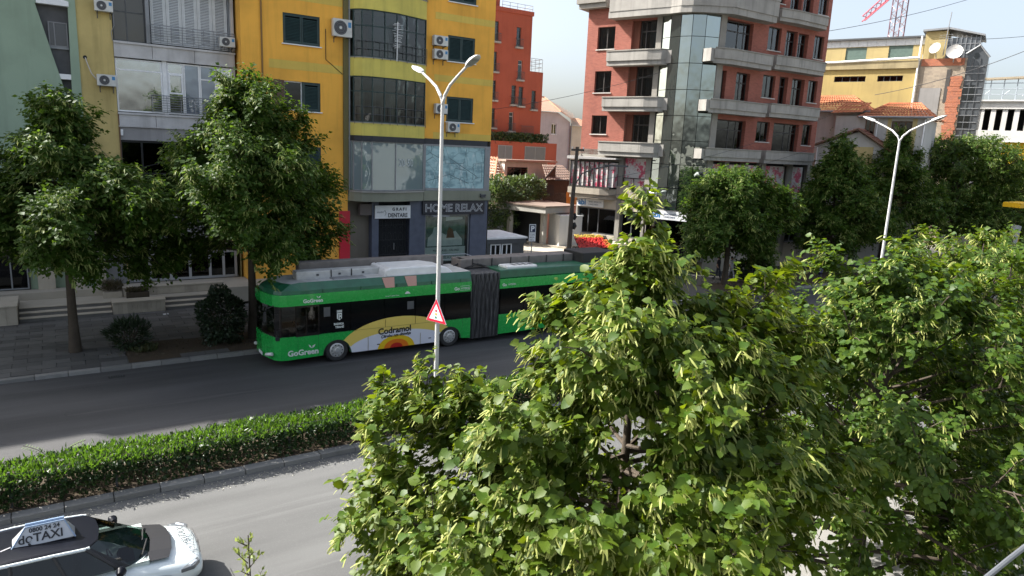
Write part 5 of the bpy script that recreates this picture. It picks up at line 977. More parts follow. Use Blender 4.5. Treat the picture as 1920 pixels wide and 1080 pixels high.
def linden(label, x, y, H, zb, prof, nb, leaf, seed, per=9, sec=7, tmpl=HEART, mat=None, bract=0, bmat=None, big=0, tr=.16, group=None, name='linden_tree', dens=1., lean=(0, 0), tips=None, zg=.14, droop=.25, clump=.55, thin=0.):
    """trunk with limbs; each limb carries side shoots set with single leaves. prof(u, azimuth) is the crown radius at height fraction u"""
    r = np.random.default_rng(seed); t = thing(name, label, 'tree', (x, y, zg), group); wood = M(); base = np.array([x, y, 0.])
    top = base + np.array([lean[0], lean[1], H])
    def axis(z): return base + np.array([lean[0]*(z/H)**2, lean[1]*(z/H)**2, z])
    tp = [tuple(axis(z)+r.normal(size=3)*(0, .03, 0)[0]) for z in np.linspace(zg-.1, H*.97, 9)]
    wood.tube(tp, [tr*(1.25 if j == 0 else 1)*(1-.93*j/8) for j in range(9)], 10); LP, LD = [], []; Rx = max(prof(q/9, a) for q in range(10) for a in (0, 1.5, 2.5, 4))
    for b in range(nb + len(tips or ())):
        tip = tips[b-nb] if b >= nb else None; u = ((b+.5)/nb)**.85 if tip is None else .4; az = b*2.39996 + r.normal()*.25; z0 = zb-.5 + u*(H-zb)*.93; Rr = prof(u, az)*r.uniform(.72, 1.1)*(1+.12*math.sin(2*az+seed)+.10*math.sin(3*az+2*seed+u*5))
        if tip is not None: dv_ = np.array(tip)-base; hl = math.hypot(dv_[0], dv_[1]); az = math.atan2(dv_[1], dv_[0]); Rr = max(.3, hl); z0 = max(zb-.6, tip[2]-.15-hl*r.uniform(.3, .55)); u = min(1, max(.02, (z0-zb)/(H-zb)))
        el = (.15+.95*u**1.3)+r.normal()*.12; hor = np.array([math.cos(az), math.sin(az), 0]); st = axis(z0); npt = 7; pts = []
        for k in range(npt): q = k/(npt-1); h = Rr*q; pts.append(st + hor*h + np.array([0, 0, min(math.tan(min(el, 1.25))*Rr*.8, (H-z0)*.97*(1-.5*(Rr/Rx)**2))*q*(.7+.3*q) - droop*Rr*q**3*(1-u)]))
        if tip is not None: pts = [st + (np.array(tip)-st)*(k/(npt-1)) + np.array([0, 0, -.12*Rr*math.sin(math.pi*k/(npt-1))]) for k in range(npt)]
        pts = np.array(pts); wood.tube([tuple(p) for p in pts], [max(.008, tr*.34*(1-u*.6)*(1-.92*k/(npt-1))) for k in range(npt)], 6)
        ns = max(3, int(sec*(.5+Rr/2.2)))
        for s in range(ns):
            q = r.uniform(.22, 1.0)**.75; f = q*(npt-1); i0 = min(int(f), npt-2); p = pts[i0]+(pts[i0+1]-pts[i0])*(f-i0); tang = pts[i0+1]-pts[i0]; tang /= np.linalg.norm(tang)
            side = r.normal(size=3); side -= tang*(side@tang); side /= np.linalg.norm(side); dr = tang*r.uniform(.35, .9)+side*r.uniform(.5, 1.0)+np.array([0, 0, .25]); dr /= np.linalg.norm(dr)
            ln_ = Rr*r.uniform(.18, clump)*(1.15-.55*q); e = p+dr*ln_; mid = p+dr*ln_*.5+np.array([0, 0, .04]); wood.tube([tuple(p), tuple(mid), tuple(e)], [.012*tr/.16, .009*tr/.16, .004], 4, cap=False)
            ntw = max(2, int(per*dens*(.4+ln_)))
            for w_ in range(ntw):
                a = r.uniform(.15, 1.05); pp = p+dr*ln_*a+r.normal(size=3)*.05; td = dr*.6+r.normal(size=3)*.65+np.array([0, 0, -.05]); td /= np.linalg.norm(td); tl = leaf*r.uniform(2.2, 4.2); nl = int(r.integers(5, 9))
                for l in range(nl): LP.append(pp+td*tl*(l+.5)/nl+np.array([0, 0, -.25*leaf*(l/nl)**2])); LD.append((td, l % 2))
    # leading shoot
    for k in range(int(40*dens)):
        a = r.uniform(.0, 1)**1.5; pp = axis(H*(1-.0))-np.array([0, 0, a*(H-zb)*.26]) + r.normal(size=3)*np.array([.5, .5, .12])*(.12+a*.55)*prof(.93, 0); td = np.array([r.normal()*.6, r.normal()*.6, .45]); td /= np.linalg.norm(td)
        for l in range(7): LP.append(pp+td*leaf*3*(l+.5)/7); LD.append((td, l % 2))
    LP = np.array(LP); td = np.array([d for d, s in LD]); sd = np.array([1. if s else -1. for d, s in LD]); n = len(LP)
    upv = np.tile([0, 0, 1.], (n, 1)); lat = np.cross(td, upv); lat /= np.linalg.norm(lat, axis=1)[:, None]+1e-9
    out = LP-np.array([x, y, 0]); out[:, 2] = 0; out /= np.linalg.norm(out, axis=1)[:, None]+1e-9
    d = td*.55 + lat*sd[:, None]*.8 + out*.35 + np.array([0, 0, -.42]) + r.normal(size=(n, 3))*.28; nr = np.array([0, 0, 1.])+out*.55+r.normal(size=(n, 3))*.42; nr -= d*(np.sum(nr*d, 1)/np.sum(d*d, 1))[:, None]
    rot = frames(d, nr); size = leaf*r.uniform(.45, 1.28, n)
    wood.build('trunk', BARK, t, smooth=True, recalc=False)
    if big:
        c = np.array(EYE); vd = LP-c; dist = np.linalg.norm(vd, axis=1); w_ = vd@np.array(fwd); pu = 960+1300*(vd@np.array(rt))/w_; pw = 540-1300*(vd@np.array(up))/w_; facing = np.abs(np.sum(rot[:, :, 2]*vd, 1))/dist
        # those nothing hides: first leaf met in each small cone of view
        ok = (w_ > 0) & (pu > 5) & (pu < 1915) & (pw > 5) & (pw < 1075) & (facing > .35); score = np.where(ok, size*facing/dist, 0); cell = {}
        for i in np.argsort(dist):
            if ok[i]: cell.setdefault((int(pu[i]//26), int(pw[i]//26)), i)
        first = np.array(list(cell.values())); pick = first[np.argsort(-score[first])[:big]]; me = None
        for i in pick:
            if me is None:
                me = bpy.data.meshes.new('leaf'); me.from_pydata([tuple(q) for q in tmpl[0]], [], [tuple(q) for q in tmpl[1]]); me.materials.append(mat); me.polygons.foreach_set('use_smooth', [True]*len(me.polygons))
            o = bpy.data.objects.new('leaf', me); C.objects.link(o); o.parent = t; m4 = Matrix(rot[i].tolist()).to_4x4(); o.matrix_basis = Matrix.Translation(Vector(LP[i])-W[t.name]) @ m4 @ Matrix.Scale(size[i], 4)
        keep = np.ones(n, bool); keep[pick] = False
    else: keep = np.ones(n, bool)
    scatter_mesh('crown', tmpl, LP[keep], rot[keep], size[keep], mat, t, 'stuff')
    if bract:
        ix = np.nonzero(r.uniform(size=n//7+1)[np.arange(n)//7] < bract*.62)[0]; ix = np.concatenate([ix, ix[r.uniform(size=len(ix)) < .6]]); bd = out[ix]*.8+lat[ix]*r.normal(size=(len(ix), 1))*.5+np.array([0, 0, -.55])+r.normal(size=(len(ix), 3))*.25; bn = np.array([0, 0, 1.])+r.normal(size=(len(ix), 3))*.5; bn -= bd*(np.sum(bn*bd, 1)/np.sum(bd*bd, 1))[:, None]
        scatter_mesh('bracts', BRACT, LP[ix]+np.array([0, 0, -.01])+r.normal(size=(len(ix), 3))*leaf*.25, frames(bd, bn), leaf*r.uniform(.8, 1.25, len(ix)), bmat, t, 'stuff')
    return t, n
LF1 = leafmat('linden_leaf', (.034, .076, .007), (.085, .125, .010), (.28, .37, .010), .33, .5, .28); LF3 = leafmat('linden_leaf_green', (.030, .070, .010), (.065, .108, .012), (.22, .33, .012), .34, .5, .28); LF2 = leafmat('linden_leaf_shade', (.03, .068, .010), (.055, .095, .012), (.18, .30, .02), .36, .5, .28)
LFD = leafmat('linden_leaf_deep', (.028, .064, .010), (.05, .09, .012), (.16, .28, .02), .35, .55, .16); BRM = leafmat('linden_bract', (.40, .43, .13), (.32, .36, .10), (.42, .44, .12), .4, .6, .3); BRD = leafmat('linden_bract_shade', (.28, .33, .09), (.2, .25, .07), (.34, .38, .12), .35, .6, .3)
def cone(Rm, p0=.75, pk=.22, pw=1.0):
    def f(u, az): return Rm*(p0+(1-p0)*min(1, u/pk)) if u < pk else Rm*max(.06, (1-((u-pk)/(1-pk))**pw*.94))
    return f
cnt = []
# far pavement, in the shade of the buildings
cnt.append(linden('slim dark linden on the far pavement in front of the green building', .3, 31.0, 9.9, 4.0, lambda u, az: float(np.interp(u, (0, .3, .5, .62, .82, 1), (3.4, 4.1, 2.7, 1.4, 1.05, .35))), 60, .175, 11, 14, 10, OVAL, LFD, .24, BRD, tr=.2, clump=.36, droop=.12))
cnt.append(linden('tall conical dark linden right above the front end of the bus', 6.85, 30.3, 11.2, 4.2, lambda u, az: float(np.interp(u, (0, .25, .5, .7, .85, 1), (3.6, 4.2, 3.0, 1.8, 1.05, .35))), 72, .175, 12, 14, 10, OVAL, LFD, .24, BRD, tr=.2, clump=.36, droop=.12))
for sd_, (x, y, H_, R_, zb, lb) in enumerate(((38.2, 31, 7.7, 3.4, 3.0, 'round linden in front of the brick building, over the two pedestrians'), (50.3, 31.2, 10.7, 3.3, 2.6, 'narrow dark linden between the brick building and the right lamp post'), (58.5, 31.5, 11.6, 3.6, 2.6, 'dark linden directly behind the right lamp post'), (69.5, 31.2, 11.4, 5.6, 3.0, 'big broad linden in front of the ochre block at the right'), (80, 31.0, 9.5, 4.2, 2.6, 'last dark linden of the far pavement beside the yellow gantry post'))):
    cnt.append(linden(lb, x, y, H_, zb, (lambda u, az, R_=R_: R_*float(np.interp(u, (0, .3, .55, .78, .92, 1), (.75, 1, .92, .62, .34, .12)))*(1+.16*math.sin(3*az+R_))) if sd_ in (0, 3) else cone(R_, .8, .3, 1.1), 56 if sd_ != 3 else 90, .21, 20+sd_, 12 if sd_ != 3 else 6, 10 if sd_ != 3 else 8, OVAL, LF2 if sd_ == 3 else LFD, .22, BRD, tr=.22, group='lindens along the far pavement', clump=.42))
# near pavement, sunlit
cnt.append(linden('large sunlit linden with hanging pale bracts filling the middle foreground', 5.75, 5.9, 8.2, 2.9, lambda u, az: float(np.interp(u, (0, .1, .5, .62, .8, 1), (1.6, 1.7, 1.6, 1.0, .55, .12))), 15, .10, 5, 14, 9, HEART, LF1, .66, BRM, big=300, tr=.13, dens=1.1, clump=.34, droop=.3, tips=[(5.29, 6.26, 7.1), (4.81, 6.4, 6.85), (4.38, 6.06, 6.29), (3.32, 7.78, 5.43), (3.67, 7.58, 5.55), (4.16, 7.49, 5.5), (3.09, 7.57, 4.92), (3.01, 7.18, 4.61), (2.82, 6.88, 4.37), (2.8, 6.37, 4.22), (2.67, 5.94, 4.13), (6.36, 5.99, 7.41), (6.24, 5.49, 7.05), (7.05, 5.23, 7.17), (6.19, 4.7, 6.68), (7.11, 4.65, 5.99), (7.31, 4.16, 5.48), (6.8, 3.91, 5.12), (6.13, 3.79, 4.8), (7.7, 5.39, 6.6), (7.21, 5.11, 7.15), (5.35, 7.15, 4.36), (7.44, 5.76, 4.4), (3.68, 4.28, 5.12), (4.51, 4.01, 5.28), (4.14, 5.57, 5.63), (5.46, 4.45, 5.63), (6.26, 6.3, 4.36), (7.49, 5.05, 6.63), (6.58, 4.96, 6.82), (7.59, 4.87, 6.19), (6.58, 4.6, 6.35), (3.52, 4.92, 5.31), (5.04, 4.19, 6.48), (5.42, 3.78, 5.81), (4.37, 5.06, 6.7), (3.53, 5.56, 5.94), (2.94, 5.1, 4.94), (4.88, 3.51, 5.23), (4.91, 5.13, 6.95), (5.42, 5.01, 6.87), (4.84, 5.64, 6.84), (5.43, 5.89, 7.48), (5.71, 5.58, 7.45), (2.95, 5.93, 4.85), (6.42, 4.05, 5.64), (6.13, 7.2, 5.7), (7.41, 6.43, 6.06), (5.04, 7.94, 4.75), (8.16, 5.7, 5.07), (6.53, 6.63, 6.49), (4.06, 7.69, 4.04)]))
cnt.append(linden('second near linden right of the large one, with a dark trunk below', 11.1, 5.6, 7.55, 2.1, cone(3.2, .85, .35, 1.5), 64, .088, 6, 13, 9, HEART, LF3, .3, BRM, big=300, tr=.15, dens=1.0, clump=.48))
cnt.append(linden('third near linden cut by the right edge of the view', 16.2, 6.6, 7.4, 2.0, cone(3.4, .85, .4, 1.5), 60, .105, 8, 12, 9, OVAL, LF3, .3, BRM, tr=.16, clump=.48))
print('leaves', [c[1] for c in cnt])
# hedge on the median
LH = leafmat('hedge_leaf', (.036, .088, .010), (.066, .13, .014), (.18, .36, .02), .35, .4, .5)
LHS = leafmat('hedge_shade_leaf', (.018, .04, .012), (.03, .06, .016), (.05, .1, .02), .15, .45, .3); hd = thing('hedge', 'long clipped green hedge on the median with bare dark stems below', 'hedge', (8, 19, .12)); r = np.random.default_rng(31)  # darker, duller side leaves: the hedge's shade is put into their colour
x0, x1 = -4., 34.; nst = 1500; sx = r.uniform(x0, x1, nst); sy = r.uniform(18.25, 19.1, nst); wood = M()
for a, b in zip(sx, sy):
    a2, b2 = a+r.normal()*.1, b+r.normal()*.08; z2 = r.uniform(.75, 1.0); wood.tube([(a, b, .1), ((a+a2)/2+r.normal()*.06, (b+b2)/2+r.normal()*.05, z2*.5), (a2, b2, z2)], [.012, .009, .005], 4, cap=False)
wood.build('stems', plain('hedge_stem', (.07, .055, .04), .9), hd, recalc=False, kind='stuff')
def hedge_leaves(n, f):
    x = r.uniform(x0, x1, n); wv = .5+.5*np.sin(x*1.9)+.4*np.sin(x*.7+1); y, z, d = f(n, x, wv); nr = r.normal(size=(n, 3)); nr -= d*(np.sum(nr*d, 1)/np.sum(d*d, 1))[:, None]; return np.stack([x, y, z], 1), frames(d, nr)
def topf(n, x, wv): y = r.uniform(18.0, 19.3, n); return y, (.79+.07*wv+r.normal(size=n)*.06-.1*(np.abs(y-18.65)/.68)**4), np.stack([r.normal(size=n)*.5, r.normal(size=n)*.5, np.full(n, .85)], 1)
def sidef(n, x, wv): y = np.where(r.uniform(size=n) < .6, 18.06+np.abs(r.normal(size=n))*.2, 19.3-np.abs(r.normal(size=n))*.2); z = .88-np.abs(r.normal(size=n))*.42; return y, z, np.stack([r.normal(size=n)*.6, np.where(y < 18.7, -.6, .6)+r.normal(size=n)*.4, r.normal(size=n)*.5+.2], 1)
for n_, f_ in ((26000, topf), (36000, sidef)): p_, q_ = hedge_leaves(n_, f_); scatter_mesh('top_foliage' if f_ is topf else 'shaded_side_foliage', LANCE if f_ is topf else OVAL, p_, q_, (.15 if f_ is topf else .11)*r.uniform(.5, 1.35, n_), LH if f_ is topf else LHS, hd, 'stuff')
fe = thing('wire_fence', 'low dark wire fence hidden inside the median hedge', 'fence', (8, 18.3, .12))
for k in range(18): m = M(); x = -3.4+k*2.1; m.box(x-.025, x+.025, 18.27, 18.32, .1, .98); m.build('post', DGREY, fe)
for z in (.45, .9): m = M(); m.tube([(-4, 18.3, z), (34, 18.3, z)], .008, 4); m.build('wire', DGREY, fe)
# feathery sapling growing out of the hedge
def fern(label, x, y, z0, h, n, mat, seed):
    r = np.random.default_rng(seed); t = thing('ailanthus_sapling', label, 'plant', (x, y, z0)); P_, D_ = [], []; wd = M()
    for k in range(n):
        az = r.uniform(0, 6.28); L = h*r.uniform(.6, 1); d = np.array([math.cos(az)*.55, math.sin(az)*.55, 1.]); pts = [np.array([x, y, z0])+d*L*q+np.array([math.cos(az), math.sin(az), -1.2])*.25*q*q for q in np.linspace(0, 1, 6)]; wd.tube([tuple(p) for p in pts], .008, 4, cap=False); lat = np.array([-math.sin(az), math.cos(az), 0])
        for j in range(9):
            q = .35+.65*j/9; i = min(int(q*5), 4); p = pts[i]+(pts[i+1]-pts[i])*(q*5-i)
            for s in (-1, 1): P_.append(p); D_.append(lat*s+d*.35+np.array([0, 0, -.3]))
    wd.build('stem', BARK, t, recalc=False); P_ = np.array(P_); D_ = np.array(D_); nr = np.tile([0, 0, 1.], (len(P_), 1)); nr -= D_*(np.sum(nr*D_, 1)/np.sum(D_*D_, 1))[:, None]
    scatter_mesh('foliage', LANCE, P_, frames(D_, nr), h*.22*r.uniform(.7, 1.1, len(P_)), mat, t, 'stuff')
fern('pale feathery sapling sticking out of the hedge near its left end', -.45, 19.5, .5, .85, 9, leafmat('pale_leaf', (.14, .2, .10), (.18, .24, .12), (.25, .35, .12), .4), 4)
# bushes on the far soil strip
def bush(label, x, y, rx, rz, n, leaf, mat, seed, name='bush', spiky=0, tm=OVAL, z0=.15, ry=None):
    r = np.random.default_rng(seed); t = thing(name, label, 'bush', (x, y, z0)); ry = ry or rx; a = r.normal(size=(n, 3)); a /= np.linalg.norm(a, axis=1)[:, None]; q = r.uniform(.35, 1, n)**.5; lob = 1+.22*np.sin(a[:, 0]*5+seed)*np.cos(a[:, 2]*6+seed)
    P_ = np.stack([x+a[:, 0]*rx*q*lob, y+a[:, 1]*ry*q*lob, z0+rz*(.5+a[:, 2]*q*.52*lob)], 1); d = a*(1+spiky)+np.array([0, 0, .3+spiky])+r.normal(size=(n, 3))*.45; nr = np.array([0, 0, 1.])+a*.4+r.normal(size=(n, 3))*.5; nr -= d*(np.sum(nr*d, 1)/np.sum(d*d, 1))[:, None]
    scatter_mesh('foliage', tm, P_, frames(d, nr), leaf*r.uniform(.6, 1.25, n), mat, t, 'stuff'); wd = M()
    for k in range(9): az = k*.7; wd.tube([(x, y, z0-.05), (x+math.cos(az)*rx*.35, y+math.sin(az)*ry*.35, z0+rz*.5), (x+math.cos(az)*rx*.6, y+math.sin(az)*ry*.6, z0+rz*.8)], [.03, .02, .008], 5)
    wd.build('stems', BARK, t, recalc=False); return t
BD = leafmat('dark_bush_leaf', (.022, .04, .02), (.035, .055, .025), (.06, .1, .03), .25)
bush('small spiky dark bush on the soil strip between tree and big bush', 2.15, 30.7, .75, 1.15, 1500, .22, BD, 3, spiky=.5, tm=LANCE)
bush('tall dark leafy bush on the soil strip just ahead of the bus', 5.5, 29.9, .95, 2.35, 4200, .14, BD, 5)
bush('large sunlit leafy shrub spilling over the garage roof', 30.7, 49.6, 2.6, 4.4, 6500, .26, leafmat('shrub_leaf', (.06, .10, .035), (.09, .14, .05), (.15, .22, .05), .3), 7, 'shrub', z0=1.6, ry=1.6); bush('leafy shrub heap lying along the garage roof behind its edge', 34.2, 50.4, 2.6, 2.4, 3800, .24, leafmat('shrub_leaf_b', (.06, .095, .035), (.09, .13, .05), (.15, .22, .05), .3), 9, 'shrub', z0=4.0, ry=1.3)
bush('dark low bushes at the foot of the brick building right of the pedestrians', 41.6, 31.6, 1.4, 1.3, 1800, .2, BD, 15, 'bush')
# slender young tree in front of the road by the taxi
r = np.random.default_rng(77); st_ = thing('young_tree', 'slender young tree with sparse pale leaves beside the taxi, only its tip in view', 'tree', (1.62, 7.5, .14)); P_, D_ = [], []; wd = M(); wd.tube([(1.62, 7.5, .1), (1.6, 7.5, 2.2), (1.58, 7.55, 4.25)], [.03, .02, .006], 6)
for k in range(26):
    z = 2.3+k*.073; az = k*2.4; L = .52*(1-.8*(z-2.3)/2.0); b0 = np.array([1.6-.02*(z-2.2), 7.5+.02*(z-2.2), z]); e = b0+np.array([math.cos(az)*L*.8, math.sin(az)*L*.8, L*.75]); wd.tube([tuple(b0), tuple(e)], [.008, .004], 4, cap=False)
    for j in range(8): q = .35+.65*j/7; P_.append(b0+(e-b0)*q); D_.append(r.normal(size=3)*.6+np.array([0, 0, .6])+(e-b0)*1.2)
for j in range(10): P_.append(np.array([1.58, 7.55, 4.2])-np.array([0, 0, j*.03])); D_.append(r.normal(size=3)*.5+np.array([0, 0, .7]))
wd.build('trunk', BARK, st_, recalc=False); P_ = np.array(P_); D_ = np.array(D_); nr = r.normal(size=D_.shape); nr -= D_*(np.sum(nr*D_, 1)/np.sum(D_*D_, 1))[:, None]
scatter_mesh('crown', (OVAL[0]*np.array([1, .62, 1]), OVAL[1]), P_, frames(D_, nr), .085*r.uniform(.7, 1.2, len(P_)), leafmat('young_leaf', (.13, .18, .05), (.22, .27, .09), (.35, .42, .1), .4), st_, 'stuff')
# ================================================================== people: one skinned body each
def person(label, joints, radii, edges, cloth, loc, face, hair, skin, shoes=True, scale=1.):
    """joints in local metres, x forward; skin modifier grows one continuous body, clothes are colour zones of it"""
    t = thing('person', label, 'person', loc); me = bpy.data.meshes.new('body'); me.from_pydata([tuple(Vector(j)*scale) for j in joints], edges, []); o = bpy.data.objects.new('body', me); C.objects.link(o); o.parent = t
    o.modifiers.new('skin', 'SKIN'); sk = me.skin_vertices[0].data
    for k, q in enumerate(radii): sk[k].radius = (q[0]*scale, q[1]*scale) if isinstance(q, tuple) else (q*scale, q*scale)
    sk[0].use_root = True; sb = o.modifiers.new('sub', 'SUBSURF'); sb.levels = 2; sb.render_levels = 2
    dg = bpy.context.evaluated_depsgraph_get(); m2 = bpy.data.meshes.new_from_object(o.evaluated_get(dg)); o.modifiers.clear(); o.data = m2
    m2.materials.clear()
    for c in cloth[0]: m2.materials.append(c)
    for p in m2.polygons: p.material_index = cloth[1](p.center/scale); p.use_smooth = True
    b = bmesh.new(); bmesh.ops.create_uvsphere(b, u_segments=12, v_segments=8, radius=1); hm = bpy.data.meshes.new('hair')
    for v in b.verts: v.co = Vector((v.co.x*.105-.02, v.co.y*.09, v.co.z*.115+.01 if v.co.z > -.2 or v.co.x < -.1 else v.co.z*.05))*scale
    b.to_mesh(hm); b.free(); hm.materials.append(hair); h = bpy.data.objects.new('hair', hm); C.objects.link(h); h.parent = t; h.location = Vector(joints[face])*scale + Vector((-.012, 0, .03))*scale; hm.polygons.foreach_set('use_smooth', [True]*len(hm.polygons))
    f = M(); c = Vector(joints[face])*scale
    for s in (-1, 1): f.tube([c+Vector((.075, s*.032-.012, .0))*scale, c+Vector((.092, s*.034, .0))*scale], .012*scale, 6); 
    f.tube([c+Vector((.09, -.02, -.055))*scale, c+Vector((.09, .02, -.055))*scale], .007*scale, 5)
    fo = f.build('face', plain('eye_dark', (.03, .02, .02), .5)); fo.parent = t; nb = M(); nb.tube([c+Vector((.085, 0, .01))*scale, c+Vector((.112, 0, -.025))*scale], .012*scale, 6)
    for s in (-1, 1): nb.tube([c+Vector((0, s*.08, .02))*scale, c+Vector((-.01, s*.085, -.03))*scale], .018*scale, 6)
    no = nb.build('nose_and_ears', skin); no.parent = t
    return t
SKIN = plain('skin', (.42, .25, .17), .55); HAIRB = plain('dark_hair', (.012, .01, .009), .6); SHIRT = plain('pale_shirt', (.55, .56, .6), .85); JEANS = plain('dark_jeans', (.03, .035, .05), .9); TOPD = plain('dark_top', (.025, .024, .03), .9); LTROU = plain('light_trousers', (.4, .4, .42), .9); SHIRTP = plain('pinkish_top', (.5, .42, .42), .85); GSHIRT = plain('grey_uniform_shirt', (.42, .44, .48), .85)
def walker(step, arm):
    J = [(0, 0, .93), (0, 0, 1.15), (0, 0, 1.38), (0, 0, 1.48), (.01, 0, 1.60), (.01, 0, 1.68)]; Rr = [(.15, .11), (.135, .10), (.165, .10), .055, (.078, .09), (.07, .085)]; E = [(0, 1), (1, 2), (2, 3), (3, 4), (4, 5)]
    for s, f in ((1, step), (-1, -step)):
        k = len(J); J += [(0, s*.09, .88), (f*.45+.05, s*.09, .5), (f*.8-(.12 if f < 0 else 0), s*.09, .08), (f*.8+.13-(.12 if f < 0 else 0), s*.1, .04)]; Rr += [.09, .062, .045, (.045, .03)]; E += [(0, k), (k, k+1), (k+1, k+2), (k+2, k+3)]
        k = len(J); a = -f*arm; J += [(0, s*.19, 1.41), (a*.35-.02, s*.24, 1.13), (a*.9+.06, s*.23, .89), (a*1.05+.09, s*.22, .80)]; Rr += [.055, .042, .032, (.035, .02)]; E += [(2, k), (k, k+1), (k+1, k+2), (k+2, k+3)]
        h = len(J)-1
        for q in range(4): J.append((a*1.1+.1+q*.006, s*(.20+.016*q), .72+.008*abs(q-1.5))); Rr.append(.009); E.append((h, len(J)-1))
        J.append((a*1.1+.13, s*.19, .765)); Rr.append(.01); E.append((h, len(J)-1))
    return J, Rr, E
def zones(c): 
    if c.z > 1.5: return 2
    if c.z > .93: return 2 if abs(c.y) > .2 and c.z < 1.2 else 0
    return 1 if c.z > .1 or abs(c.y) < .0 else 3
J, Rr, E = walker(.28, .6)
pd = person('pedestrian in a pale shirt and light trousers walking in front of the brick building', J, Rr, E, ([SHIRT, LTROU, SKIN, BLACK], zones), (39.9, 31.9, .145), 4, HAIRB, SKIN); pd.rotation_euler = (0, 0, R(-95))
J, Rr, E = walker(.2, .5)
pd = person('dark haired pedestrian in dark top walking just behind the one in the pale shirt', J, Rr, E, ([TOPD, JEANS, SKIN, BLACK], zones), (39.0, 32.3, .145), 4, HAIRB, SKIN); pd.rotation_euler = (0, 0, R(-80))

# ================================================================== articulated trolleybus
BF = Fr((6.8, 25.95), (1, 0)); bus = thing('trolleybus', 'long green articulated trolleybus with yellow pain relief advert on its side', 'bus', (6.8, 25.95, 0))
GRN = plain('bus_green', (.014, .36, .06), .25, coat=.5, vary=.08); DGRN = plain('bus_dark_green', (.02, .125, .065), .35, coat=.3, vary=.25); BGLS = plain('bus_black_glass', (.004, .005, .006), .1, spec=.22); SEAM = plain('panel_seam', (.012, .08, .03), .6)
GREYR = plain('roof_grey', (.5, .5, .48), .6, vary=.25); BRNR = plain('roof_brown', (.19, .17, .155), .7, vary=.3); WPOD = plain('roof_white', (.78, .78, .76), .4, vary=.12); PUR = plain('led_black', (.01, .008, .009), .2)
Wd = 2.32
def outline(i=0): return [(8.36, -i), (.30, -i), (.06, -.06-i), (-.16+i, -.28), (-.38+i, -Wd/2), (-.37+i, -Wd+.3), (-.27, -Wd+.07+i), (.05, -Wd+i), (8.36, -Wd+i)]
def arch(c, r=.54, n=12): return [(c-r*math.cos(math.pi*k/n), .34+r*math.sin(math.pi*k/n)*1.0) for k in range(n+1)]
body = M(BF); nose = [p for p in outline() if p[0] < 1.2]; body.prismz(nose, .30, 1.22); body.prismd([(.302, .3)] + arch(2.25) + arch(7.32) + [(8.36, .3), (8.36, 1.22), (.302, 1.22)], -.05, 0)
body.prismd([(.62, .3), (8.36, .3), (8.36, 1.22), (.62, 1.22)], -Wd, -Wd+.05); body.prismz(outline(), 2.42, 2.86)
bd = body.build('body', GRN, bus, recalc=True)
fl = M(BF); fl.box(.7, 8.3, -Wd+.06, -.5, .3, 1.2); fl.box(9.9, 17.5, -Wd+.06, -.5, .3, 1.2); fl.build('chassis', BLACK, bus)
fa = M(BF)
k0 = len(fa.v); ol = [(8.36, -.02), (.86, -.02), (.12, -.12), (-.1, -.4), (-.28, -Wd/2), (-.26, -Wd+.4), (-.12, -Wd+.12), (.7, -Wd+.02), (8.36, -Wd+.02)]
for z, ins in ((2.862, 0), (3.0, .015), (3.3, .13)):
    for s, d in ol: q = 1.0 if s > .85 else (.55 if z > 3.2 else 1); fa.v.append(BF.P(s+(ins*3.2 if s < .85 else 0), d+(-ins if d > -Wd/2 else ins)*(1 if abs(d+Wd/2) > .1 else 0), z if not (s < .85 and z > 3.2) else z-.06))
n = len(ol)
for L_i in range(2):
    for j in range(n-1): fa.f.append([k0+L_i*n+j, k0+L_i*n+j+1, k0+(L_i+1)*n+j+1, k0+(L_i+1)*n+j]); fa.i.append(0)
fa.f.append([k0+2*n+j for j in (0, 1, 2, 3, 4, 5, 6, 7, 8)]); fa.i.append(1)
fa.build('roof_fairing', [DGRN, GREYR], bus, smooth=False)
# window band: cab with see-through glass, then black panes one by one
core = M(BF); core.box(1.55, 8.34, -Wd+.02, -.03, 1.22, 2.42); core.build('window_core', BGLS, bus)
gx = [1.56, 2.05, 2.82, 4.25, 5.65, 7.05, 8.34]
for a, b in zip(gx, gx[1:]): m = M(BF); m.box(a+.012, b-.012, -.028, .0, 1.23, 2.415); m.build('window_pane', BGLS, bus)
for a, b, c, e in ((1.72, 1.98, 1.9, 2.28), (5.28, 5.58, 1.88, 2.22)): m = M(BF); m.box(a, b, .0, .004, c, e); m.build('window_vent', plain('vent_grey', (.09, .095, .10), .3), bus)
CABG = glass('cab_glass', (.45, .48, .48), 1.0, .02, 0); cab = M(BF)
for q in ((.62, .66, -.06, 0, 1.22, 2.42), (1.5, 1.55, -.06, 0, 1.22, 2.42), (1.02, 1.06, -.05, -.003, 1.24, 2.2), (.62, 1.55, -.06, .002, 1.2, 1.3), (.62, 1.55, -.06, .001, 2.34, 2.42)): cab.box(*q)
cab.build('cab_frame', PUR, bus)
for d_ in (-.09, -Wd+.1): m = M(BF); x_ = .06 if d_ > -1 else -.24; m.tube([(x_, d_, 1.22), (x_+.02, d_, 2.42)], .05, 6); m.build('front_pillar', PUR, bus)
m = M(BF); m.box(.66, 1.5, -.03, -.02, 1.3, 2.34); m.face([(.09, -.06, 1.22), (.62, -.01, 1.22), (.62, -.01, 2.42), (.09, -.06, 2.42)]); m.build('cab_side_glass', CABG, bus, recalc=False)
ws = M(BF); fr_ = [(.07, -.07), (-.14, -.28), (-.36, -Wd/2), (-.35, -Wd+.3), (-.25, -Wd+.08)]
for a, b in zip(fr_, fr_[1:]): ws.face([(a[0], a[1], 1.1), (b[0], b[1], 1.1), (b[0]+.05, b[1], 2.44), (a[0]+.05, a[1], 2.44)])
ws.build('windscreen', glass('windscreen', (.12, .13, .13), 1.6, .02, 0), bus, recalc=False)
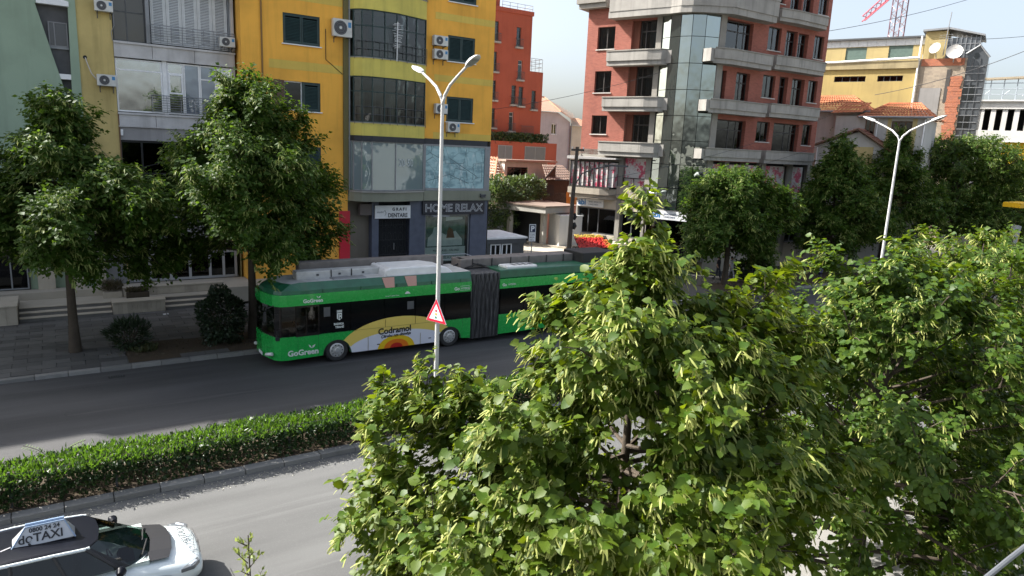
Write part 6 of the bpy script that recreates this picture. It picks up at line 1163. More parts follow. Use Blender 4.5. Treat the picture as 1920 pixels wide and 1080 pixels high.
m = M(BF); m.box(-.1, 1.54, -Wd+.1, -.08, 1.1, 1.24); m.box(1.5, 1.54, -Wd+.05, -.75, 1.2, 2.42); m.build('cab_floor', DARK, bus); m = M(BF); m.box(1.22, 1.34, -.85, -.35, 1.24, 1.95); m.build('driver_seat', plain('seat_grey', (.05, .05, .06), .9), bus)
m = M(BF); m.prismd([(-.05, 1.24), (.45, 1.24), (.4, 1.55), (-.05, 1.45)], -1.4, -.15); m.build('dashboard', BLACK, bus); m = M(BF); m.tube([(.72+.06*math.cos(a*.524), -.6+.19*math.sin(a*.524), 1.6+.06*math.cos(a*.524)) for a in range(13)], .016, 6, cap=False); m.build('steering_wheel', BLACK, bus)
# sun blind and destination display
m = M(BF); m.prismz([(-.24, -Wd+.3), (-.24, -Wd/2), (-.04, -.32), (.1, -.32), (.1, -Wd+.3)], 2.1, 2.42); m.build('destination_box', PUR, bus); LED, N_, L_, b_ = newmat('led_red'); b_.inputs['Base Color'].default_value = (.3, .01, .02, 1); b_.inputs['Emission Color'].default_value = (1, .02, .06, 1); b_.inputs['Emission Strength'].default_value = 2.2
text('LINZA', .34, Fr(BF.P(-.255, -Wd+.35, 0), (.2, -1.6)), .12, .03, 2.15, LED, bus, 'display_lettering', sx=1.15)
# front: lower panel lines, lamps, plate, mirrors
for d in (-.3, -Wd+.3): m = M(BF); m.tube([(-.38, d-.16, .52), (-.34, d, .55), (-.23, d+.12 if d > -1 else d-.12, .58)], .07, 8); m.build('headlight', plain('lamp_glass', (.6, .62, .6), .08), bus)
m = M(BF); m.box(-.44, -.42, -1.4, -.9, .38, .5); m.build('number_plate', WHITE, bus)
m = M(BF); m.tube([(-.18, -.02, 2.5), (-.48, .10, 2.45), (-.54, .12, 2.3)], .025, 6); m.box(-.6, -.5, .06, .18, 1.95, 2.32); m.build('mirror', BLACK, bus, bevel=.02)
m = M(BF)
for s in (.7, 1.5, 2.9, 3.55, 5.9, 7.95): m.box(s-.004, s+.004, .0005, .003, .32, 1.2)
m.box(.64, 8.34, .0005, .003, 1.196, 1.206); m.build('panel_seam', SEAM, bus)
m = M(BF)
for s in (1.7, 3.25, 4.8, 6.4, 7.8): m.box(s-.006, s+.006, -.02, .0, 2.87, 3.02); 
m.build('fairing_seam', SEAM, bus)
def wheel(s, lab='wheel'):
    m = M(BF); prof = [(-.28, .30), (-.27, .43), (-.22, .475), (-.06, .475), (-.015, .43), (-.01, .33), (-.03, .29)]; n = 28; k = len(m.v)
    for d, rr in prof:
        for a in range(n): m.v.append(BF.P(s+rr*math.cos(2*math.pi*a/n), d, .475+rr*math.sin(2*math.pi*a/n)))
    for j in range(len(prof)-1):
        for a in range(n): m.f.append([k+j*n+a, k+j*n+(a+1) % n, k+(j+1)*n+(a+1) % n, k+(j+1)*n+a]); m.i.append(0)
    w_ = m.build(lab, BLACK, bus, smooth=True)
    h = M(BF); k = len(h.v); pr = [(-.03, .30), (-.005, .285), (.012, .24), (.0, .2), (.02, .12), (.05, .1), (.055, 0.001)]
    for d, rr in pr:
        for a in range(n): h.v.append(BF.P(s+rr*math.cos(2*math.pi*a/n), d, .475+rr*math.sin(2*math.pi*a/n)))
    for j in range(len(pr)-1):
        for a in range(n): h.f.append([k+j*n+a, k+j*n+(a+1) % n, k+(j+1)*n+(a+1) % n, k+(j+1)*n+a]); h.i.append(0)
    h.build('hubcap', plain('hubcap_silver', (.5, .5, .49), .35, .4, vary=.2), w_, smooth=True); b = M(BF)
    for a in range(10): c = BF.P(s+.215*math.cos(a*.628), .012, .475+.215*math.sin(a*.628)); b.disc(c, BF.n, .026, 8)
    b.build('hub_hole', BLACK, w_, recalc=False)
for s in (2.25, 7.32, 15.0): wheel(s)
ar = M(BF)
for s in (2.25, 7.32, 15.0): ar.face([(p, -.3, z) for p, z in arch(s, .6)])
for s in (2.25, 7.32):
    ap = arch(s, .54, 14); ao = arch(s, .575, 14)
    for a, b, c, e in zip(ap, ap[1:], ao[1:], ao): ar.face([(a[0], .004, a[1]), (b[0], .004, b[1]), (c[0], .004, c[1]), (e[0], .004, e[1])])
ar.build('wheel_arch', BLACK, bus, recalc=False)
# the printed advert: yellow dome, pale swoosh, small sun
def zarch(s): return max([.305] + [.34+math.sqrt(max(0, .58**2-(s-c)**2)) for c in (2.25, 7.32) if abs(s-c) < .58])
def region(name, top, bot, s0, s1, off, mat, n=60):
    m = M(BF)
    for k in range(n):
        a, b = s0+(s1-s0)*k/n, s0+(s1-s0)*(k+1)/n; lo0, lo1 = max(bot(a), zarch(a)), max(bot(b), zarch(b)); h0, h1 = top(a), top(b)
        if h0 <= lo0 and h1 <= lo1: continue
        m.face([(a, off, lo0), (b, off, lo1), (b, off, max(h1, lo1)), (a, off, max(h0, lo0))])
    return m.build(name, mat, bus, recalc=False)
ell = lambda c, a, b: (lambda s: .3+b*math.sqrt(max(0, 1-((s-c)/a)**2)))
lowf = lambda s: .305; AY = plain('advert_yellow', (.74, .56, .13), .3); AP = plain('advert_pale', (.66, .67, .74), .3)
region('advert_yellow', ell(4.9, 2.62, 1.32), lowf, 2.3, 7.4, .006, AY, 90); region('advert_swoosh', ell(4.95, 2.28, .74), lowf, 2.7, 7.1, .010, AP, 80)
region('advert_sun', ell(4.8, .82, .52), lowf, 3.9, 5.7, .014, plain('sun_yellow', (.75, .5, .02), .3)); region('advert_sun', ell(4.8, .55, .36), lowf, 4.2, 5.4, .018, plain('sun_orange', (.72, .18, .015), .3)); region('advert_sun', ell(4.8, .28, .2), lowf, 4.5, 5.1, .022, plain('sun_red', (.45, .02, .015), .3))
m = M(BF)
for s, z0, z1 in ((3.55, .31, .9), (4.3, 1.22, 1.55), (5.66, 1.22, 1.58), (5.9, .31, .8)): m.box(s-.005, s+.005, .006, .0235, z0, z1)
m.box(2.95, 6.7, .006, .0115, 1.216, 1.226); m.build('advert_seam', plain('seam_brown', (.2, .15, .04), .6), bus)
for s in (4.0, 6.35): m = M(BF); m.box(s-.06, s+.06, .01, .02, .5, .535); m.build('latch', BLACK, bus)
text('Codramol', .36, BF, 3.98, .025, .93, BLACK, bus, tilt=R(1.0), bold=.008); text('Çlirohu nga dhimbja', .165, BF, 4.1, .025, .77, BLACK, bus, tilt=R(1.5), shear=.25, bold=.003)
PK = plain('advert_pink', (.52, .28, .22), .4)
for a, b in ((4.18, 4.72), (5.18, 5.72)): m = M(BF); m.face([(a+.12, -.0, 2.87), (b-.02, .0, 2.87), (b, -.1, 3.28), (a, -.1, 3.28)]); m.build('advert_finger', PK, bus, recalc=False)
LWT = plain('bus_lettering', (.66, .70, .66), .4)
def gogreen(s, z, h, extra='Green', leaf=True, d=.005):
    text('Go'+extra, h, BF, s, d, z, LWT, bus, bold=h*.03)
    if leaf:
        m = M(BF); c = s+h*3.05
        for dx, dz, l in ((-.30, .34, .5), (.28, .30, .48), (.08, .1, .3)): m.face([(c, d, z+h*.72), (c+dx*h*.4-.02, d, z+h*(.78+dz*.9)), (c+dx*h*1.5, d, z+h*(.78+dz*1.5)), (c+dx*h*1.1, d, z+h*(.75+dz*.6))])
        m.build('leaf_mark', LWT, bus, recalc=False)
gogreen(.3, .46, .31); gogreen(.92, 2.52, .2); gogreen(7.5, 2.52, .2, '', False, .005); text('HYBRID', .13, BF, 7.83, .005, 2.54, LWT, bus); gogreen(9.98, 2.53, .18, '', False); text('HYBRID', .12, BF, 10.3, .005, 2.55, LWT, bus)
m = M(BF); m.tube([(7.8, .006, 2.5), (8.25, .006, 2.5), (8.29, .006, 2.59), (8.25, .006, 2.69), (7.8, .006, 2.69), (7.77, .006, 2.59), (7.8, .006, 2.5)], .006, 4); m.build('lettering_ring', LWT, bus)
text('transport i gjelber Tirana', .06, BF, 4.3, .005, 2.5, LWT, bus); m = M(BF); m.prismd([(5.16, 2.55), (5.42, 2.55), (5.36, 2.62), (5.28, 2.66), (5.2, 2.62)], .001, .005); m.build('car_mark', LWT, bus)
text('BASHKIA', .12, BF, 2.12, .005, 1.52, LWT, bus, sx=.85, bold=.004); text('TIRANË', .12, BF, 2.18, .005, 1.39, LWT, bus, sx=.85, bold=.004)
m = M(BF); m.prismd([(2.25, 1.78), (2.35, 1.7), (2.45, 1.78), (2.45, 2.0), (2.25, 2.0)], .001, .005)
for k in range(5): m.box(2.25+k*.044, 2.25+k*.044+.028, .001, .005, 2.02, 2.12)
m.build('crest', LWT, bus); m = M(BF); m.box(2.31, 2.335, .005, .007, 1.76, 1.96); m.box(2.36, 2.42, .005, .007, 1.9, 1.94); m.box(2.365, 2.41, .005, .007, 1.76, 1.84); m.build('crest_mark', BGLS, bus)
# roof equipment
def roofbox(name, s0, s1, d0, d1, z0, z1, mat, bev=.04): m = M(BF); m.box(s0, s1, d0, d1, z0, z1); return m.build(name, mat, bus, bevel=bev)
roofbox('trolley_trough', 1.3, 7.9, -Wd+.05, -Wd+.5, 3.2, 3.78, BRNR)
lb = roofbox('battery_box', .95, 4.5, -1.5, -.95, 3.2, 3.56, GREYR)
for s in (2.35, 3.2): q = M(BF); q.box(s-.02, s+.02, -.95, -.93, 3.25, 3.58); q.build('strap', BLACK, lb)
for s in (1.8, 2.7, 3.7): q = M(BF); q.box(s-.05, s+.05, -.948, -.935, 3.36, 3.44); q.build('latch', DGREY, lb)
roofbox('air_duct', 2.2, 3.6, -.75, -.25, 3.18, 3.34, GREYM, .05)
pod = M(BF); pod.prismd([(4.35, 3.2), (4.4, 3.5), (4.65, 3.62), (6.6, 3.62), (7.3, 3.5), (7.7, 3.2)], -1.85, -.3); pod.build('cooling_pod', WPOD, bus, bevel=.06)
q = M(BF); q.tube([(4.5, -1.8, 3.5), (4.55, -.25, 3.42)], .13, 10); q.build('pod_roll', WPOD, bus, smooth=True)
rb = M(BF); rb.box(9.85, 17.55, -Wd, -.0, 2.42, 2.86); rb.box(9.85, 17.55, -.05, 0, .3, 1.22) if False else None
rb.prismd([(9.85, .3)] + arch(15.0) + [(17.55, .3), (17.55, 1.22), (9.85, 1.22)], -.05, 0); rb.box(9.85, 17.55, -Wd, -Wd+.05, .3, 1.22); rb.box(17.5, 17.58, -Wd, 0, .3, 2.86); rb.build('rear_body', GRN, bus)
m = M(BF); m.box(9.87, 17.5, -Wd+.02, -.03, 1.22, 2.42); m.build('window_core', BGLS, bus)
gx = [9.9, 11.2, 12.6, 14.0, 15.4, 16.6, 17.5]
for a, b in zip(gx, gx[1:]): m = M(BF); m.box(a+.012, b-.012, -.028, .0, 1.23, 2.415); m.build('window_pane', BGLS, bus)
m = M(BF); m.prismd([(9.86, 2.862), (17.5, 2.862), (17.4, 3.26), (9.86, 3.26)], -Wd+.1, -.1); m.build('roof_fairing', DGRN, bus, bevel=.04)
rk = roofbox('cable_trough', 8.5, 15.0, -Wd+.1, -1.3, 3.2, 3.62, BRNR)
for k in range(6): q = M(BF); q.box(9.1+k*1.05, 9.14+k*1.05, -1.3, -1.27, 3.25, 3.63); q.build('strap', BLACK, rk)
rh = roofbox('roof_hatch', 10.4, 12.1, -1.1, -.3, 3.2, 3.36, WPOD); q = M(BF)
for k in range(4): q.box(10.9+k*.3, 11.1+k*.3, -.95, -.5, 3.36, 3.365)
q.build('hatch_slot', DGREY, rh); roofbox('tail_unit', 15.0, 17.2, -Wd+.2, -.5, 3.2, 3.75, BLACK)
m = M(BF); m.tube([(8.3, -1.6, 3.3), (8.8, -1.5, 3.5), (9.4, -1.2, 3.35), (9.6, -.6, 3.3)], .04, 6); m.tube([(8.5, -.9, 3.3), (9.1, -.8, 3.48), (9.7, -1.0, 3.3)], .035, 6); m.box(8.55, 8.8, -1.9, -1.5, 3.2, 3.62); m.build('roof_cable', BLACK, bus)
for d in (-.75, -1.5): m = M(BF); m.tube([(16.5, d, 3.8), (13.0, d, 4.1), (9.4, d, 4.2)], .03, 6); m.build('trolley_pole', GREYM, bus) if False else None
# bellows: folded rubber
bl_ = M(BF); n = 20; zz = []
for k in range(2*n+1): zz.append((8.36+1.49*k/(2*n), -.10 if k % 2 else -.03+.012*math.sin(k*1.7)))
pts = zz + [(9.85, -Wd+.05), (8.36, -Wd+.05)]
lev = (.22, 1.0, 2.38, 2.42, 2.9, 3.17); kk0 = len(bl_.v); rr_ = np.random.default_rng(3)
for j, z in enumerate(lev):
    for q, (s, d) in enumerate(pts): bl_.v.append(BF.P(s+(.035*math.sin(q*2.1+j*1.3) if 0 < q < 2*n else 0)*(1.3 if j > 3 else .6), d-(.02 if j in (2, 3) else 0), z))
npt = len(pts)
for j in range(len(lev)-1):
    for q in range(npt): bl_.f.append([kk0+j*npt+q, kk0+j*npt+(q+1) % npt, kk0+(j+1)*npt+(q+1) % npt, kk0+(j+1)*npt+q]); bl_.i.append(0)
bl_.f.append([kk0+5*npt+q for q in range(npt)]); bl_.i.append(0)
BEL, N_, L_, b_ = newmat('bellows_rubber'); nt = BEL.node_tree; L_.new(mixc(nt, (.05, .05, .052, 1), (.17, .17, .17), ramp(nt, noise(nt, 7, (3, 1, .25), 6), .45, .75)), b_.inputs['Base Color']); b_.inputs['Roughness'].default_value = .75
bl_.build('bellows', BEL, bus)
# driver
J = [(0, 0, .0), (0, 0, .22), (.02, 0, .46), (.03, 0, .55), (.06, 0, .67), (.06, 0, .75), (.35, .1, .02), (.42, .1, -.3), (.35, -.1, .02), (.42, -.1, -.3), (.02, .19, .46), (.1, .24, .24), (.33, .15, .27), (.02, -.19, .46), (.1, -.24, .24), (.33, -.15, .27)]
E = [(0, 1), (1, 2), (2, 3), (3, 4), (4, 5), (0, 6), (6, 7), (0, 8), (8, 9), (2, 10), (10, 11), (11, 12), (2, 13), (13, 14), (14, 15)]; Rr = [(.16, .12), (.15, .12), (.17, .1), .055, (.075, .088), (.068, .08), .075, .055, .075, .055, .055, .045, .035, .055, .045, .035]
for h_, s in ((12, 1), (15, -1)):
    for q in range(5): J.append((.40+.008*(q % 2), s*(.13-.018*q if q < 4 else .17), .30-.012*q if q < 4 else .31)); Rr.append(.01); E.append((h_, len(J)-1))
dv = person('bus driver in a pale grey shirt seated at the wheel', J, Rr, E, ([GSHIRT, JEANS, SKIN], lambda c: 2 if c.z > .53 or c.x > .26 and c.z > .1 else (0 if c.z > .02 and c.x < .3 else 1)), BF.P(1.12, -.58, 1.36), 4, HAIRB, SKIN, scale=.98); dv.rotation_euler = (0, 0, R(180))

# ================================================================== taxi
TF = Fr((1.95, 13.82), (-1, 0)); tx = thing('taxi', 'white taxi with black roof and lettered roof sign at the lower left', 'car', (.0, 13.82, 0))
TW = plain('taxi_white', (.66, .72, .72), .18, coat=.8); TB = plain('taxi_black', (.006, .007, .011), .3, spec=.2); TG = glass('car_glass', (.2, .27, .25), 1.2, .015, 0); TGD = glass('car_dark_glass', (.06, .075, .07), 1.1, .015, 0); TRIM = plain('car_trim', (.02, .02, .022), .5); SIL = plain('car_silver', (.5, .5, .5), .2, .9)
st = [  # s, half width low, mid, shoulder, z sill, z mid, z shoulder, z crown
    (.0, .45, .62, .40, .34, .52, .68, .70), (.10, .62, .80, .60, .26, .50, .74, .78), (.32, .74, .90, .74, .22, .52, .80, .88), (.7, .80, .925, .82, .22, .55, .86, .96), (1.05, .82, .93, .85, .22, .58, .92, 1.02), (1.5, .82, .93, .86, .22, .6, .97, 1.0), (2.4, .82, .93, .87, .22, .6, 1.0, 1.0), (3.4, .82, .93, .86, .22, .62, 1.02, 1.02), (3.95, .78, .88, .78, .25, .62, 1.03, 1.03), (4.2, .62, .7, .6, .35, .62, .95, .98)]
bm_ = M(TF); ring = 9
for s, a, b, c, z0, z1, z2, z3 in st:
    for d, z in ((-a, z0), (-b, z1), (-b*.985, (z1+z2)/2), (-c, z2), (0, z3), (c, z2), (b*.985, (z1+z2)/2), (b, z1), (a, z0)): bm_.v.append(TF.P(s, d, z))
for j in range(len(st)-1):
    for q in range(ring-1): bm_.f.append([j*ring+q, j*ring+q+1, (j+1)*ring+q+1, (j+1)*ring+q]); bm_.i.append(0)
    bm_.f.append([j*ring+8, j*ring, (j+1)*ring, (j+1)*ring+8]); bm_.i.append(0)
bm_.f.append(list(range(ring))); bm_.i.append(0); bm_.f.append([(len(st)-1)*ring+q for q in range(ring)]); bm_.i.append(0)
tb = bm_.build('body', TW, tx, smooth=True); tb.data.polygons.foreach_set('use_smooth', [True]*len(tb.data.polygons)); sb = tb.modifiers.new('sub', 'SUBSURF'); sb.levels = sb.render_levels = 2
base = [(.86, 0), (.92, .45), (1.26, .775), (1.42, .805), (2.2, .835), (3.0, .83), (3.6, .79), (4.0, .62), (4.1, 0)]; roof = [(1.68, 0), (1.72, .40), (1.86, .612), (1.93, .638), (2.4, .655), (3.0, .65), (3.5, .61), (3.8, .45), (3.86, 0)]
def zb_(s): return 1.0 if s < 1.0 else .985+.01*s
def zr_(s): return 1.445 + .05*math.sin(min(1, (s-1.7)/1.6)*math.pi*.7)
def ful(l): return l + [(s, -d) for s, d in l[-2:0:-1]]
B2, R2 = ful(base), ful(roof); n = len(B2)
grp = {'windscreen': (0, 1, n-2, n-1), 'pillar': (2, n-3), 'side_window': (3, 4, 5, n-4, n-5, n-6), 'rear_window': (6, 7, 8, 9)}
def P3(l, k, top): s, d = l[k % n]; return (s, d, zr_(s) if top else zb_(s))
for nm, mt in (('windscreen', TG), ('side_window', TGD), ('rear_window', TGD)):
    for k in grp[nm] if nm == 'side_window' else [None]:
        m = M(TF)
        for j in ([k] if k is not None else grp[nm]): m.face([P3(B2, j, 0), P3(B2, j+1, 0), P3(R2, j+1, 1), P3(R2, j, 1)])
        m.build(nm, mt, tx, recalc=False)
for k in (2, n-3): m = M(TF); m.face([P3(B2, k, 0), P3(B2, k+1, 0), P3(R2, k+1, 1), P3(R2, k, 1)]); m.build('front_pillar', TRIM, tx, recalc=False)
for k in (3, n-3, 4, 5, 6, n-4, n-5, n-6): m = M(TF); a, b = TF.P(*P3(B2, k, 0)), TF.P(*P3(R2, k, 1)); m.tube([a, b], .033, 6, local=False); m.build('pillar', TRIM, tx)
rf = M(TF); k0 = len(rf.v)
for s, d in R2: rf.v.append(TF.P(s, d, zr_(s)-.015))
for s, d in R2: rf.v.append(TF.P(s, d*.96, zr_(s)+.015))
for s, d in R2: rf.v.append(TF.P((s-2.75)*.86+2.75, d*.8, zr_(s)+.032))
for s, d in R2: rf.v.append(TF.P((s-2.75)*.45+2.75, d*.35, zr_(s)+.045))
for L_i in range(3):
    for j in range(n): rf.f.append([k0+L_i*n+j, k0+L_i*n+(j+1) % n, k0+(L_i+1)*n+(j+1) % n, k0+(L_i+1)*n+j]); rf.i.append(0)
rf.f.append([k0+3*n+j for j in range(n)]); rf.i.append(0); ro = rf.build('roof', TB, tx, smooth=True); ro.data.polygons.foreach_set('use_smooth', [True]*len(ro.data.polygons))
for sg_ in (1, -1): m = M(TF); m.tube([(s, sg_*d*1.02, zr_(s)-.005) for s, d in roof[2:8]], .028, 6); m.build('roof_strip', TW, tx)
# black cowl between hood and glass, wipers, interior
m = M(TF); cw0 = [(.62, -.66), (.54, -.4), (.50, 0), (.54, .4), (.62, .66)]; cw1 = [(1.12, -.74), (.92, -.45), (.86, 0), (.92, .45), (1.12, .74)]
for j in range(4): a, b, c, e = cw0[j], cw0[j+1], cw1[j+1], cw1[j]; hz = lambda p, f: .955 - .1*(p[1]/.9)**2*(1 if f else .6) + (.055 if not f else .0); m.face([(*a, hz(a, 1)+.005), (*b, hz(b, 1)+.005), (*c, hz(c, 0)+.01), (*e, hz(e, 0)+.01)])
m.build('cowl', TRIM, tx, recalc=False)
m = M(TF)
for a, b in (((.93, .5, 1.04), (1.0, -.1, 1.07)), ((.92, -.05, 1.05), (1.05, -.6, 1.06))): m.tube([a, b], .012, 5)
m.build('wiper', BLACK, tx)
m = M(TF); m.box(.95, 1.72, -.72, .72, .9, .985); m.build('dashboard', plain('dash_pale', (.5, .58, .55), .7, vary=.3), tx); m = M(TF); m.prismd([(1.15, .97), (1.45, .97), (1.4, 1.07), (1.25, 1.07)], -.6, -.2); m.tube([(1.55+.05*math.cos(a*.52), -.38+.18*math.sin(a*.52), 1.06+.12*math.cos(a*.52)) for a in range(13)], .014, 5, cap=False); m.build('steering_wheel', BLACK, tx)
for d in (-.4, .4): m = M(TF); m.box(2.0, 2.12, d-.24, d+.24, .6, 1.2); m.box(1.7, 2.1, d-.24, d+.24, .5, .68); m.box(2.03, 2.1, d-.12, d+.12, 1.2, 1.36); m.build('seat', plain('seat_black', (.02, .02, .022), .8), tx, bevel=.04)
m = M(TF); m.box(1.2, 3.9, -.78, .78, .45, .5); m.build('floor', BLACK, tx); m = M(TF); m.box(2.9, 3.4, -.7, .7, .5, 1.15); m.build('rear_seat', BLACK, tx)
m = M(TF); m.tube([(1.45, -.82, 1.02), (1.42, -.92, 1.03)], .025, 6); m.tube([(1.40, -.90, 1.05), (1.42, -1.0, 1.06), (1.45, -1.09, 1.05)], [.06, .09, .05], 10); m.build('mirror', TB, tx, smooth=True); m = M(TF); m.tube([(1.45, .82, 1.02), (1.42, .92, 1.03)], .025, 6); m.tube([(1.40, .90, 1.05), (1.42, 1.0, 1.06), (1.45, 1.09, 1.05)], [.06, .09, .05], 10); m.build('mirror', TB, tx, smooth=True)
for s in (-1, 1):
    m = M(TF); m.prismz([(.13, s*.60), (.10, s*.72), (.22, s*.875), (.46, s*.91), (.40, s*.83), (.22, s*.7)], .655, .74); hl = m.build('headlight', plain('lamp_dark', (.10, .11, .12), .05, coat=1), tx, bevel=.015); q = M(TF); q.tube([(.17, s*.72, .72), (.30, s*.84, .735)], .03, 8); q.build('lens', plain('lamp_lens', (.6, .65, .7), .05), hl)
m = M(TF); m.prismz([(-.02, -.35), (-.02, .35), (.05, .5), (.05, -.5)], .3, .42); m.build('grille', TRIM, tx)
m = M(TF); m.tube([(.06, -.5, .755), (.02, 0, .73), (.06, .5, .755)], .008, 4); m.tube([(.3, -.74, .845), (.16, -.5, .82), (.1, 0, .81), (.16, .5, .82), (.3, .74, .845)], .004, 4); m.build('hood_seam', TRIM, tx)
m = M(TF); m.disc(TF.P(.03, 0, .715), Vector((1, 0, .5)), .05, 14); m.build('badge', SIL, tx, recalc=False)
for s in (.82, 3.45):
    for d in (-.93, .93):
        sg_ = 1 if d > 0 else -1; m = M(TF); m.tube([(s, d-sg_*.22, .33), (s, d+sg_*.015, .33)], .33, 24); w_ = m.build('wheel', BLACK, tx); m = M(TF); m.disc(TF.P(s, d+sg_*.02, .33), TF.n, .22, 20); m.build('rim', SIL, w_, recalc=False); m = M(TF); m.disc(TF.P(s, d+sg_*.008, .33), TF.n, .39, 24); m.build('wheel_arch', TRIM, tx, recalc=False)
for d in (-.945,): m = M(TF); m.box(1.35, 1.5, -.937, -.93, .78, .92); m.build('door_sticker', plain('sticker', (.3, .28, .26), .6), tx)
m = M(TF); m.prismz([(1.5, -.935), (2.4, -.94), (3.4, -.935), (3.4, -.92), (1.5, -.92)], .55, .8); m.build('door_stripe', TB, tx)
# lettering on the hood, seen from the front
hd_n = Vector((.22, 0, 1)).normalized()
def flat_text(body, size, p, xdir, nrm, mat, par, name='lettering', bold=0., sx=1.):
    cu = bpy.data.curves.new(name, 'FONT'); cu.body = body; cu.size = size; cu.extrude = .002; cu.offset = bold; cu.align_x = 'CENTER'; cu.resolution_u = 3; cu.materials.append(mat); o = bpy.data.objects.new(name, cu); C.objects.link(o); x = Vector(xdir).normalized(); nz = Vector(nrm).normalized(); y = nz.cross(x).normalized(); x = y.cross(nz)
    o = solid(o); o.parent = par; o.matrix_basis = Matrix.Translation(Vector(p)-W[par.name]) @ Matrix(((x.x*sx, y.x, nz.x, 0), (x.y*sx, y.y, nz.y, 0), (x.z*sx, y.z, nz.z, 0), (0, 0, 0, 1))); return o
flat_text('dǫTAXI', .2, TF.P(.24, 0, .925), (0, 1, 0), (.27, 0, 1), plain('letter_grey', (.1, .11, .12), .5), tx, sx=1.1)
# roof sign: slanted box, lettered on both faces
rs = thing('taxi_roof_sign', 'slanted silver roof sign lettered dǫTAXI 0800 24 24 on the taxi', 'sign', TF.P(2.55, 0, 1.52)); m = M(TF)
zt, zl = 1.80, 1.51; lo = [(2.05, -.19), (3.0, -.19), (3.0, .19), (2.05, .19)]; hi = [(2.2, -.03), (2.78, -.03), (2.78, .03), (2.2, .03)]; k0 = len(m.v)
for s, d in lo: m.v.append(TF.P(s, d, zl))
for s, d in hi: m.v.append(TF.P(s, d, zt))
for q in ((0, 1, 5, 4), (1, 2, 6, 5), (2, 3, 7, 6), (3, 0, 4, 7), (4, 5, 6, 7), (0, 1, 2, 3)): m.f.append([k0+i for i in q]); m.i.append(0)
sb_ = m.build('sign_body', plain('sign_silver', (.45, .46, .47), .3, .3), rs, bevel=.01); m = M(TF); m.tube([(2.05, -.2, zl), (2.2, -.035, zt), (2.78, -.035, zt), (3.0, -.2, zl)], .014, 6); m.tube([(2.2, .03, zt+.01), (2.78, .03, zt+.01)], .03, 6); m.build('sign_edge', plain('sign_blue_edge', (.22, .30, .42), .3), rs)
m = M(TF); m.box(2.1, 2.2, -.16, .16, 1.46, 1.53); m.box(2.85, 2.95, -.16, .16, 1.46, 1.53); m.tube([(3.0, -.15, 1.54), (3.25, -.2, 1.5)], .02, 5); m.build('sign_foot', SIL, rs)
nf = Vector((0, -(zt-zl), .16)).normalized(); LB_ = plain('letter_black', (.015, .015, .018), .5)
flat_text('dǫTAXI', .2, TF.P(2.56, -.165, 1.565)+nf*.012, (1, 0, 0), nf, LB_, rs, bold=.004, sx=1.0); flat_text('0800 24 24', .1, TF.P(2.5, -.08, 1.71)+nf*.012, (1, 0, 0), nf, LB_, rs, bold=.003)

# ================================================================== lamp posts
LP_ = plain('lamp_white', (.5, .5, .485), .4, vary=.12)
def lamp(x, label):
    t = thing('street_lamp', label, 'street lamp', (x, 19.4, .12), 'white double armed street lamps on the median'); m = M(); m.tube([(x, 19.4, .12), (x, 19.4, 5), (x, 19.4, 9.95)], [.08, .066, .052], 12); m.build('pole', LP_, t, smooth=True); m = M(); m.tube([(x, 19.4, .1), (x, 19.4, .5)], .15, 12); m.build('pole_base', LP_, t)
    m = M(); m.box(x-.09, x+.09, 19.29, 19.31, .9, 1.3); m.build('service_door', GREYM, t)
    for s in (1, -1):
        m = M(); m.tube([(x, 19.4, 9.9), (x, 19.4+s*.12, 10.15), (x, 19.4+s*.45, 10.45), (x, 19.4+s*.95, 10.7), (x, 19.4+s*1.5, 10.95)], [.055, .05, .045, .04, .038], 10); m.build('arm', LP_, t, smooth=True)
        y = 19.4+s*1.4; h = M(); k0 = len(h.v)
        for yy, hw, z0, z1 in ((0, .05, -.04, .05), (.12, .10, -.05, .07), (.38, .15, -.03, .07), (.6, .12, .0, .06), (.68, .05, .02, .05)):
            for a, z in ((-hw, z0), (hw, z0), (hw*.8, z1), (-hw*.8, z1)): h.v.append(Vector((x+a, y+s*yy, 10.93+z+yy*.3)))
        for j in range(4):
            for q in range(4): h.f.append([k0+j*4+q, k0+j*4+(q+1) % 4, k0+(j+1)*4+(q+1) % 4, k0+(j+1)*4+q]); h.i.append(0)
        h.f.append([k0, k0+1, k0+2, k0+3]); h.i.append(0); h.f.append([k0+16, k0+17, k0+18, k0+19]); h.i.append(0); hh = h.build('lamp_head', LP_, t, bevel=.01); q = M(); q.face([(x-.1, y+s*.16, 10.925), (x+.1, y+s*.16, 10.925), (x+.1, y+s*.56, 11.06), (x-.1, y+s*.56, 11.06)]); q.build('lens', plain('lens_grey', (.3, .3, .28), .2), hh, recalc=False)
    return t
lamp(10.1, 'white double armed street lamp carrying the warning triangle, in front of the bus'); lamp(36.2, 'white double armed street lamp among the trees at the right')
ts = thing('warning_sign', 'red edged triangle warning of traffic lights on the near lamp post', 'sign', (10.0, 19.3, 3.1)); SF = Fr((10.03, 19.33), (.30, -.95)); s_, h_ = .46, .78
def tri(k): return [(-s_*k, 3.1+h_*.33*(1-k)), (s_*k, 3.1+h_*.33*(1-k)), (0, 3.1+h_*.33*(1-k)+h_*k)]
m = M(SF); m.prismd(tri(1), .0, .02); m.build('plate', WHITE, ts); m = M(SF); m.prismd(tri(.97), .02, .024); m.build('red_edge', plain('sign_red', (.5, .015, .04), .4), ts); m = M(SF); m.prismd(tri(.66), .024, .028); m.build('white_field', WHITE, ts)
for z, c in ((3.48, (.35, .01, .02)), (3.37, (.55, .3, .03)), (3.26, (.02, .18, .1))): m = M(SF); m.disc(SF.P(0, .031, z), SF.n, .045, 12); m.build('light_dot', plain('sign_dot', c, .4), ts, recalc=False)
m = M(SF); m.box(-.12, .12, -.06, -.002, 3.2, 3.24); m.box(-.1, .1, -.06, -.002, 3.5, 3.54); m.build('clamp', STEEL, ts)
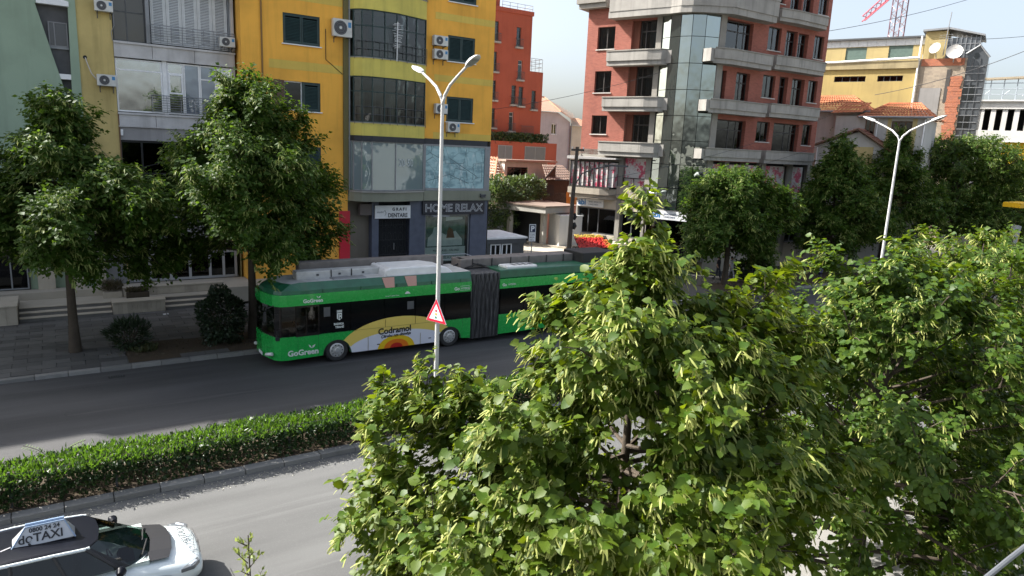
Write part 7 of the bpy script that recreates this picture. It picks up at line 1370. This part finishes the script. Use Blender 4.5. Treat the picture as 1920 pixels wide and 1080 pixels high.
# ================================================================== parked vehicles glimpsed between the trees
def small_car(label, x, y, col, rot):
    f = Fr((x, y), (math.cos(rot), math.sin(rot))); t = thing('parked_car', label, 'car', (x, y, 0)); pc = plain('car_paint', col, .2, coat=.7)
    m = M(f); m.prismd([(-2.1, .3), (2.1, .3), (2.12, .62), (1.95, .82), (1.05, .95), (-1.9, 1.0), (-2.12, .75)], -.85, .85); m.build('body', pc, t, bevel=.08); m = M(f); k0 = len(m.v)
    for z, (a, b), hw in ((.95, (-1.85, 1.1), .8), (1.42, (-1.45, .35), .62)):
        for s, d in ((a, -hw), (b, -hw), (b, hw), (a, hw)): m.v.append(f.P(s, d, z))
    for q in ((0, 1, 5, 4), (1, 2, 6, 5), (2, 3, 7, 6), (3, 0, 4, 7)): m.f.append([k0+i for i in q]); m.i.append(0)
    m.build('window', BGLS, t); m = M(f); m.box(-1.46, .37, -.63, .63, 1.42, 1.47); m.build('roof', pc, t, bevel=.03)
    for s in (-1.3, 1.3):
        for d in (-.86, .86): m = M(f); sg_ = 1 if d > 0 else -1; m.tube([(s, d-sg_*.2, .31), (s, d+sg_*.01, .31)], .31, 18); w_ = m.build('wheel', BLACK, t); m = M(f); m.disc(f.P(s, d+sg_*.015, .31), f.n, .2, 14); m.build('rim', SIL, w_, recalc=False)
    return t
small_car('pale silver car parked under the big broad linden at the right', 62.5, 27.0, (.5, .53, .56), 0.03)
mb = thing('motorbike', 'dark blue motorbike parked under the narrow linden in front of the brick building', 'motorbike', (46.6, 29.3, .14)); f = Fr((46.6, 29.3, .14), (.8, .6)); 
for s in (-.65, .65): m = M(f); m.tube([(s, -.06, .3), (s, .06, .3)], .3, 18); w_ = m.build('wheel', BLACK, mb); q = M(f); q.tube([(s, -.065, .3), (s, .065, .3)], .16, 14); q.build('rim', GREYM, w_)
m = M(f); m.prismd([(-.75, .75), (-.2, .7), (.1, .45), (.35, .5), (.5, .95), (.3, 1.0), (.05, .75), (-.6, .95)], -.13, .13); m.build('fairing', plain('bike_blue', (.02, .025, .12), .25, coat=.6), mb, bevel=.04); m = M(f); m.box(-.7, .0, -.14, .14, .78, .9); m.build('seat', BLACK, mb, bevel=.03); m = M(f); m.tube([(.65, 0, .3), (.42, 0, 1.05), (.35, -.3, 1.1)], .025, 6); m.tube([(.42, 0, 1.05), (.35, .3, 1.1)], .025, 6); m.build('fork', STEEL, mb)
# ================================================================== overhead wires and the rod in the corner
def wire(label, a, b, r=.012, sag=.25, name='overhead_wire'):
    a, b = Vector(a), Vector(b); m = M(); m.tube([a.lerp(b, k/14)-Vector((0, 0, sag*4*(k/14)*(1-k/14))) for k in range(15)], r, 5, local=False); return tag(m.build(name, plain('wire_black', (.03, .03, .032), .6)), label, 'wire')
def at(u, v, dist): return EYE + (fwd + rt*((u-960)/1300) - up*((v-540)/1300))*dist
wire('thin wire slanting down across the green plaster wall', at(-30, 60, 33), at(240, 330, 33), .012, .05); wire('thin pale wire sagging through the leftmost tree crown towards the second tree', at(-20, 352, 27), at(390, 285, 31), .011, .2)
wire('left one of two wires running down the right part of the orange wall', at(845, -10, 46), at(930, 270, 47), .014, .1); wire('right one of two wires running down to the right corner of the orange wall', at(880, -10, 46), at(928, 190, 47), .014, .1)
wire('faint wire crossing the orange wall below the shutters', at(560, 255, 42), at(925, 195, 47), .01, .3); wire('wire spanning the gap of sky between orange and brick building', at(925, 205, 47), at(1240, 135, 49), .014, .25)
wire('long wire crossing in front of the glass tower and the right balconies', at(1075, 345, 42), at(1560, 215, 52), .012, .6); wire('second long wire crossing lower over the glass tower foot', at(1075, 375, 42), at(1560, 265, 52), .012, .6)
wire('wire rising across the sky behind the crane', at(1555, 58, 60), at(1860, -15, 70), .022, .3); wire('thin wire in the sky above the glasshouse roof', at(1820, 74, 75), at(1960, 64, 75), .025, .1); wire('thick wire running to the glass gable from the right edge', at(1640, 178, 70), at(1960, 80, 62), .03, .5)
m = M(); m.tube([at(1835, 1095, 2.2), at(1890, 1050, 2.25), at(1935, 1015, 2.3)], .0085, 8, local=False); tag(m.build('metal_rod', plain('rod_grey', (.16, .17, .18), .35, .5)), 'bare grey metal rod cutting the lower right corner close to the camera', 'rod')
